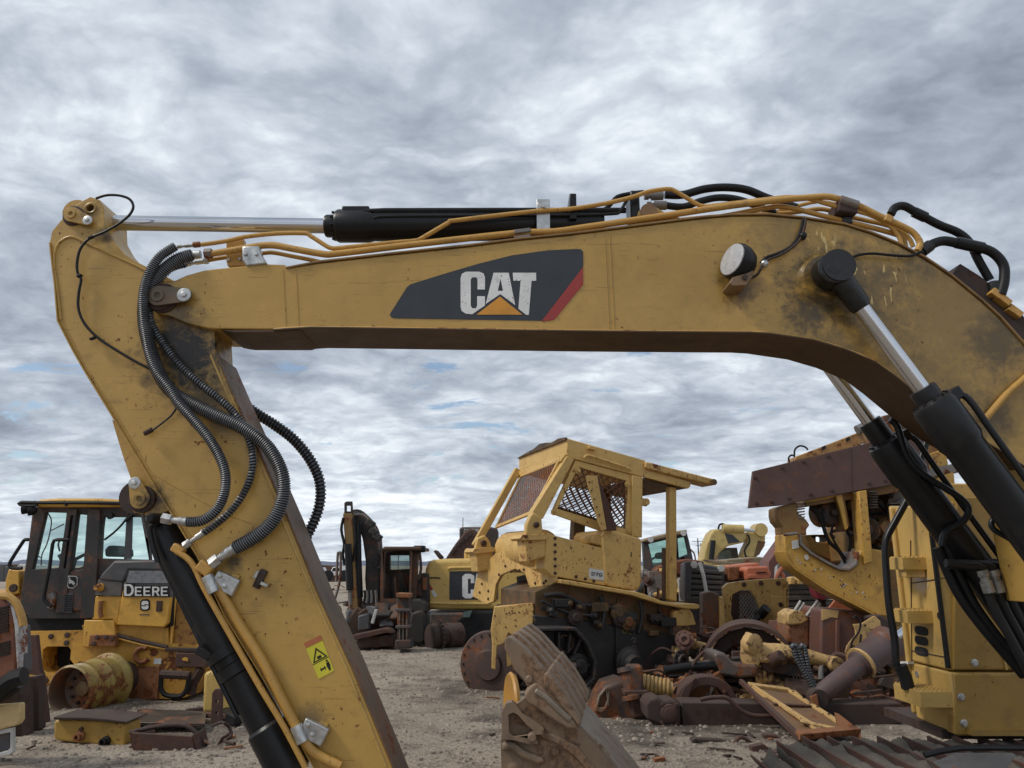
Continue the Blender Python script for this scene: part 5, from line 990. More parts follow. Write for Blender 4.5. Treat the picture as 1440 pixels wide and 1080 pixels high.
# ------------------------------------------------------------------ excavator seen from its counterweight
CW = thing('excavator', 'pale yellow excavator rear with grey CAT panel, just left of the bulldozer', 'excavator', on_ground(660, 905))
Yc = 17.0
M_cwy = paint('counterweight_yellow', (.58, .41, .15), rust=.0, dirt=.15, rough=.45, chips=.2, dirtcol=(.25, .17, .07), streak=.2, seed=33, bump=.03)
c_ = pr('counterweight', M_cwy, CW, [(597, 815), (598, 800), (602, 791), (609, 787), (632, 785.5), (700, 785), (740, 785), (740, 858), (620, 858), (602, 857), (597, 853)], Yc, 1.6, .10, seg=5)
pr('panel', M_char, c_, [(632, 803.5), (672, 803), (700, 803), (700, 843), (632, 843.5)], Yc - .01, .02, 0); tb('panel_rim', M_cwy, c_, [(631, 801), (634, 798.5), (672, 798), (700, 798)], .03, Yc - .01, 2); tb('groove', M_rustdk, c_, [(599, 812.5), (617, 812.5), (618, 814)], .015, Yc - .01, 2)
pr('letter', M_let, c_, [(654, 807), (662, 807), (667, 810), (667, 820), (662, 820), (662, 814), (658, 814), (658, 835), (662, 835), (662, 829), (667, 829), (667, 838), (662, 841.5), (654, 841.5), (650, 838), (650, 811)], Yc - .02, .012, 0); pr('letter', M_let, c_, [(670, 807), (682, 807), (690, 841), (684, 841), (676, 828), (665, 838)], Yc - .02, .012, 0); pr('triangle', _mats['logo_orange'], c_, [(678, 832), (690, 841), (666, 841)], Yc - .03, .012, 0)
pr('reflector', M_red, c_, [(600, 820), (603, 819), (609, 829), (606, 831)], Yc - .01, .012, 0); pr('reflector', M_white, c_, [(606, 831), (609, 829), (615, 837), (613, 839.5), (610, 839)], Yc - .01, .012, 0)
tb('knob', M_cwy, c_, [(656, 787), (656, 776), (658, 774), (660, 776), (660, 787)], .05, Yc + .5, 2); tb('lower_edge', M_cwy, c_, [(600, 848), (640, 849), (690, 849)], .03, Yc - .005, 1)
pr('body', M_dark, CW, [(650, 859), (700, 859), (712, 905), (650, 905), (632, 900), (625, 890), (652, 868)], Yc - .2, 1.8, .05); pr('window', glass('lower_glass', (.4, .55, .55), .6), CW, [(652, 860), (664, 858), (660, 868), (651, 868)], Yc - .3, .05, 0)
WR = thing('drive_sprocket', 'toothed dark sprocket and drum lying beneath the yellow counterweight', 'sprocket', on_ground(625, 915))
a0, a1 = P(603, 897, 16.0), P(650, 893, 16.4); d_ = a1 - a0
MB().lathe(a0, d_, [(0, .18), (.02, .25), (.14, .27), (.16, .24), (.36, .22), (.38, .26), (.7, .25), (.71, .21), (.66, .20)], 28).build('drum', M_rustdk, WR)
gm = MB(); M_ = rot_to(d_)
loop = []
for k in range(22):
    for da, rr in ((-.35, .30), (-.18, .345), (.18, .345), (.35, .30)): a = 2 * math.pi * (k + da) / 22; loop.append(a0 + d_.normalized() * .16 + M_ @ V((rr * math.cos(a), rr * math.sin(a), 0)))
gm.prism(loop, d_.normalized() * .05).build('gear', M_rustdk, WR)
tag(MB().lathe(P(598, 893, 16.6), (.1, 1, 0), [(0, .15), (.02, .18), (.15, .18)], 20).build('idler_wheel', M_burn, None), 'small dark idler wheel left of the toothed sprocket', 'wheel')
for i, (x, y, Y, r, lb) in enumerate(((612, 868, 22, .30, 'dark tyre lying flat under the counterweight, nearer its left corner'), (626, 868, 22.5, .28, 'dark tyre lying flat beneath the counterweight, further right'))):
    tag(MB().lathe(V((P(x, y, Y).x, Y, .0)), (0, 0, 1), [(0, r * 1.6), (.05, r * 1.9), (.30, r * 1.9), (.36, r * 1.6), (.34, r), (.1, r)], 26).build('tyre', M_rub, None), lb, 'tyre', 'tyres lying far back')
RB = thing('excavator', 'rusty brown excavator boom with dark CATERPILLAR cab top, behind the pale counterweight', 'excavator', on_ground(665, 890))
Yr = 21.0; RB.location = (P(655, 860, Yr).x, Yr, 0)
pr('boom', M_rust, RB, [(626, 786), (640, 765), (653, 748), (660, 743), (668, 745), (674, 753), (668, 770), (655, 790)], Yr - .3, .7, .05); pr('boom_end', M_rustdk, RB, [(609, 775), (613, 773), (623, 784), (618, 787)], Yr - .2, .5, .03)
bolts(RB, [(640, 772), (645, 766), (650, 761), (656, 757), (661, 752), (636, 777)], Yr - .3, .06, M_rustdk, .04)
cb_ = pr('cab_top', M_burn, RB, [(646, 744), (648, 741), (690, 741), (700, 743), (700, 790), (646, 790)], Yr + .6, 1.6, .05)
tw = bpy.data.curves.new('maker_name', 'FONT'); tw.body = 'CATERPILLAR'; tw.size = .17; tw.extrude = .004; tw.offset = .006; t0 = bpy.data.objects.new('tmp', tw)
to = bpy.data.objects.new('maker_name', bpy.data.meshes.new_from_object(t0)); bpy.data.objects.remove(t0); COL.objects.link(to); to.parent = cb_
to.location = P(652, 750, Yr + .58) - origin(cb_); to.rotation_euler = (R(90), 0, 0); to.scale = (.60, 1, 1); to.data.materials.append(M_offw)
tb('aerial', M_rub, RB, [(651, 741), (651, 728)], .01, Yr + .7, 1)
pr('body', M_burn, RB, [(600, 800), (700, 800), (700, 850), (600, 850)], Yr + .5, 2, .05); pr('track', M_burn, RB, [(604, 862), (700, 862), (700, 880), (604, 880)], Yr + .3, 1.5, .05)
# ------------------------------------------------------------------ bulldozer with a screened canopy
DZ = thing('bulldozer', 'yellow bulldozer wreck with mesh-screened canopy and small D7G plate, standing mid-yard', 'bulldozer', on_ground(800, 985))
fr = Fr((P(797, 617, 10.3).x, 10.3, 0), 19)
M_dz = paint('dozer_yellow', (0.58, 0.395, 0.155), rust=.05, dirt=.25, rough=.5, chips=.6, streak=.35, seed=41, dirtcol=(.16, .085, .04), bump=.05)
M_dzr = paint('dozer_yellow_rusty', (0.57, 0.385, 0.155), rust=.22, dirt=.35, rough=.55, chips=.9, streak=.4, seed=43, dirtcol=(.13, .06, .035))
M_dzd = paint('dozer_yellow_dirty_shaded', (0.12, 0.07, 0.022), rust=.25, dirt=.85, rough=.6, chips=.5, streak=.8, seed=44, dirtcol=(.018, .015, .013))  # darkened dozer yellow: dirt with hull shade painted into the colour
M_dzk = paint('dozer_greasy_shaded', (0.016, 0.015, 0.016), rust=.02, dirt=.4, rough=.55, chips=.1, seed=45, dust=.12)  # near black: shade of the underbody painted in along with grease
def q4(m, a, b, c, d, th):   # plate through four points with thickness
    n = (V(b) - V(a)).cross(V(d) - V(a)).normalized() * th; return m.solid([a, b, c, d], [V(p) + n for p in (a, b, c, d)])
def fy(name, mat, par, pts, c, dy, bevel=.01, holes=(), seg=2):
    return MB().prism(LF(fr, pts, c), fr.y * dy, [LF(fr, h, c) for h in holes]).build(name, mat, par, bevel=bevel, seg=seg)
WD = 1.95
roof = fy('canopy_roof', M_dz, DZ, [(797, 616), (908, 647.5), (905, 671), (888, 667), (809, 646), (797.5, 641)], 0, WD, .012)
# crumpled edge of the roof sheet on the far side
e0, e1 = fr.Y(797, 616, 0), fr.Y(908, 647.5, 0)
MB().prism([e0 + V((0, 0, .01)) + fr.x * -.03 + fr.y * (WD * k / 8) + V((0, 0, (0, .02, .0, .035, .05, .01, .0, -.015, -.03)[k])) for k in range(9)] + [e0 + fr.x * -.03 + V((0, 0, -.03)) + fr.y * (WD * k / 8) for k in range(8, -1, -1)], fr.x * .04).build('roof_lip', M_dzd, roof, bevel=.004)
tb2 = lambda name, mat, par, pts, r, c=0.0, sm=2, n=8: MB().tube(LF(fr, pts, c), r, n, sm).build(name, mat, par)
tb2('roof_handle', M_dzr, roof, [(822, 644), (824, 641), (834, 642), (884, 659), (886, 662)], .018, -.05)
fy('roof_hook', M_dzr, roof, [(829, 627), (838, 629), (838, 633), (828, 631)], -.06, .06, .004)
fy('visor', M_dzr, DZ, [(908, 649), (914, 650), (1004, 673.5), (1008, 676), (1008, 681), (1003, 682.5), (912, 660), (908, 657)], -.05, .30, .02, seg=3)
fy('visor_plate', M_dz, DZ, [(905, 657), (915, 661), (971, 677), (971, 684), (968, 687), (906, 671)], 0, .05, .006)
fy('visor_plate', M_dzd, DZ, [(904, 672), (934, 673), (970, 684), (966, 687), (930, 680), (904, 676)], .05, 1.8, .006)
MB().cyl(fr.Y(1004, 678, -.09), fr.Y(1004, 678, -.02), .045, 14).build('visor_knob', M_dzd, DZ)
# near pillar, far pillar
fy('front_pillar', M_dz, DZ, [(797.5, 641), (808, 645), (764, 729), (757, 732), (747, 726), (749, 719)], -.02, .16, .01)
fy('front_pillar', M_dz, DZ, [(797.5, 641), (800, 642), (752, 722), (747, 718)], .14, .03, .004)
tn_, bn_ = fr.Y(796, 642, .1), fr.Y(748, 720, .1)
tf_, bf_ = fr.Y(728.5, 671, WD - .08), fr.Y(668, 768, WD - .08)
MB().bar(tf_ + V((0, 0, .12)), bf_, .11, .09, fr.y).build('front_pillar', M_dz, DZ, bevel=.01)
# top header and windscreen screen
sa, sb, sc_, sd_ = fr.Y(787, 646, .12), fr.Y(733, 669, WD - .12), fr.Y(698, 741, WD - .12), fr.Y(748, 721, .12)
hd = MB(); q4(hd, fr.Y(797, 640, .02), fr.Y(727, 666, WD), fr.Y(730, 674, WD), fr.Y(790, 650, .02), .03); hd.build('screen_header', M_dz, DZ, bevel=.006)
def lerp2(a, b, c, d, u, v): return a.lerp(b, u).lerp(d.lerp(c, u), v)
SCN = MB()
for (A, B_) in ((sa, sb), (sb, sc_), (sc_, sd_), (sd_, sa)): SCN.bar(A, B_, .055, .03, (sb - sa).cross(sd_ - sa))
SC_ = SCN.build('windscreen_guard', M_dzr, DZ, bevel=.004)
def wires(a, b, c, d, nu, nv, r, mat, par, name='wire_mesh', holes=()):
    # expanded metal: zigzag strands
    m = MB(); nn = (b - a).cross(d - a).normalized()
    def seg_(p, q):
        z = (q - p); x = z.cross(nn).normalized() * r; y = nn * r * .6
        v = [m.bm.verts.new(t_) for t_ in (p + x, p + y, p - x, p - y, q + x, q + y, q - x, q - y)]
        for i in range(4): m.bm.faces.new((v[i], v[(i + 1) % 4], v[4 + (i + 1) % 4], v[4 + i]))
    for i in range(nu):
        for j in range(nv):
            u0, v0, u1, v1 = i / nu, j / nv, (i + 1) / nu, (j + 1) / nv
            if (i + j) % 2: seg_(lerp2(a, b, c, d, u0, v0), lerp2(a, b, c, d, u1, v1))
            else: seg_(lerp2(a, b, c, d, u1, v0), lerp2(a, b, c, d, u0, v1))
    return m.build(name, mat, par, smooth=False)
M_mesh = paint('mesh_rusty', (.085, .05, .035), rust=.5, dirt=.3, rough=.8, chips=0)
wires(sa, sb, sc_, sd_, 36, 27, .0105, M_mesh, SC_)
# feet of the pillars
def foot(top, c, flange, block, dy):
    fl = fy('foot_flange', M_dzr, DZ, flange, c - .05, dy + .1, .006); fy('foot_block', M_dzr, DZ, block, c, dy, .02)
    return fl
foot(None, 0, [(731, 757), (736, 752), (765, 751), (771, 755), (768, 759), (735, 760)], [(737, 758), (767, 756), (768, 783), (741, 791)], .30)
fy('clevis', M_dz, DZ, [(750, 720), (762, 728), (764, 752), (740, 754), (740, 738), (745, 726)], -.04, .10, .02); fy('clevis', M_dz, DZ, [(750, 720), (762, 728), (764, 752), (740, 754), (740, 738), (745, 726)], .16, .10, .02)
MB().lathe(fr.Y(754, 738, -.05), -fr.y, [(0, .04), (.03, .036), (.04, .02)], 10).build('clevis_pin', M_rust, DZ)
fy('foot_flange', M_dzr, DZ, [(664, 776), (668, 771), (693, 769), (697, 772), (695, 776), (668, 779)], WD - .35, .45, .006); fy('foot_block', M_dzr, DZ, [(668, 777), (694, 774), (694, 800), (672, 805)], WD - .3, .35, .02)
fy('clevis', M_dz, DZ, [(671, 757), (682, 752), (690, 762), (691, 771), (668, 774)], WD - .3, .10, .02); MB().lathe(fr.Y(680, 764, WD - .3), -fr.y, [(0, .05), (.04, .04)], 10).build('clevis_pin', M_rust, DZ)
# side door screen
so_ = [(809, 647), (889, 668), (889, 755), (880, 753), (843, 746), (776, 722), (778, 716)]
si_ = [(814, 657), (884, 677), (880, 744), (843, 733), (784, 715.5)]
DSC = fy('side_guard', M_dz, DZ, so_, .02, .05, .008, [si_])
wires(fr.Y(812, 655, .05), fr.Y(885, 676, .05), fr.Y(881, 747, .05), fr.Y(783, 717, .05), 17, 12, .0095, M_mesh, DSC)
for p in ((812, 662), (882, 681), (779, 720), (884, 747)): MB().lathe(fr.Y(p[0], p[1], .02), -fr.y, [(0, .045), (.02, .045), (.022, .02), (.04, .02)], 12).build('guard_bolt', M_dzr, DSC)
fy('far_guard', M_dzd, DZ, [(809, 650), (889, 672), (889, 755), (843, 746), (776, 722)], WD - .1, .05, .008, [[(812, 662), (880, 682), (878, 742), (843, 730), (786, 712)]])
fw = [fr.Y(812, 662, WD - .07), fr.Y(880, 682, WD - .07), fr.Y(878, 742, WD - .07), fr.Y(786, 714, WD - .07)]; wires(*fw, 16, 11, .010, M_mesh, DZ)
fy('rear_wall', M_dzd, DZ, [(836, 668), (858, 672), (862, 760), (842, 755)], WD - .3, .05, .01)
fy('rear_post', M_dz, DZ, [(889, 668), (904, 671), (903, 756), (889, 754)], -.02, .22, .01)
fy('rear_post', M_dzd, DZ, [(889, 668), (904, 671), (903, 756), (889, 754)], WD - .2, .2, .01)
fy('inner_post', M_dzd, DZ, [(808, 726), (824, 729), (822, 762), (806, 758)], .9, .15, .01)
MB().lathe(fr.Y(908, 706, .06), -fr.y, [(-.03, .05), (.03, .05)], 14).build('door_hinge', M_dzr, DZ); fy('hinge_ear', M_dzr, DZ, [(903, 700), (910, 702), (910, 712), (903, 711)], .04, .04, .004)
# loose angle iron leaning on the guard
a_, b_ = fr.Y(831, 668, -.10), fr.Y(856, 745, -.35)
AI = fy('loose_angle', M_dzr, DZ, [(823, 668.5), (840, 669), (853, 744), (846, 746), (841, 735)], -.16, .012, .002); fy('angle_flange', M_rust, DZ, [(836, 668.5), (841, 669.5), (867, 740), (867, 746), (853, 746)], -.14, .10, .002)
for p in ((829, 678), (832, 690), (836, 702), (839, 713), (843, 724)): MB().lathe(fr.Y(*p, -.165), -fr.y, [(0, .012), (.004, .012)], 8).build('bolt', M_rust, AI)
# side body, tank, plate
SB = fy('side_body', M_dz, DZ, [(768, 748), (780, 753), (851, 771.5), (852, 824), (782, 811), (778, 812), (766, 800)], 0, .9, .012)
for p in ((780.5, 757), (780.5, 766), (780.5, 776), (780.5, 786), (780.5, 796), (780.5, 806), (810, 811), (823, 814), (835, 817)): MB().lathe(fr.Y(*p, 0), -fr.y, [(0, .022), (.014, .020), (.02, .01)], 8).build('bolt', M_rust, SB)
NP = fy('name_plate', M_white, SB, [(828.5, 799), (850, 802), (849.5, 816.5), (828.5, 813.5)], -.01, .012, 0)
x0 = 832
M_pr = plain('plate_print', (.05, .06, .08), .6)
for ch in 'D7G':
    w, h = 4.3, 4.8; y0 = 804.5 + (x0 - 832) * .14; s = 1.15; u = 1.1
    if ch == 'D': o, hs = [(0, 0), (w * .8, 0), (w, u), (w, h - u), (w * .8, h), (0, h)], [[(s, u), (w - s, u), (w - s, h - u), (s, h - u)]]
    elif ch == '7': o, hs = [(0, 0), (w, 0), (w, u * 1.2), (w * .55, h), (w * .25, h), (w * .65, u), (0, u)], []
    else: o, hs = [(w, 0), (0, 0), (0, h), (w, h), (w, h * .45), (w * .5, h * .45), (w * .5, h * .62), (w - s, h * .62), (w - s, h - u), (s, h - u), (s, u), (w, u)], []
    MB().prism(LF(fr, [(x0 + a, y0 + b) for a, b in o], -.014), fr.y * .004, [LF(fr, [(x0 + a, y0 + b) for a, b in q], -.014) for q in hs]).build('letter', M_pr, NP); x0 += w + 1.0
fy('side_tank', M_dz, DZ, [(846, 752), (850, 746), (857, 744.5), (896, 755), (902, 758), (903, 765), (902, 822), (898, 829), (893, 831), (858, 825), (851, 821)], -.03, 1.0, .03, seg=5)
fy('tank_side', M_dz, DZ, [(832, 754), (838, 752), (846, 752), (847, 768), (832, 764)], .0, .4, .02); MB().lathe(fr.Y(870, 748, .1), (0, 0, 1), [(-.03, .06), (.04, .06), (.05, .04)], 14).build('filler_cap', M_dzr, DZ)
fy('scuff', M_dzd, DZ, [(887, 776), (888.5, 776), (888.5, 783), (887, 783)], -.035, .01, 0)
# nose
NS = []
na = [fr.Y(779, 754, .0), fr.Y(780, 819, .0)]
def nz_(px, py):   # on the slanted cross plate between the near corner and the far foot
    A, B_ = fr.Y(779, 790, 0), fr.Y(672, 790, WD); n = (B_ - A).cross(V((0, 0, 1))); d = ray(px, py); c0 = V((0, 0, CAMH)); return c0 + d * ((A - c0).dot(n) / d.dot(n))
nn_ = (fr.Y(779, 790, 0) - fr.Y(672, 790, WD)).cross(V((0, 0, 1))).normalized()
if nn_.dot(V((0, 1, 0))) < 0: nn_ = -nn_
nose = [(778.5, 754), (780, 819), (747, 840), (744, 826), (738, 806), (724, 800), (704, 809), (697, 822), (694, 846), (684, 850), (664, 838), (673, 800), (697, 778), (741, 768), (768, 752)]
MB().prism([nz_(*p) for p in nose], nn_ * .05).build('nose_plate', M_dzr, DZ, bevel=.008)
def nzp(name, mat, pts, off, th, bevel=.01): return MB().prism([nz_(*p) + nn_ * off for p in pts], nn_ * th).build(name, mat, DZ, bevel=bevel)
nzp('hood_panel', M_dzr, [(693, 786), (718, 776), (748, 764), (764, 758), (766, 790), (740, 800), (724, 798), (700, 806)], .10, .9, .04)
for p in ((702, 808), (719, 804), (731, 802), (737, 801), (756, 782), (767, 801), (753, 820), (768, 817), (750, 832), (678, 821), (675, 833), (687, 831), (687, 842), (765, 820), (711, 796)): MB().lathe(nz_(*p), -nn_, [(0, .020), (.014, .018), (.02, .008)], 8).build('bolt', M_rust, DZ)
nzp('engine_side', M_hood, [(697, 811), (722, 806), (723, 833), (699, 829)], .35, .1); nzp('engine_side', M_dz, [(722, 805), (741, 802), (748, 820), (746, 838), (723, 833)], .30, .1)
nzp('engine_low', M_dzk, [(697, 828), (750, 834), (752, 850), (700, 852)], .30, .1)
# worn hood top hump
m_ = MB(); m_.lathe(fr.Y(764, 772, .35), fr.y, [(0, .22), (.02, .26), (1.3, .28), (1.33, .1)], 20).jitter(.01, 4).build('hood_hump', M_dzr, DZ)
fy('fender', M_dz, DZ, [(788, 814.5), (800, 816), (893, 832), (905, 835), (930, 845), (951, 849), (979, 849), (984, 851), (984, 855), (980, 857), (965, 856), (930, 850), (900, 841), (888, 837), (789, 820.5)], -.12, .55, .012, seg=3)
fy('rear_pillar', M_dz, DZ, [(942, 684), (951.5, 686), (952, 846), (942, 843)], .08, .12, .012)
fy('rear_pillar', M_dzd, DZ, [(935, 770), (941, 772), (943, 845), (935, 843)], .5, .1, .01)
# lower hull
fy('hull_upper', M_dzd, DZ, [(752, 832), (786, 818), (892, 836), (930, 848), (951, 854), (946, 893), (930, 890), (880, 884), (752, 866)], .06, 1.4, .01)
for x in (800, 838, 868, 905, 926): fy('hull_rib', M_dzd, DZ, [(x, 826), (x + 2, 827), (x + 1, 884), (x - 1, 884)], .04, .05, .003)
fy('hull_slot', M_dzk, DZ, [(761, 852), (775, 855), (775, 859), (761, 857)], .03, .05, .004)
fy('hull_lower', M_dzk, DZ, [(750, 864), (822, 872), (880, 882), (948, 892), (961, 905), (962, 930), (948, 942), (880, 945), (842, 968), (830, 940), (752, 880)], .03, 1.4, .02)
fy('hull_plate', M_dzk, DZ, [(866, 868), (897, 873), (896, 936), (866, 930)], .0, .05, .004)
for p in ((878, 888), (886, 888.5)): MB().lathe(fr.Y(*p, .0), -fr.y, [(.0, .032), (.006, .032), (.006, .02), (.0, .02)], 14).build('port_ring', plain('ring_olive', (.14, .14, .05), .6), DZ)
for p in ((891, 900), (891, 911)): MB().arc_tube(fr.Y(*p, -.005), fr.y, .028, .005, 0, 290).build('port_ring', M_steel, DZ)
for q, r_ in (([(765, 838), (790, 836), (820, 850), (850, 852), (880, 862)], .03), ([(762, 845), (800, 862), (840, 866)], .02), ([(845, 838), (850, 860), (846, 884)], .035), ([(900, 845), (903, 866), (898, 890)], .03), ([(925, 858), (940, 875), (944, 892)], .02)): tb2('hull_pipe', M_dzk, DZ, q, r_, -.02, 4)
rg = random.Random(40)
for k in range(22):
    x = rg.uniform(758, 940); y = 842 + (x - 758) * .17 + rg.uniform(-6, 26); s0 = rg.uniform(.04, .12); fp = fr.Y(x, y, 0)
    (MB().box(fp, (s0 * 2, .12, s0), rz=R(19)) if k % 2 else MB().lathe(fp, -fr.y, [(-.05, s0), (.04, s0), (.05, s0 * .6), (.08, s0 * .5)], 14)).build('hull_fitting', rg.choice((M_dzk, M_dzd, M_rustdk)), DZ, bevel=.01)
# octagonal final-drive case with its shaft
oc_ = [(741, 897), (759, 883), (810, 882), (828, 902), (841, 930), (839, 956), (824, 970), (790, 976), (764, 976), (744, 958)]
ctr = (792, 930)
oi_ = [(ctr[0] + (a - ctr[0]) * .90, ctr[1] + (b - ctr[1]) * .90) for a, b in oc_]
FD = fy('final_drive_case', paint('case_dark', (.03, .029, .03), rust=.12, dirt=.3, rough=.45, seed=47), DZ, oc_, -.32, .36, .012, [oi_]); fy('case_back', M_dzk, FD, oi_, -.12, .05, .01)
for i in range(len(oc_)):
    a, b = oc_[i], oc_[(i + 1) % len(oc_)]
    for k in range(3):
        t_ = (k + .5) / 3; p = ((a[0] * (1 - t_) + b[0] * t_ - ctr[0]) * .95 + ctr[0], (a[1] * (1 - t_) + b[1] * t_ - ctr[1]) * .95 + ctr[1]); MB().lathe(fr.Y(*p, -.32), -fr.y, [(0, .013), (.008, .013)], 6).build('bolt', M_dzk, FD)
for a0_, a1_ in (((764, 892), (780, 925)), ((784, 888), (784, 912)), ((800, 890), (797, 918)), ((752, 905), (776, 925)), ((815, 898), (805, 920)), ((828, 935), (818, 936)), ((770, 965), (782, 945))):
    MB().bar(fr.Y(*a0_, -.2), fr.Y(*a1_, -.2), .03, .12, fr.y).build('case_rib', M_dzk, FD, bevel=.006)
hb = fr.Y(812, 937, -.16); MB().lathe(hb, -fr.y, [(0, .17), (.05, .16), (.06, .11), (.10, .10), (.11, .07), (.16, .065)], 24).build('hub', M_dzk, FD)
MB().arc_tube(fr.Y(776, 925, -.2), fr.y, .16, .022, 200, 380).build('brake_ring', M_dzk, FD); MB().arc_tube(fr.Y(795, 905, -.18), fr.y, .10, .02, 0, 360).build('brake_ring', M_rust, FD)
MB().cyl(fr.Y(764, 932, -.42), fr.Y(812, 937, -.28), .045, 18).build('drive_shaft', M_steel, FD); MB().cyl(fr.Y(808, 936, -.3), fr.Y(816, 937.5, -.27), .05, 18).build('spline', M_dzk, FD)
for k in range(12): a = 2 * math.pi * k / 12; MB().bar(hb - fr.y * .13 + fr.x * .05 * math.cos(a) + V((0, 0, .05 * math.sin(a))), hb - fr.y * .16 + fr.x * .05 * math.cos(a) + V((0, 0, .05 * math.sin(a))), .009, .009).build('spline_tooth', M_steel, FD)
MB().lathe(fr.Y(882, 930, .0), -fr.y + V((0, 0, -.1)), [(0, .19), (.06, .19), (.08, .16), (.14, .16), (.16, .12), (.26, .11)], 24).build('trunnion', M_dzk, DZ)
# pale lower bracket and rusty drum at the front
LBp = [(695, 853), (751, 848), (749, 884), (738, 901), (727, 898), (715, 890), (709, 905), (699, 908), (697, 942), (691, 940), (692, 905), (690, 885)]
MB().prism(L(LBp, 10.2), (0, .14, 0)).build('front_bracket', M_dzr, DZ, bevel=.01)
MB().prism(L([(710, 893), (716, 890), (720, 935), (713, 938)], 10.25), (0, .10, 0)).build('front_bracket', M_dzr, DZ, bevel=.01)
for p in ((712, 863), (716, 862), (720, 859), (724, 862), (730, 861), (696, 866), (711, 882), (749, 860), (725, 872), (725, 880), (698, 925)): MB().lathe(P(*p, 10.2), (0, -1, 0), [(0, .011), (.004, .011)], 8).build('bolt', M_rust, DZ)
MB().cyl(P(738, 889, 10.0), P(747, 890, 10.3), .022, 10).build('stud', M_rust, DZ)
dc = P(689, 935, 10.75); DD = MB().lathe(dc, V((-.40, -.92, 0)), [(-.5, .25), (-.45, .38), (-.03, .43), (.0, .44), (.03, .42), (.04, .26), (.05, .2), (.08, .18)], 36).build('final_drive_drum', paint('drum_rust', (.06, .036, .03), rust=.25, dirt=.4, seed=50), DZ)
Md = rot_to(V((-.40, -.92, 0)))
for k in range(20): a = 2 * math.pi * k / 20; MB().lathe(dc + Md @ V((.385 * math.cos(a), .385 * math.sin(a), .035)), V((-.40, -.92, 0)), [(0, .018), (.02, .015)], 6).build('bolt', M_rustdk, DD)
fy('front_axle', M_rustdk, DZ, [(700, 925), (722, 930), (742, 960), (742, 940), (730, 900), (712, 900)], 1.5, .3, .02)
fy('far_hull', M_dzk, DZ, [(700, 850), (760, 850), (760, 950), (712, 935)], 1.8, .1, .02)
fy('track_rail', M_rustdk, DZ, [(760, 958), (850, 968), (960, 945), (965, 965), (850, 992), (760, 990)], .5, .8, .03)
YBk = thing('yellow_cover', 'small pale yellow cover plate propped under the rear fender of the bulldozer', 'cover plate', on_ground(962, 975))
YBk.location = (fr.Y(962, 870, -.05).x, fr.Y(962, 870, -.05).y, 0)
MB().prism(LF(fr, [(947, 861), (951, 858), (954, 860), (958, 856), (969, 855), (974, 862), (979, 878), (977, 879), (948, 881)], -.05), fr.y * .10).build('cover', M_dz, YBk, bevel=.01)
for p, q in (((951, 887), (955, 896)), ((960, 880), (966, 896)), ((966, 880), (974, 898))): MB().bar(fr.Y(*p, .1), fr.Y(*q, .1), .03, .02).build('slat', M_dzr, YBk)
YW = thing('yellow_disc', 'thin yellow wheel disc standing behind the steel bucket', 'wheel', on_ground(714, 1040))
c0 = P(719, 992, 7.0); MB().lathe(c0, (-.98, -.20, 0), [(-.03, .25), (0, .27), (.02, .255), (.005, .20), (-.02, .10), (-.02, .01)], 36).build('disc', paint('wheel_yellow', (.42, .22, .04), rust=.05, dirt=.25), YW)
# ------------------------------------------------------------------ wrecked scraper machine on the right
Yg = 9.6
SM = thing('scraper_wreck', 'stripped yellow machine under a broad brown steel panel, behind the right boom cylinders', 'machine wreck', on_ground(1180, 985))
M_sm = paint('wreck_yellow', (0.46, 0.28, 0.065), rust=.12, dirt=.45, rough=.5, chips=.9, streak=.5, seed=61, dirtcol=(.12, .055, .02))
M_smd = paint('wreck_yellow_dark', (0.20, 0.115, 0.03), rust=.3, dirt=.7, rough=.6, chips=.5, seed=62, dirtcol=(.025, .018, .013))
M_pan = paint('panel_brown', (.088, .046, .038), rust=.08, dirt=.3, rough=.7, chips=.05, streak=.15, bump=.03, dirtcol=(.07, .035, .03))
pr('side_panel', M_pan, SM, [(1059, 662.6), (1195, 629.5), (1216, 624), (1302, 598), (1308, 668), (1258, 681), (1206, 690), (1097, 711), (1053, 714.5)], Yg, .06, .006)
pr('panel_seam', M_pan, SM, [(1195.6, 629.6), (1196.6, 629.4), (1198, 691), (1197, 691)], Yg - .006, .01, 0)
pr('panel_top', M_pan, SM, [(1059, 662.6), (1216, 624), (1216, 626), (1060, 665)], Yg + .06, .06, 0)
TBm = pr('top_beam', paint('beam_orange_grey', (.36, .20, .07), rust=.3, dirt=.65, chips=.8, seed=64, dirtcol=(.09, .085, .08)), SM, [(1118, 648), (1119, 642), (1164, 625), (1205, 609), (1212, 606), (1218, 622), (1195, 632)], Yg + .15, .3, .01)
for x, y in ((1156, 628), (1190, 616)): pr('beam_hole', M_dark, TBm, [(x, y), (x + 5, y - 2), (x + 5, y + 3), (x, y + 5)], Yg + .14, .02, 0)
MB().cyl(P(1205, 605, Yg + .1), P(1216, 600, Yg + .1), .06, 12).build('beam_end', M_steel, TBm)
tb('beam_loop', M_rub, TBm, [(1117, 642), (1118, 632), (1125, 627), (1133, 629), (1136, 633)], .012, Yg + .2, 4); tb('beam_loop', M_rub, TBm, [(1110, 650), (1109, 644), (1113, 640), (1118, 642)], .012, Yg + .2, 4)
post = [(1093, 714), (1100, 711), (1120, 706), (1122, 720), (1134, 731), (1139, 738), (1134, 745), (1135, 752), (1103, 752), (1102, 741), (1095, 733), (1093, 724)]
pr('arch_post', M_smd, SM, post, Yg + .05, .35, .015)
for k in range(6): pr('post_fin', M_steel, SM, [(1122, 707 + k * 4), (1132, 706 + k * 4), (1132, 708 + k * 4), (1122, 709 + k * 4)], Yg + .04, .2, 0)
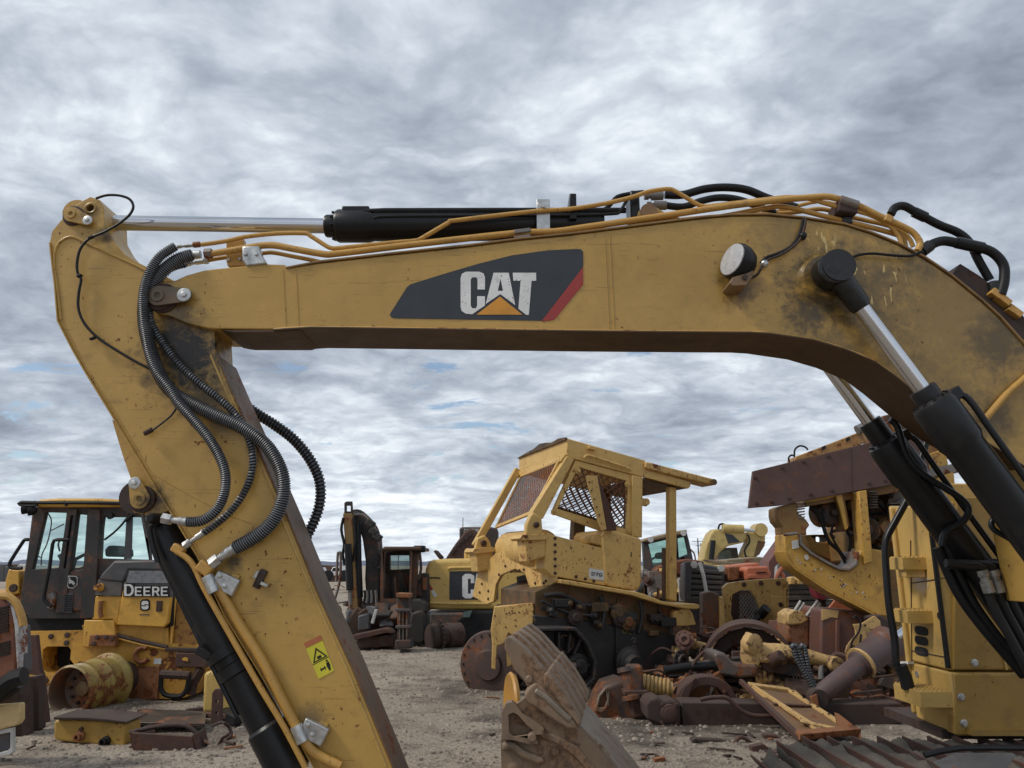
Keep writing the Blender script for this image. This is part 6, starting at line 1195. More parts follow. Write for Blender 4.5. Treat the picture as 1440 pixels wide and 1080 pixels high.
arm = [(1102, 751), (1123, 751), (1125.5, 766), (1140, 779), (1162, 792), (1180, 801), (1195, 803), (1206, 794), (1209, 776), (1216, 770), (1250, 775), (1252, 800), (1252, 868), (1234, 866), (1208, 853), (1164, 831), (1118, 800), (1106, 787), (1103, 775)]
ARM = pr('arch_arm', M_sm, SM, arm, Yg, .35, .02)
MB().ribbon(L([(1123.5, 751), (1126, 766), (1140, 779), (1162, 792), (1180, 801), (1195, 803), (1206, 794), (1209, 776)], Yg - .05), .03, (0, .45, 0)).build('arch_rim', M_steel, SM, bevel=.004)
MB().ribbon(L([(1103, 775), (1107, 788), (1118, 801), (1164, 832), (1208, 854), (1234, 868)], Yg - .02), .02, (0, .4, 0)).build('lower_flange', M_sm, SM, bevel=.004)
pr('sticker', M_white, SM, [(1113.5, 761), (1122, 759), (1124, 770), (1115, 772)], Yg - .012, .01, 0); pr('paint_mark', M_white, SM, [(1131, 781), (1136, 780), (1138, 785), (1134, 788), (1132, 784)], Yg - .01, .01, 0)
# worn stencilled line of paint on the arm, in flakes
rg = random.Random(9)
for k in range(34):
    u = rg.random(); x = 1121 + u * 110 + rg.uniform(-3, 3); y = 786 + u * 62 + rg.uniform(-6, 6); s = rg.uniform(.8, 2.2)
    pr('paint_flake', M_offw if k % 3 else M_rustdk, ARM, [(x, y), (x + s, y - s * .4), (x + s * 1.3, y + s * .5), (x + .3 * s, y + s)], Yg - .004, .004, 0)
tb('wire_tie', M_steel, SM, [(1102, 752), (1121, 750)], .02, Yg - .06, 1)
pr('post', M_sm, SM, [(1207, 691), (1219, 689), (1228, 790), (1216, 794)], Yg - .05, .25, .012); pr('post', M_smd, SM, [(1177, 696), (1187, 694), (1195, 738), (1190, 748)], Yg + .1, .3, .012); pr('post', M_sm, SM, [(1176, 697), (1184, 695), (1193, 742), (1190, 745)], Yg + .06, .05, .005)
pr('back_plate', M_smd, SM, [(1186, 694), (1209, 690), (1215, 745), (1195, 745)], Yg + .5, .1, .01)
pr('under_beam', M_sm, SM, [(1132, 703), (1177, 695), (1177, 699), (1132, 707)], Yg + .1, .2, .008)
pr('under_rail', M_smd, SM, [(1132, 704), (1206, 690), (1262, 680), (1264, 692), (1206, 701), (1134, 712)], Yg + .12, .5, .01)
bolts(SM, [(1064, 708), (1062, 672), (1085, 706), (1110, 701), (1140, 695), (1170, 690), (1100, 658), (1130, 650), (1165, 642), (1222, 680), (1245, 676)], Yg, .022, M_rustdk, .012)
pr('back_beam', M_smd, SM, [(1128, 752), (1260, 750), (1260, 790), (1206, 796), (1190, 800), (1140, 775)], Yg + 1.3, .3, .02, [[(1148, 754), (1163, 754), (1163, 762), (1148, 762)]])
pr('engine_block', M_smd, SM, [(1194, 738), (1260, 734), (1275, 800), (1200, 792)], Yg + .6, .8, .03, jit=.03)
pr('engine_head', M_burno, SM, [(1218, 690), (1340, 665), (1350, 735), (1226, 738)], Yg + .4, .8, .03, jit=.04); pr('engine_plate', M_sm, SM, [(1290, 690), (1340, 660), (1345, 690), (1340, 722), (1296, 725)], Yg + .1, .2, .02, jit=.02)
for k in range(7): MB().lathe(P(1228, 693 + k * 3.6, Yg + .1), (0, 0, 1), [(0, .05), (.008, .062), (.016, .05)], 16).build('spring_coil', M_steel, SM)
for k in range(7): MB().lathe(P(1258, 710 + k * 3.6, Yg + .1), (0, 0, 1), [(0, .08), (.010, .092), (.02, .08)], 16).build('spring_coil', M_burn, SM)
for q, r in (([(1158, 715), (1157, 735), (1165, 760), (1180, 775), (1190, 792)], .025), ([(1162, 712), (1172, 730), (1170, 755), (1192, 790)], .015), ([(1190, 745), (1196, 760), (1192, 790)], .02), ([(1200, 750), (1206, 768), (1196, 785)], .018), ([(1140, 712), (1152, 725), (1156, 735)], .035), ([(1196, 740), (1212, 752), (1225, 748), (1238, 756)], .02), ([(1235, 705), (1250, 720), (1270, 715), (1290, 730)], .03), ([(1240, 690), (1262, 700), (1285, 690)], .04)): tb('hose', M_rub, SM, q, r, Yg + .25, 4)
MB().lathe(P(1166, 722, Yg + .35), (0, -1, 0), [(-.2, .15), (.1, .15), (.12, .12), (.12, .05), (.2, .04)], 26).build('pulley', M_burn, SM); MB().lathe(P(1160, 722, Yg + .5), (-1, -.5, 0), [(-.1, .18), (.1, .18), (.12, .1)], 22).build('pump', M_smd, SM)
rg = random.Random(14)
for k in range(46):
    x = rg.uniform(1196, 1345); y = rg.uniform(700, 792); s = rg.uniform(.05, .20); p = P(x, y, Yg + rg.uniform(.2, .8)); m = MB(); kd = rg.randrange(3)
    if kd == 0: m.box(p, (s * 1.6, s, s), rz=rg.random(), ry=rg.random()).build('engine_part', rg.choice((M_burn, M_smd, M_rust, M_burno)), SM, bevel=.01)
    elif kd == 1: m.lathe(p, (rg.uniform(-1, 1), -1, rg.uniform(-.5, .5)), [(0, s), (s * .5, s), (s * .52, s * .6), (s, s * .5)], 14).build('engine_part', rg.choice((M_burn, M_smd, M_rust, M_steel)), SM)
    else: m.tube([p, p + V((rg.uniform(-.3, .3), -.05, rg.uniform(-.1, .3))), p + V((rg.uniform(-.5, .5), 0, rg.uniform(-.3, .3)))], .018, 8, 4).build('engine_pipe', rg.choice((M_rub, M_rust, M_steel)), SM)
pr('base_frame', M_smd, SM, [(1234, 795), (1300, 790), (1300, 985), (1262, 985), (1240, 900)], Yg + .3, 1.0, .02)
for q, Y_, mt in (([(1262, 640), (1345, 600), (1350, 640), (1265, 668)], .25, M_smd), ([(1270, 668), (1350, 650), (1350, 664), (1270, 680)], .1, M_steel), ([(1296, 610), (1350, 596), (1352, 640), (1300, 652)], .35, M_burno), ([(1300, 640), (1330, 632), (1340, 690), (1310, 696)], .15, M_sm), ([(1225, 600), (1260, 590), (1262, 612), (1228, 622)], .3, M_smd), ([(1240, 585), (1300, 572), (1304, 600), (1242, 612)], .6, M_burno)): pr('rusted_frame', mt, SM, q, Yg + Y_, .3, .015, jit=.015)
pr('engine_floor', M_burn, SM, [(1200, 740), (1345, 730), (1345, 742), (1200, 752)], Yg + .5, .8, .02, jit=.02)

# ------------------------------------------------------------------ tractor with green glass behind the bulldozer
TC = thing('tractor', 'dark tractor with green-tinted cab glass and grey slatted radiator grille', 'tractor', on_ground(970, 880)); Yt = 14.5
TC.location = (P(970, 870, Yt).x, Yt, 0)
cabo = [(903, 762), (911, 756), (950, 748), (965, 746), (969, 760), (975, 788), (966, 800), (936, 815), (906, 812)]
CBt = pr('cab', M_hood, TC, cabo, Yt, .10, .015, [[(912, 765), (942, 758), (944, 783), (936, 789), (920, 800)], [(953, 757), (963, 755), (968, 779), (955, 784)]])
pr('cab', M_hood, TC, cabo, Yt + 1.3, .1, .01, [[(912, 765), (942, 758), (944, 783), (936, 789), (920, 800)], [(953, 757), (963, 755), (968, 779), (955, 784)]])
pr('cab_roof', paint('roof_tan', (.32, .25, .15), rust=.2, dirt=.4), TC, [(903, 762), (905, 758), (950, 747), (966, 744.5), (966, 750), (952, 753), (912, 762)], Yt - .1, 1.6, .02)
M_gg = glass('green_glass', (.66, .84, .78), .22, .1)
pr('window', M_gg, CBt, [(911, 764), (943, 757), (945, 784), (936, 790), (919, 801)], Yt + .05, .01, 0); pr('window', M_gg, CBt, [(952, 756), (964, 754), (969, 780), (954, 785)], Yt + .05, .01, 0)
MB().arc_tube(P(927, 789, Yt + .4), (-.3, -.4, .9), .2, .02, 0, 360).build('steering_wheel', M_rub, TC); pr('seat', M_rub, TC, [(926, 786), (925, 779), (929, 776), (935, 777), (937, 786)], Yt + .6, .4, .04)
for x, y in ((915, 759), (961, 750)): MB().lathe(P(x, y, Yt - .1), (0, -1, 0), [(0, .05), (.02, .05)], 12).build('cab_lamp', M_white, TC)
pr('hood', M_hred, TC, [(921, 802), (926, 797), (945, 790), (966, 786), (990, 789), (990, 800), (968, 812), (945, 806), (922, 806)], Yt - .4, 1.0, .04)
gx = [(966, 792), (972, 790), (1012, 797), (1019, 801), (1020, 838), (1012, 843), (967, 846), (964, 840)]
GR = pr('grille', M_hood, TC, gx, Yt - 1.6, .5, .03)
for k in range(6): pr('slat', paint('slat_grey', (.075, .072, .07), rust=.05, dirt=.5), GR, [(971, 799 + k * 8), (1016, 803 + k * 7.0), (1016, 808 + k * 7.0), (971, 804.5 + k * 8)], Yt - 1.66, .08, .012)
pr('grille_post', M_hood, GR, [(964, 790), (973, 789), (972, 846), (963, 844)], Yt - 1.7, .15, .02); bolts(GR, [(976, 794), (1014, 799)], Yt - 1.7, .06, M_white, .02)
tb('strap', M_white, TC, [(984, 791), (989, 808), (993, 831)], .03, Yt - 1.75, 1)
junk_ = random.Random(8)
for k in range(26):
    x = junk_.uniform(904, 965); y = junk_.uniform(802, 850); s = junk_.uniform(.08, .28); p = P(x, y, Yt + junk_.uniform(-.9, .3))
    (MB().box(p, (s, s, s * 1.4), rz=junk_.random() * 2, ry=junk_.random()) if k % 2 else MB().lathe(p, (junk_.uniform(-1, 1), -1, .3), [(0, s * .6), (s * .6, s * .6), (s * .62, s * .3), (s, s * .3)], 12)).build('engine_part', junk_.choice((M_burn, M_rust, M_steel, M_rub, M_dzr)), TC, bevel=.01)
pr('underframe', M_burn, TC, [(902, 812), (966, 806), (1000, 846), (1000, 925), (905, 925)], Yt + .3, .8, .03)
pr('panel', M_dz, TC, [(933, 800), (940, 800), (946, 846), (938, 846)], Yt - 1.0, .05, .01); pr('panel', M_offw, TC, [(953, 814), (957, 813), (963, 846), (956, 846)], Yt - 1.0, .05, .01); tb('tube', M_dzr, TC, [(920, 838), (940, 832)], .05, Yt - 1, 1)
tb('mast', M_steel, TC, [(970, 772), (976, 778), (978, 788)], .015, Yt, 3)

# ------------------------------------------------------------------ pale excavator boom far behind
FE = thing('excavator', 'faded yellow excavator with arched boom and black decal, far behind the slatted grille', 'excavator', on_ground(1030, 850)); Yf_ = 24
FE.location = (P(1030, 850, Yf_).x, Yf_, 0)
M_fy = paint('faded_yellow', (.46, .36, .155), rust=.05, dirt=.4, rough=.5, chips=.3, seed=71, dirtcol=(.15, .10, .05))
fb = pr('boom', M_fy, FE, [(985, 800), (989, 782), (993, 765), (999, 750), (1006, 744), (1030, 745), (1049, 748), (1051, 757), (1046, 763), (1024, 768), (1014, 775), (1005, 786), (1003, 800)], Yf_, .7, .05)
pr('decal', M_char, fb, [(1019, 749.5), (1030, 752), (1041, 762), (1024, 764.5)], Yf_ - .01, .02, 0)
pr('stick', M_fy, FE, [(1049, 748), (1058, 748), (1066, 743), (1075, 744), (1077, 750), (1076, 768), (1068, 779), (1064, 784), (1043, 784), (1047, 772), (1052, 762)], Yf_ + .1, .5, .05)
pr('stick_side', M_dzd, FE, [(1066, 760), (1077, 762), (1068, 780), (1060, 784)], Yf_ + .09, .1, .01)
tb('stick_cylinder', M_fy, FE, [(1016, 743), (1045, 744)], .13, Yf_, 1, 14); tb('rod', M_chrome, FE, [(1045, 745), (1066, 747)], .05, Yf_, 1); MB().lathe(P(1070, 745, Yf_), (0, -1, 0), [(-.5, .2), (.05, .2)], 16).build('stick_pin', M_fy, FE)
tb('hose', M_rub, FE, [(1010, 744), (1012, 738), (1017, 737), (1022, 741)], .03, Yf_, 4); tb('hose', M_rub, FE, [(1052, 752), (1054, 762), (1047, 775), (1053, 790)], .03, Yf_ - .1, 4); tb('boom_cylinder', M_black, FE, [(1003, 760), (1000, 790)], .08, Yf_ - .1, 1)
pr('cab', M_burn, FE, [(1010, 773), (1018, 770), (1037, 770), (1040, 790), (1010, 795)], Yf_ + 1, 1.2, .03); pr('window', M_gg, FE, [(1012, 775), (1028, 773), (1029, 786), (1011, 788)], Yf_ + .99, .01, 0)
pr('body', M_fy, FE, [(985, 796), (1075, 790), (1078, 866), (985, 866)], Yf_ + .9, 2.0, .05)
def gbox(name, label, cat, mat, pts, Y, dY, jit=0, group=None, bevel=.02):
    m = MB().prism(L(pts, Y), (0, dY, 0))
    if jit: m.cut(2).jitter(jit, 3.5)
    return tag(m.build(name, mat, None, bevel=bevel), label, cat, group)
M_sal = paint('salmon_paint', (.42, .135, .085), rust=.08, dirt=.4, rough=.55, chips=.4, seed=73, dirtcol=(.10, .04, .03))
SL_ = thing('salmon_machine', 'faded salmon engine housing lying behind the yellow radiator guard', 'engine housing', on_ground(1065, 870)); SL_.location = (P(1065, 860, 13).x, 13, 0)
pr('housing', M_sal, SL_, [(1048, 800), (1052, 797), (1080, 796), (1085, 806), (1084, 815), (1050, 817)], 12.8, .6, .03); pr('housing', M_sal, SL_, [(1030, 795), (1068, 791), (1070, 798), (1048, 801), (1046, 815), (1030, 812)], 13.2, .6, .03); pr('lug', M_sal, SL_, [(1053, 808), (1062, 808), (1063, 813), (1054, 814)], 12.7, .12, .01)
pr('slot', M_dark, SL_, [(1064, 804.5), (1078, 804), (1078, 805.5), (1064, 806)], 12.79, .02, 0); pr('base', M_rustdk, SL_, [(1030, 812), (1086, 814), (1086, 938), (1030, 938)], 13.0, .8, .03); pr('rust_panel', M_rustor, SL_, [(1024, 798), (1040, 796), (1040, 815), (1024, 818)], 12.9, .3, .02)
gbox('red_chute', 'dark red sloping steel chute behind the salmon housing', 'steel chute', paint('chute_red', (.13, .045, .04), rust=.3, dirt=.3), [(1080, 790), (1103, 758), (1104, 785), (1090, 797), (1083, 925), (1078, 925)], 14.2, .5)
gbox('timber', 'long pale plank lying over the machines behind the bulldozer', 'plank', paint('plank_tan', (.36, .27, .17), rust=0, dirt=.5, streak=.2), [(991, 787), (1000, 787), (1050, 793), (1050, 796), (1000, 791)], 15.0, .3, bevel=.005)
gbox('steel_trough', 'long olive steel trough behind the slatted grille', 'trough', paint('olive', (.20, .16, .09), rust=.2, dirt=.5), [(1022, 787), (1068, 783), (1078, 785), (1076, 795), (1020, 793)], 16.5, 1.0)
HK = thing('lifting_hook', 'salmon hook and chain hanging in front of the dark red chute', 'hook', on_ground(1098, 870)); HK.location = (P(1098, 850, 12.2).x, 12.2, 0)
tb('hook', M_sal, HK, [(1106, 778), (1098, 788), (1101, 796), (1095, 806), (1092, 815), (1098, 820), (1102, 812), (1098, 805)], .035, 12.2, 4)
# yellow radiator guard
RG = thing('radiator_guard', 'battered yellow radiator guard with torn wire grille, amid the scrap', 'radiator guard', on_ground(1060, 930)); Yq = 11.4
go = [(1017, 826), (1024, 820), (1045, 817), (1080, 814), (1105, 813.5), (1106, 820), (1105, 899), (1058, 897), (1040, 890), (1022, 885)]
gi = [(1030, 836), (1042, 830), (1056, 830), (1066, 848), (1070, 862), (1060, 876), (1045, 886), (1034, 884), (1028, 862)]
gg = pr('guard', paint('guard_yellow', (.50, .34, .14), rust=.2, dirt=.3, chips=1.0, seed=75), RG, go, Yq, .10, .015, [gi]); pr('panel', paint('guard_yellow', (.5, .38, .13)), RG, [(1084, 838), (1101, 838), (1101, 880), (1088, 880)], Yq - .015, .02, .01)
wires(P(1040, 831, Yq + .05), P(1068, 836, Yq + .05), P(1072, 880, Yq + .05), P(1040, 885, Yq + .05), 13, 16, .008, M_steel, gg)
pr('core', M_rustdk, RG, [(1026, 830), (1072, 830), (1072, 890), (1030, 890)], Yq + .5, .2, .02); pr('side', M_dzr, RG, [(1105, 815), (1109, 818), (1109, 897), (1105, 899)], Yq + .1, .6, .01); pr('foot', M_rustdk, RG, [(1030, 890), (1104, 897), (1104, 958), (1030, 958)], Yq + .1, .5, .02)
bolts(RG, [(1097, 850), (1046, 822), (1070, 820), (1094, 820), (1098, 851), (1074, 884)], Yq, .035, M_rust)
MB().cyl(P(1068, 866, Yq - .1), P(1078, 855, Yq - .2), .07, 14).build('pipe_stub', M_rub, RG); tb('pipe', M_rub, RG, [(1068, 866), (1060, 875), (1040, 895), (1022, 915)], .04, Yq - .2, 2); pr('pipe_flange', M_rub, RG, [(1062, 862), (1078, 850), (1082, 858), (1066, 870)], Yq - .1, .08, .01)
gbox('steel_sheet', 'upright dark rusty panel between the slatted grille and the yellow guard', 'steel panel', paint('panel_rust', (.10, .05, .028), rust=.5, dirt=.4, streak=.9), [(989, 834), (1000, 831), (1012, 836), (1013, 962), (990, 962)], 11.2, .25)
gbox('steel_sheet', 'narrow yellow-brown upright panel against the torn grille edge', 'steel panel', M_dzr, [(1012, 840), (1017, 838), (1022, 890), (1016, 962), (1012, 962)], 11.15, .2)
MG = thing('magenta_frame', 'small crimson steel frame hanging under the yellow arch arm', 'steel frame', on_ground(1160, 880)); MG.location = (P(1160, 850, 11).x, 11, 0)
pr('frame', paint('crimson', (.22, .025, .045), rust=.1, dirt=.3), MG, [(1144, 818), (1150, 820), (1155, 828), (1164, 829), (1166, 838), (1158, 844), (1151, 842), (1146, 832)], 10.9, .2, .015, [[(1154, 832), (1162, 832), (1162, 838), (1155, 839)]])
pr('post', M_rustdk, MG, [(1154, 843), (1162, 843), (1162, 965), (1154, 965)], 11.0, .2, .01)
for i, (q, lb) in enumerate((([(1108, 822), (1150, 818), (1152, 862), (1108, 866)], 'dark stacked timber crates under the yellow arch arm'),)):
    CT = thing('timber_stack', lb, 'timber stack', on_ground(1130, 890)); CT.location = (P(1130, 860, 12.6).x, 12.6, 0)
    for k in range(6): pr('timber', paint('old_wood', (.075, .06, .045), rust=0, dirt=.5, streak=.2), CT, [(1106, 822 + k * 8), (1176, 820 + k * 8), (1176, 826.5 + k * 8), (1106, 828.5 + k * 8)], 12.6 + .02 * (k % 2), .5, .01)
    pr('timber_base', M_rustdk, CT, [(1108, 870), (1174, 868), (1174, 942), (1108, 942)], 12.62, .45, .01)
    for x in (1112, 1122, 1134, 1148): pr('timber_end', M_dzr, CT, [(x, 812), (x + 6, 811), (x + 6, 821), (x, 822)], 12.5, .2, .01)
SR = gbox('salmon_sheet', 'triangular salmon sheet under the yellow arch arm', 'steel sheet', M_sal, [(1165, 856), (1180, 838), (1200, 850), (1212, 858), (1204, 862)], 10.6, .05, bevel=.003)
# ------------------------------------------------------------------ scrap lying before and beside the bulldozer
def solo(m, name, mat, label, cat, bevel=.01, group=None): return tag(m.build(name, mat, None, bevel=bevel), label, cat, group)
M_mar = paint('maroon_worn', (.13, .062, .048), rust=.25, dirt=.2, rough=.6, chips=.5, seed=81)
M_yw = paint('worn_pale_yellow', (.50, .345, .17), rust=.32, dirt=.25, rough=.6, chips=1.0, seed=82, rustcol=((.05, .03, .02), (.20, .10, .045)))
BM = thing('axle_beam', 'long brown box beam lying on the ground with a yoke at its near left end', 'steel beam', on_ground(1110, 1026))
Yp = 8.5
pr('beam', M_rustdk, BM, [(957, 987), (1092, 989), (1150, 989), (1269, 989), (1272, 1017), (1205, 1028), (1150, 1027), (960, 1026)], Yp, .32, .015)
yk = pr('yoke', M_rustdk, BM, [(907, 992), (912, 983), (925, 980), (932, 986), (946, 984), (957, 990), (958, 1026), (930, 1021), (910, 1012)], Yp - .05, .38, .03, seg=3)
MB().lathe(P(941, 1003, Yp - .05), (0, -1, 0), [(0, .09), (.03, .085), (.035, .06), (.05, .058), (.055, .03)], 24).build('yoke_cap', M_rust, yk); bolts(yk, [(931, 991), (950, 992), (931, 1016), (951, 1018)], Yp - .05, .022)
GB = thing('drive_housing', 'black drive housing with octagonal casting in front of the bulldozer', 'gear housing', on_ground(880, 1020)); Ye = 9.0
M_gh = paint('housing_dark', (.045, .034, .03), rust=.35, dirt=.4, rough=.6, seed=83)
pr('casting', M_gh, GB, [(828, 1018), (838, 985), (850, 965), (872, 958), (905, 968), (908, 1015), (900, 1032), (840, 1034)], Ye, .6, .04, seg=3)
pr('torn_mouth', M_offw if False else paint('mouth_grey', (.16, .14, .11), rust=.4, dirt=.6), GB, [(836, 1000), (842, 978), (852, 966), (858, 975), (857, 992), (846, 1003)], Ye - .05, .06, .01, [[(841, 995), (845, 980), (852, 972), (854, 984), (850, 995)]])
pr('base', M_gh, GB, [(826, 1022), (870, 1008), (880, 1012), (876, 1033), (838, 1034)], Ye - .1, .5, .02)
MB().lathe(P(880, 938, Ye - .05), V((.15, -.2, -1)), [(0, .10), (.05, .105), (.07, .075), (.28, .07), (.30, .11), (.34, .11)], 20).build('elbow', M_gh, GB)
MB().box(P(892, 960, Ye - .05), (.17, .2, .38)).build('elbow_block', M_gh, GB, bevel=.03); MB().box(P(892, 972, Ye - .05), (.26, .26, .05)).build('flange', M_rust, GB, bevel=.01)
pr('side_case', M_rust, GB, [(885, 985), (905, 975), (912, 990), (910, 1010), (890, 1012)], Ye - .15, .2, .03)
for k in range(7): MB().arc_tube(P(906 + k * 5.6, 964 + k * .9, Ye + .1), (1, -.25, -.1), .105 - .002 * k, .022, 0, 360, 8, 20).build('bellows_ring', paint('bellows_tan', (.36, .24, .10), rust=.1, dirt=.5), GB)
MB().cyl(P(904, 963, Ye + .1), P(944, 970, Ye + .1), .09, 16).build('bellows', paint('bellows_tan', (.36, .24, .10)), GB)
AR = thing('arch_bracket', 'rusty arched steel saddle lying on the box beam', 'steel bracket', on_ground(990, 1000)); Ya = 8.9
ao = [(953, 980)] + arc_px(994, 984, 41, 165, 12, 12, 33) + [(1041, 986)]; ai = [(1024, 984)] + arc_px(994, 988, 27, 15, 165, 10, 24) + [(966, 986)]
MB().prism(L(ao + ai, Ya), (0, .25, 0)).build('arch', M_rust, AR, bevel=.01); pr('web', M_rust, AR, [(953, 986), (963, 966), (978, 953), (970, 975), (968, 988)], Ya - .02, .03, .005)
bolts(AR, [(962, 974), (970, 962), (1019, 973)], Ya, .018)
solo(MB().tube(L([(985, 984), (1000, 981), (1020, 981), (1030, 988), (1042, 999), (1058, 1006), (1080, 1007), (1104, 1006)], 8.35), .022, 10, 4), 'bent_pipe', M_rust, 'thin bent rusty pipe hanging over the front of the box beam', 'pipe', 0)
PN = thing('door_frame', 'yellow door frame with brown skin leaning on the scrap, nearest the tracks', 'door frame', on_ground(1150, 1044))
A0, B0, C0, D0 = P(1040, 961, 8.9), P(1104, 971, 8.9), P(1208, 1037, 7.75), P(1122, 1043, 7.6)
nrm = (B0 - A0).cross(D0 - A0).normalized(); nrm = nrm if nrm.z > 0 else -nrm
def quadp(name, mat, uv, off, th, par=PN, bevel=.004):
    return MB().prism([lerp2(A0, B0, C0, D0, u, v) + nrm * off for u, v in uv], nrm * th).build(name, mat, par, bevel=bevel)
M_skin = paint('skin_brown', (.17, .095, .045), rust=.25, dirt=.3, rough=.6, seed=85, chips=.3)
quadp('skin', M_skin, [(.08, .04), (.97, .04), (.97, .97), (.12, .97)], 0, .02)
quadp('skin_upper', M_yw, [(.1, .06), (.3, .05), (.28, .3), (.16, .3)], .021, .003)
quadp('frame_bar', M_yw, [(.12, .04), (.98, .04), (.98, .10), (.12, .10)], .02, .03); quadp('frame_bar', M_yw, [(.92, .04), (1, .04), (1, .97), (.92, .97)], .02, .03)
quadp('frame_bar', M_yw, [(.14, .08), (.20, .08), (.52, .97), (.42, .97)], .02, .03); quadp('frame_bar', M_rust, [(.2, .42), (.95, .42), (.95, .45), (.2, .45)], .02, .02)
quadp('outer_rail', M_rust, [(-.02, 0), (.06, 0), (.08, 1), (0, 1)], .0, .05); quadp('bottom_rail', M_rustor, [(.0, .95), (1, .93), (1.02, 1), (0, 1.02)], .02, .06)
quadp('scrap_strip', M_yw, [(.3, .75), (.9, .98), (.84, 1.0), (.26, .80)], .05, .01)
for v in (.15, .3, .5, .65, .8): MB().lathe(lerp2(A0, B0, C0, D0, .95, v) + nrm * .05, nrm, [(0, .012), (.01, .010)], 6).build('bolt', M_rust, PN)
MB().prism([P(1174, 1002, 7.9), P(1180, 1004, 7.9), P(1206, 1024, 7.75), P(1214, 1040, 7.7), P(1188, 1033, 7.8), P(1177, 1018, 7.9)], (0, .02, .0)).build('fin', M_rustor, PN, bevel=.004)
HC = thing('hydraulic_cylinder', 'purple-brown rusted hydraulic cylinder lying steeply over the box beam', 'hydraulic cylinder', on_ground(1150, 1000))
a, b = P(1149, 981, 8.5), P(1246, 905, 9.0); d = b - a; l = d.length
M_hc = paint('cylinder_mauve', (.095, .06, .06), rust=.15, dirt=.3, rough=.5, chips=.5, seed=86)
MB().lathe(a, d, [(0, .06), (.04, .085), (l * .08, .085), (l * .1, .10), (l * .58, .105), (l * .60, .14), (l * .62, .16), (l * .92, .165), (l * .94, .19), (l * 1.03, .19), (l * 1.05, .12)], 28).build('barrel', M_hc, HC); MB().cyl(a + d * 1.0, a + d * 1.25, .06, 16).build('rod', M_chrome, HC)
MB().lathe(a, V((0, -1, 0)), [(-.08, .09), (.08, .09)], 18).build('eye', M_rustdk, HC); MB().lathe(a + d * .62, d, [(-.02, .172), (.01, .172)], 24).build('ring', M_yw, HC); pr('tab', M_rustor, HC, [(1140, 980), (1149, 976), (1152, 994), (1146, 997)], 8.4, .04, .004)
YBR = thing('triangular_plate', 'blotchy pale yellow plate with square hole above the rusted hydraulic cylinder', 'steel plate', on_ground(1220, 980)); YBR.location = (P(1220, 950, 9.3).x, 9.3, 0)
pr('plate', M_yw, YBR, [(1189, 917), (1192, 907), (1204, 893), (1203, 884), (1200, 878), (1212, 877), (1230, 866), (1238, 873), (1240, 886), (1253, 895), (1250, 905), (1230, 907), (1219, 922), (1205, 922), (1194, 928)], 9.3, .03, .004, [[(1197, 906), (1204, 909), (1201, 916), (1194, 912)], arc_px(1217, 880, 2, 0, 300, 6), arc_px(1229, 889, 5, 0, 330, 11)])
pr('cheek', M_rustdk, YBR, [(1226, 868), (1238, 864), (1262, 880), (1262, 905), (1240, 900)], 9.4, .3, .02); tb('wire', M_rub, YBR, [(1200, 870), (1204, 866), (1210, 876), (1207, 890), (1198, 902), (1199, 915), (1208, 910), (1211, 892)], .012, 9.26, 3)
MHs = thing('engine_hood', 'maroon engine hood with worn yellow top edge, beneath the yellow arch arm', 'engine hood', on_ground(1190, 960)); MHs.location = (P(1190, 940, 9.9).x, 9.9, 0)
pr('hood', M_mar, MHs, [(1154, 858), (1160, 855), (1233, 862), (1236, 870), (1232, 984), (1182, 984), (1153, 984)], 9.75, .7, .03, seg=3); pr('worn_top', M_yw, MHs, [(1156, 857), (1180, 858), (1178, 870), (1170, 868), (1156, 873)], 9.74, .02, .004); pr('rib', M_mar, MHs, [(1176, 872), (1181, 872), (1181, 928), (1176, 928)], 9.72, .04, .006)
MH2 = thing('engine_hood', 'brown and yellow hood panel standing left of the maroon engine hood', 'engine hood', on_ground(1120, 960)); MH2.location = (P(1122, 940, 10.2).x, 10.2, 0)
pr('hood', paint('hood_brown_yellow', (.20, .10, .06), rust=.35, dirt=.2, seed=88), MH2, [(1107, 880), (1112, 868), (1133, 866), (1139, 874), (1139, 911), (1107, 905)], 10.1, .5, .03); pr('worn_top', M_yw, MH2, [(1107, 864), (1118, 857), (1130, 860), (1138, 872), (1128, 878), (1108, 880)], 10.08, .4, .02)
for i in range(2): tb('rod', M_offw, MH2, [(1112 + i * 22, 866), (1118 + i * 22, 858), (1126 + i * 24, 845)], .018, 10.1, 2); tb('rod', M_offw, MH2, [(1117 + i * 22, 868), (1124 + i * 22, 858), (1131 + i * 22, 848)], .018, 10.1, 2)
pr('valve', M_smd, MH2, [(1133, 866), (1150, 862), (1155, 880), (1150, 898), (1138, 892)], 10.2, .3, .04, jit=.04)
YA = thing('yellow_axle', 'lumpy yellow cast axle arm lying on top of the scrap', 'axle', on_ground(1100, 980)); YA.location = (P(1100, 950, 9.4).x, 9.4, 0)
m = MB(); m.tube(L([(1052, 918), (1062, 916), (1080, 918), (1100, 919), (1120, 920), (1145, 925), (1170, 932)], 9.4), .10, 16, 4); 
for v in m.bm.verts:
    k = (v.co.x - P(1052, 918, 9.4).x) / (P(1170, 932, 9.4).x - P(1052, 918, 9.4).x); s_ = 1.25 - .6 * k; c_ = P(1052 + 118 * k, 917 + 15 * k, 9.4); v.co.z = c_.z + (v.co.z - c_.z) * s_; v.co.y = c_.y + (v.co.y - c_.y) * s_
m.jitter(.03, 4).build('arm', M_yw, YA); MB().lathe(P(1052, 905, 9.3), (.5, -.8, 0), [(0, .11), (.10, .12), (.12, .08)], 14).jitter(.015, 6).build('knuckle', M_yw, YA); MB().lathe(P(1056, 922, 9.3), (-.3, -1, 0), [(0, .12), (.05, .12), (.06, .07)], 14).jitter(.015, 6).build('knuckle', M_yw, YA)
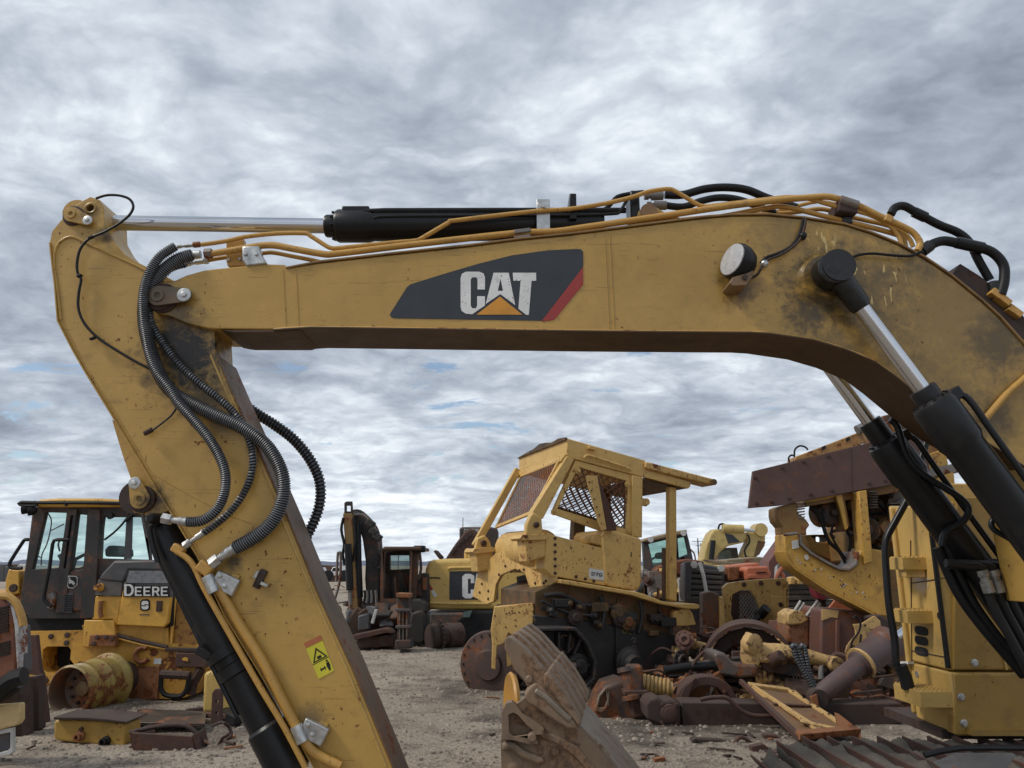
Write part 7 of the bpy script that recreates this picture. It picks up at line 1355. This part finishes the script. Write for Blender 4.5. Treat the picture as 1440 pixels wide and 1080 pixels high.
pr('flange', M_yw, YA, [(1046, 903), (1054, 889), (1062, 893), (1058, 915), (1066, 926), (1054, 928), (1046, 915)], 9.25, .15, .02)
MB().lathe(P(1172, 933, 9.3), (.2, -1, 0), [(0, .09), (.08, .08)], 14).jitter(.01, 6).build('knuckle', M_yw, YA); tb('tie_rod', M_yw, YA, [(1068, 927), (1105, 930)], .035, 9.25, 1)
RW = thing('steel_hoop', 'wide brown steel hoop standing behind the yellow axle arm', 'steel hoop', on_ground(1060, 960)); RW.location = (P(1060, 950, 9.9).x, 9.9, 0)
MB().lathe(P(1056, 945, 9.75), (.25, 1, .05), [(0, .52), (.0, .56), (.5, .56), (.5, .52), (0, .52)], 44, close=False).build('hoop', M_rust, RW); MB().lathe(P(1056, 945, 9.9), (.25, 1, .05), [(0, .50), (.02, .51), (.05, .50), (.05, .36), (0, .36), (0, .50)], 44, close=False).build('inner_hoop', M_rustdk, RW)
solo(MB().tube(L([(934, 943), (960, 939), (985, 937), (1012, 936)], 9.3), .05, 14, 2), 'steel_pipe', M_rub, 'black pipe lying level across the scrap below the rear fender', 'pipe', 0)
solo(MB().prism(L([(1003, 922), (1008, 917), (1020, 919), (1028, 928), (1038, 934), (1065, 935), (1066, 951), (1040, 954), (1015, 949), (1010, 936)], 9.2), (0, .5, 0)), 'seat_shell', paint('shell_grey', (.10, .085, .078), rust=.25, dirt=.4), 'grey curved seat-shaped shell on the scrap left of the yellow axle arm', 'metal shell', .03)
HS_ = thing('hose_bundle', 'looped black armoured hoses draped over the yellow axle arm', 'hoses', on_ground(1135, 990)); HS_.location = (P(1135, 970, 9.1).x, 9.1, 0)
for q in ([(1112, 912), (1118, 907), (1124, 918), (1131, 938), (1140, 955), (1149, 974)], [(1124, 912), (1130, 908), (1134, 925), (1138, 945), (1149, 972)], [(1116, 914), (1122, 930), (1134, 950), (1148, 976)]): MB().tube(L(q, 9.1), .030, 10, 5, (.03, .003)).build('hose', M_hose, HS_)
# small pieces in front
def bit(pts, Y, dY, mat, label, cat, name='scrap_plate', jit=.0, bevel=.006, group=None): return gbox(name, label, cat, mat, pts, Y, dY, jit, group, bevel)
LK = thing('link_arm', 'curved rusty link arm with two eyes lying on the gravel', 'link arm', on_ground(1005, 1055))
pr('arm', M_rustdk, LK, [(976, 1042), (985, 1038), (1015, 1040), (1030, 1046), (1032, 1054), (1022, 1052), (1010, 1046), (984, 1049)], 7.75, .08, .012)
for p in ((980, 1046), (1029, 1051)): MB().lathe(P(*p, 7.72), (0, -1, 0), [(-.12, .045), (.0, .045), (.0, .022), (-.12, .022)], 18, close=False).build('eye', M_rustdk, LK)
AB = thing('angle_brackets', 'folded rusty angle bracket beside the yellow door frame', 'bracket', on_ground(1080, 1060))
for q, Y in (([(1074, 1033), (1092, 1034), (1102, 1041), (1090, 1052), (1078, 1048)], 7.8), ([(1056, 1050), (1074, 1046), (1086, 1056), (1082, 1068), (1060, 1064)], 7.35), ([(1070, 1064), (1120, 1048), (1124, 1050), (1076, 1070)], 7.3)): pr('bracket', M_rust, AB, q, Y, .08, .006)
MB().tube(L([(1030, 1050), (1040, 1037), (1050, 1040), (1058, 1046), (1070, 1048)], 7.7), .018, 8, 3).build('bent_rod', M_rust, AB)
rg = random.Random(77)
kinds = [('rusty_shard', 'small rusty metal shard scattered on gravel', 'metal shard'), ('rusty_bar', 'short piece of rusty bar lying loose on the gravel', 'metal bar')]
for k in range(44):
    if k < 22: x, y = rg.uniform(900, 1130), rg.uniform(1030, 1072)
    elif k < 34: x, y = rg.uniform(20, 380), rg.uniform(995, 1060)
    else: x, y = rg.uniform(560, 960), rg.uniform(930, 1040)
    g_ = G(x, y); g_.z = ground_z(g_.x, g_.y); s = rg.uniform(.03, .10); kd = k % 2; m = MB()
    if kd: m.bar(g_ + V((0, 0, .012)), g_ + V((rg.uniform(-.25, .25), rg.uniform(-.2, .2), .03)), .022, .016)
    else: m.box(g_ + V((0, 0, .012)), (s, s * rg.uniform(.4, .9), s * .3), rz=rg.random() * 3, ry=rg.uniform(-.3, .3)).jitter(s * .15, 9)
    o = m.build(kinds[kd][0], rg.choice((M_rust, M_rustdk, M_rustor)), None, bevel=.003); tag(o, kinds[kd][1], kinds[kd][2], kinds[kd][1] + 's')
# heaps of engine scrap filling the gaps
HM = (M_rust, M_rustdk, M_gh, M_burn, M_rustdk, M_burno, M_gh, M_yw, M_rustor, M_mar)
for a in (('heap of dark engine castings under the slatted grille and rusty sheet', 985, 955, 110, 75, 10.6, 70, 51), ('heap of brown axle castings behind the box beam and arch', 1070, 985, 210, 52, 9.6, 90, 52), ('heap of dark castings right of the maroon hood, behind the mauve cylinder', 1215, 990, 110, 65, 9.9, 50, 53), ('dark greasy heap between the bulldozer and the drive housing', 915, 985, 90, 45, 10.0, 30, 54), ('heap of rusty parts between the yellow guard and the maroon hood', 1130, 940, 100, 70, 10.6, 64, 55), ('heap of brown and yellow scrap behind the big steel hoop', 1050, 935, 110, 50, 10.9, 60, 56)):
    junk('scrap_heap', a[0], 'scrap heap', a[1], a[2], a[3], a[4], a[5], HM, a[6], a[7])
rg = random.Random(5)
for k in range(26):
    x = rg.uniform(940, 1240); y = rg.uniform(905, 985); p = P(x, y, rg.uniform(9.2, 9.9)); q = p + V((rg.uniform(-.6, .6), rg.uniform(-.2, .2), rg.uniform(-.4, .1)))
    solo(MB().tube([p, p.lerp(q, .5) + V((0, 0, rg.uniform(-.1, .15))), q], rg.uniform(.012, .03), 8, 4), 'scrap_rod', rg.choice((M_rub, M_rust, M_steel)), 'bent rod or hose end sticking out of the scrap pile', 'rod', 0, 'bent rods in the scrap pile')
# ------------------------------------------------------------------ track under the excavator's body
TKm = MB(); M_mud = paint('mud_crust', (.075, .063, .052), rust=.1, dirt=.5, rough=.95, chips=.6, streak=.3, scale=2.5, bump=1.0, dirtcol=(.04, .033, .028), dust=.2, rustcol=((.03, .025, .02), (.22, .19, .155)))
ztk = .30
TRK = bpy.data.objects.new('track', None); COL.objects.link(TRK); TRK.parent = EX
TRK.location = (0, 0, 0)
x0 = P(1098, 1062, 5.6).x; xs_ = [x0 + .19 * i for i in range(14)]
for i, x in enumerate(xs_):
    z = .265 if i > 1 else (.14, .235)[i]; ry_ = 0 if i > 1 else (-.7, -.25)[i]
    m = MB().box(V((x + .09, 5.75, z)), (.175, 1.05, .05), ry=ry_); m.cut(9)
    for v in m.bm.verts: v.co += V((0, 0, 1)) * (.02 + noise.noise(v.co * 7) * .05 + noise.noise(v.co * 22) * .03) * (1 if v.co.z > z else 0)
    sh_ = m.build('track_shoe', M_mud, TRK, bevel=0)
    MB().box(V((x + .012, 5.75, z + .045)), (.016, 1.06, .07), ry=ry_).build('grouser', M_rust, sh_, bevel=.003)
MB().fbox(Fr((0, 0, 0), 0), x0 + .2, 5.6, 5.4, 6.1, .03, .22).build('track_frame', M_dzk, TRK, bevel=.02)
MB().prism([P(1310, 1072, 5.1), P(1345, 1058, 5.2), P(1352, 1062, 5.2), P(1340, 1075, 5.1), P(1330, 1085, 5.0)], (.35, 0, 0)).build('frame_plate', M_hood, EX, bevel=.006)
MB().tube(L([(1300, 1062), (1350, 1052), (1440, 1052)], 5.3), .02, 8, 2).build('frame_pipe', M_rub, EX)
# ------------------------------------------------------------------ far away: poles, sheds, dark lot
for i, (x, y0, y1, Y) in enumerate(((983, 757, 792, 160), (987, 764, 792, 190), (560, 772, 792, 260))):
    T = thing('utility_pole', ('tall wooden utility pole far off left of the arched faded boom', 'shorter utility pole far off beside the taller one', 'distant utility pole right of the burnt cab')[i], 'utility pole', (P(x, y1, Y).x, Y, 0))
    b = P(x, y1, Y); b.z = 0; t_ = P(x, y0, Y); t_.x = b.x; MB().cyl(b, t_, .16, 8, .11).build('pole', M_rustdk, T); MB().bar(t_ + V((-1.2, 0, -.6)), t_ + V((1.2, 0, -.6)), .12, .12).build('crossarm', M_rustdk, T)
rg = random.Random(12)
for i, (x0_, x1_, h, Y, mat, lb) in enumerate(((-5, 30, 9, 60, M_rust, 'low brown scrap row far off beyond the loader'), (300, 470, 6, 80, M_burn, 'dark row of scrap vehicles far beyond the stick'), (600, 720, 8, 70, M_rustdk, 'dark row of scrap far behind the counterweight'), (1080, 1110, 10, 60, M_burn, 'far scrap row right of the salmon housing'))):
    T = thing('scrap_row', lb, 'scrap row', (P((x0_ + x1_) / 2, 800, Y).x, Y, 0)); x = x0_
    while x < x1_:
        w = rg.uniform(6, 16); hh = h * rg.uniform(.4, 1); pr('scrap_piece', rg.choice((M_burn, M_rust, M_hood, M_burno, M_offw)), T, [(x, 818), (x, 800 - hh * .6), (x + w * .3, 800 - hh), (x + w, 800 - hh * .8), (x + w, 818)], Y, 3, .05); x += w
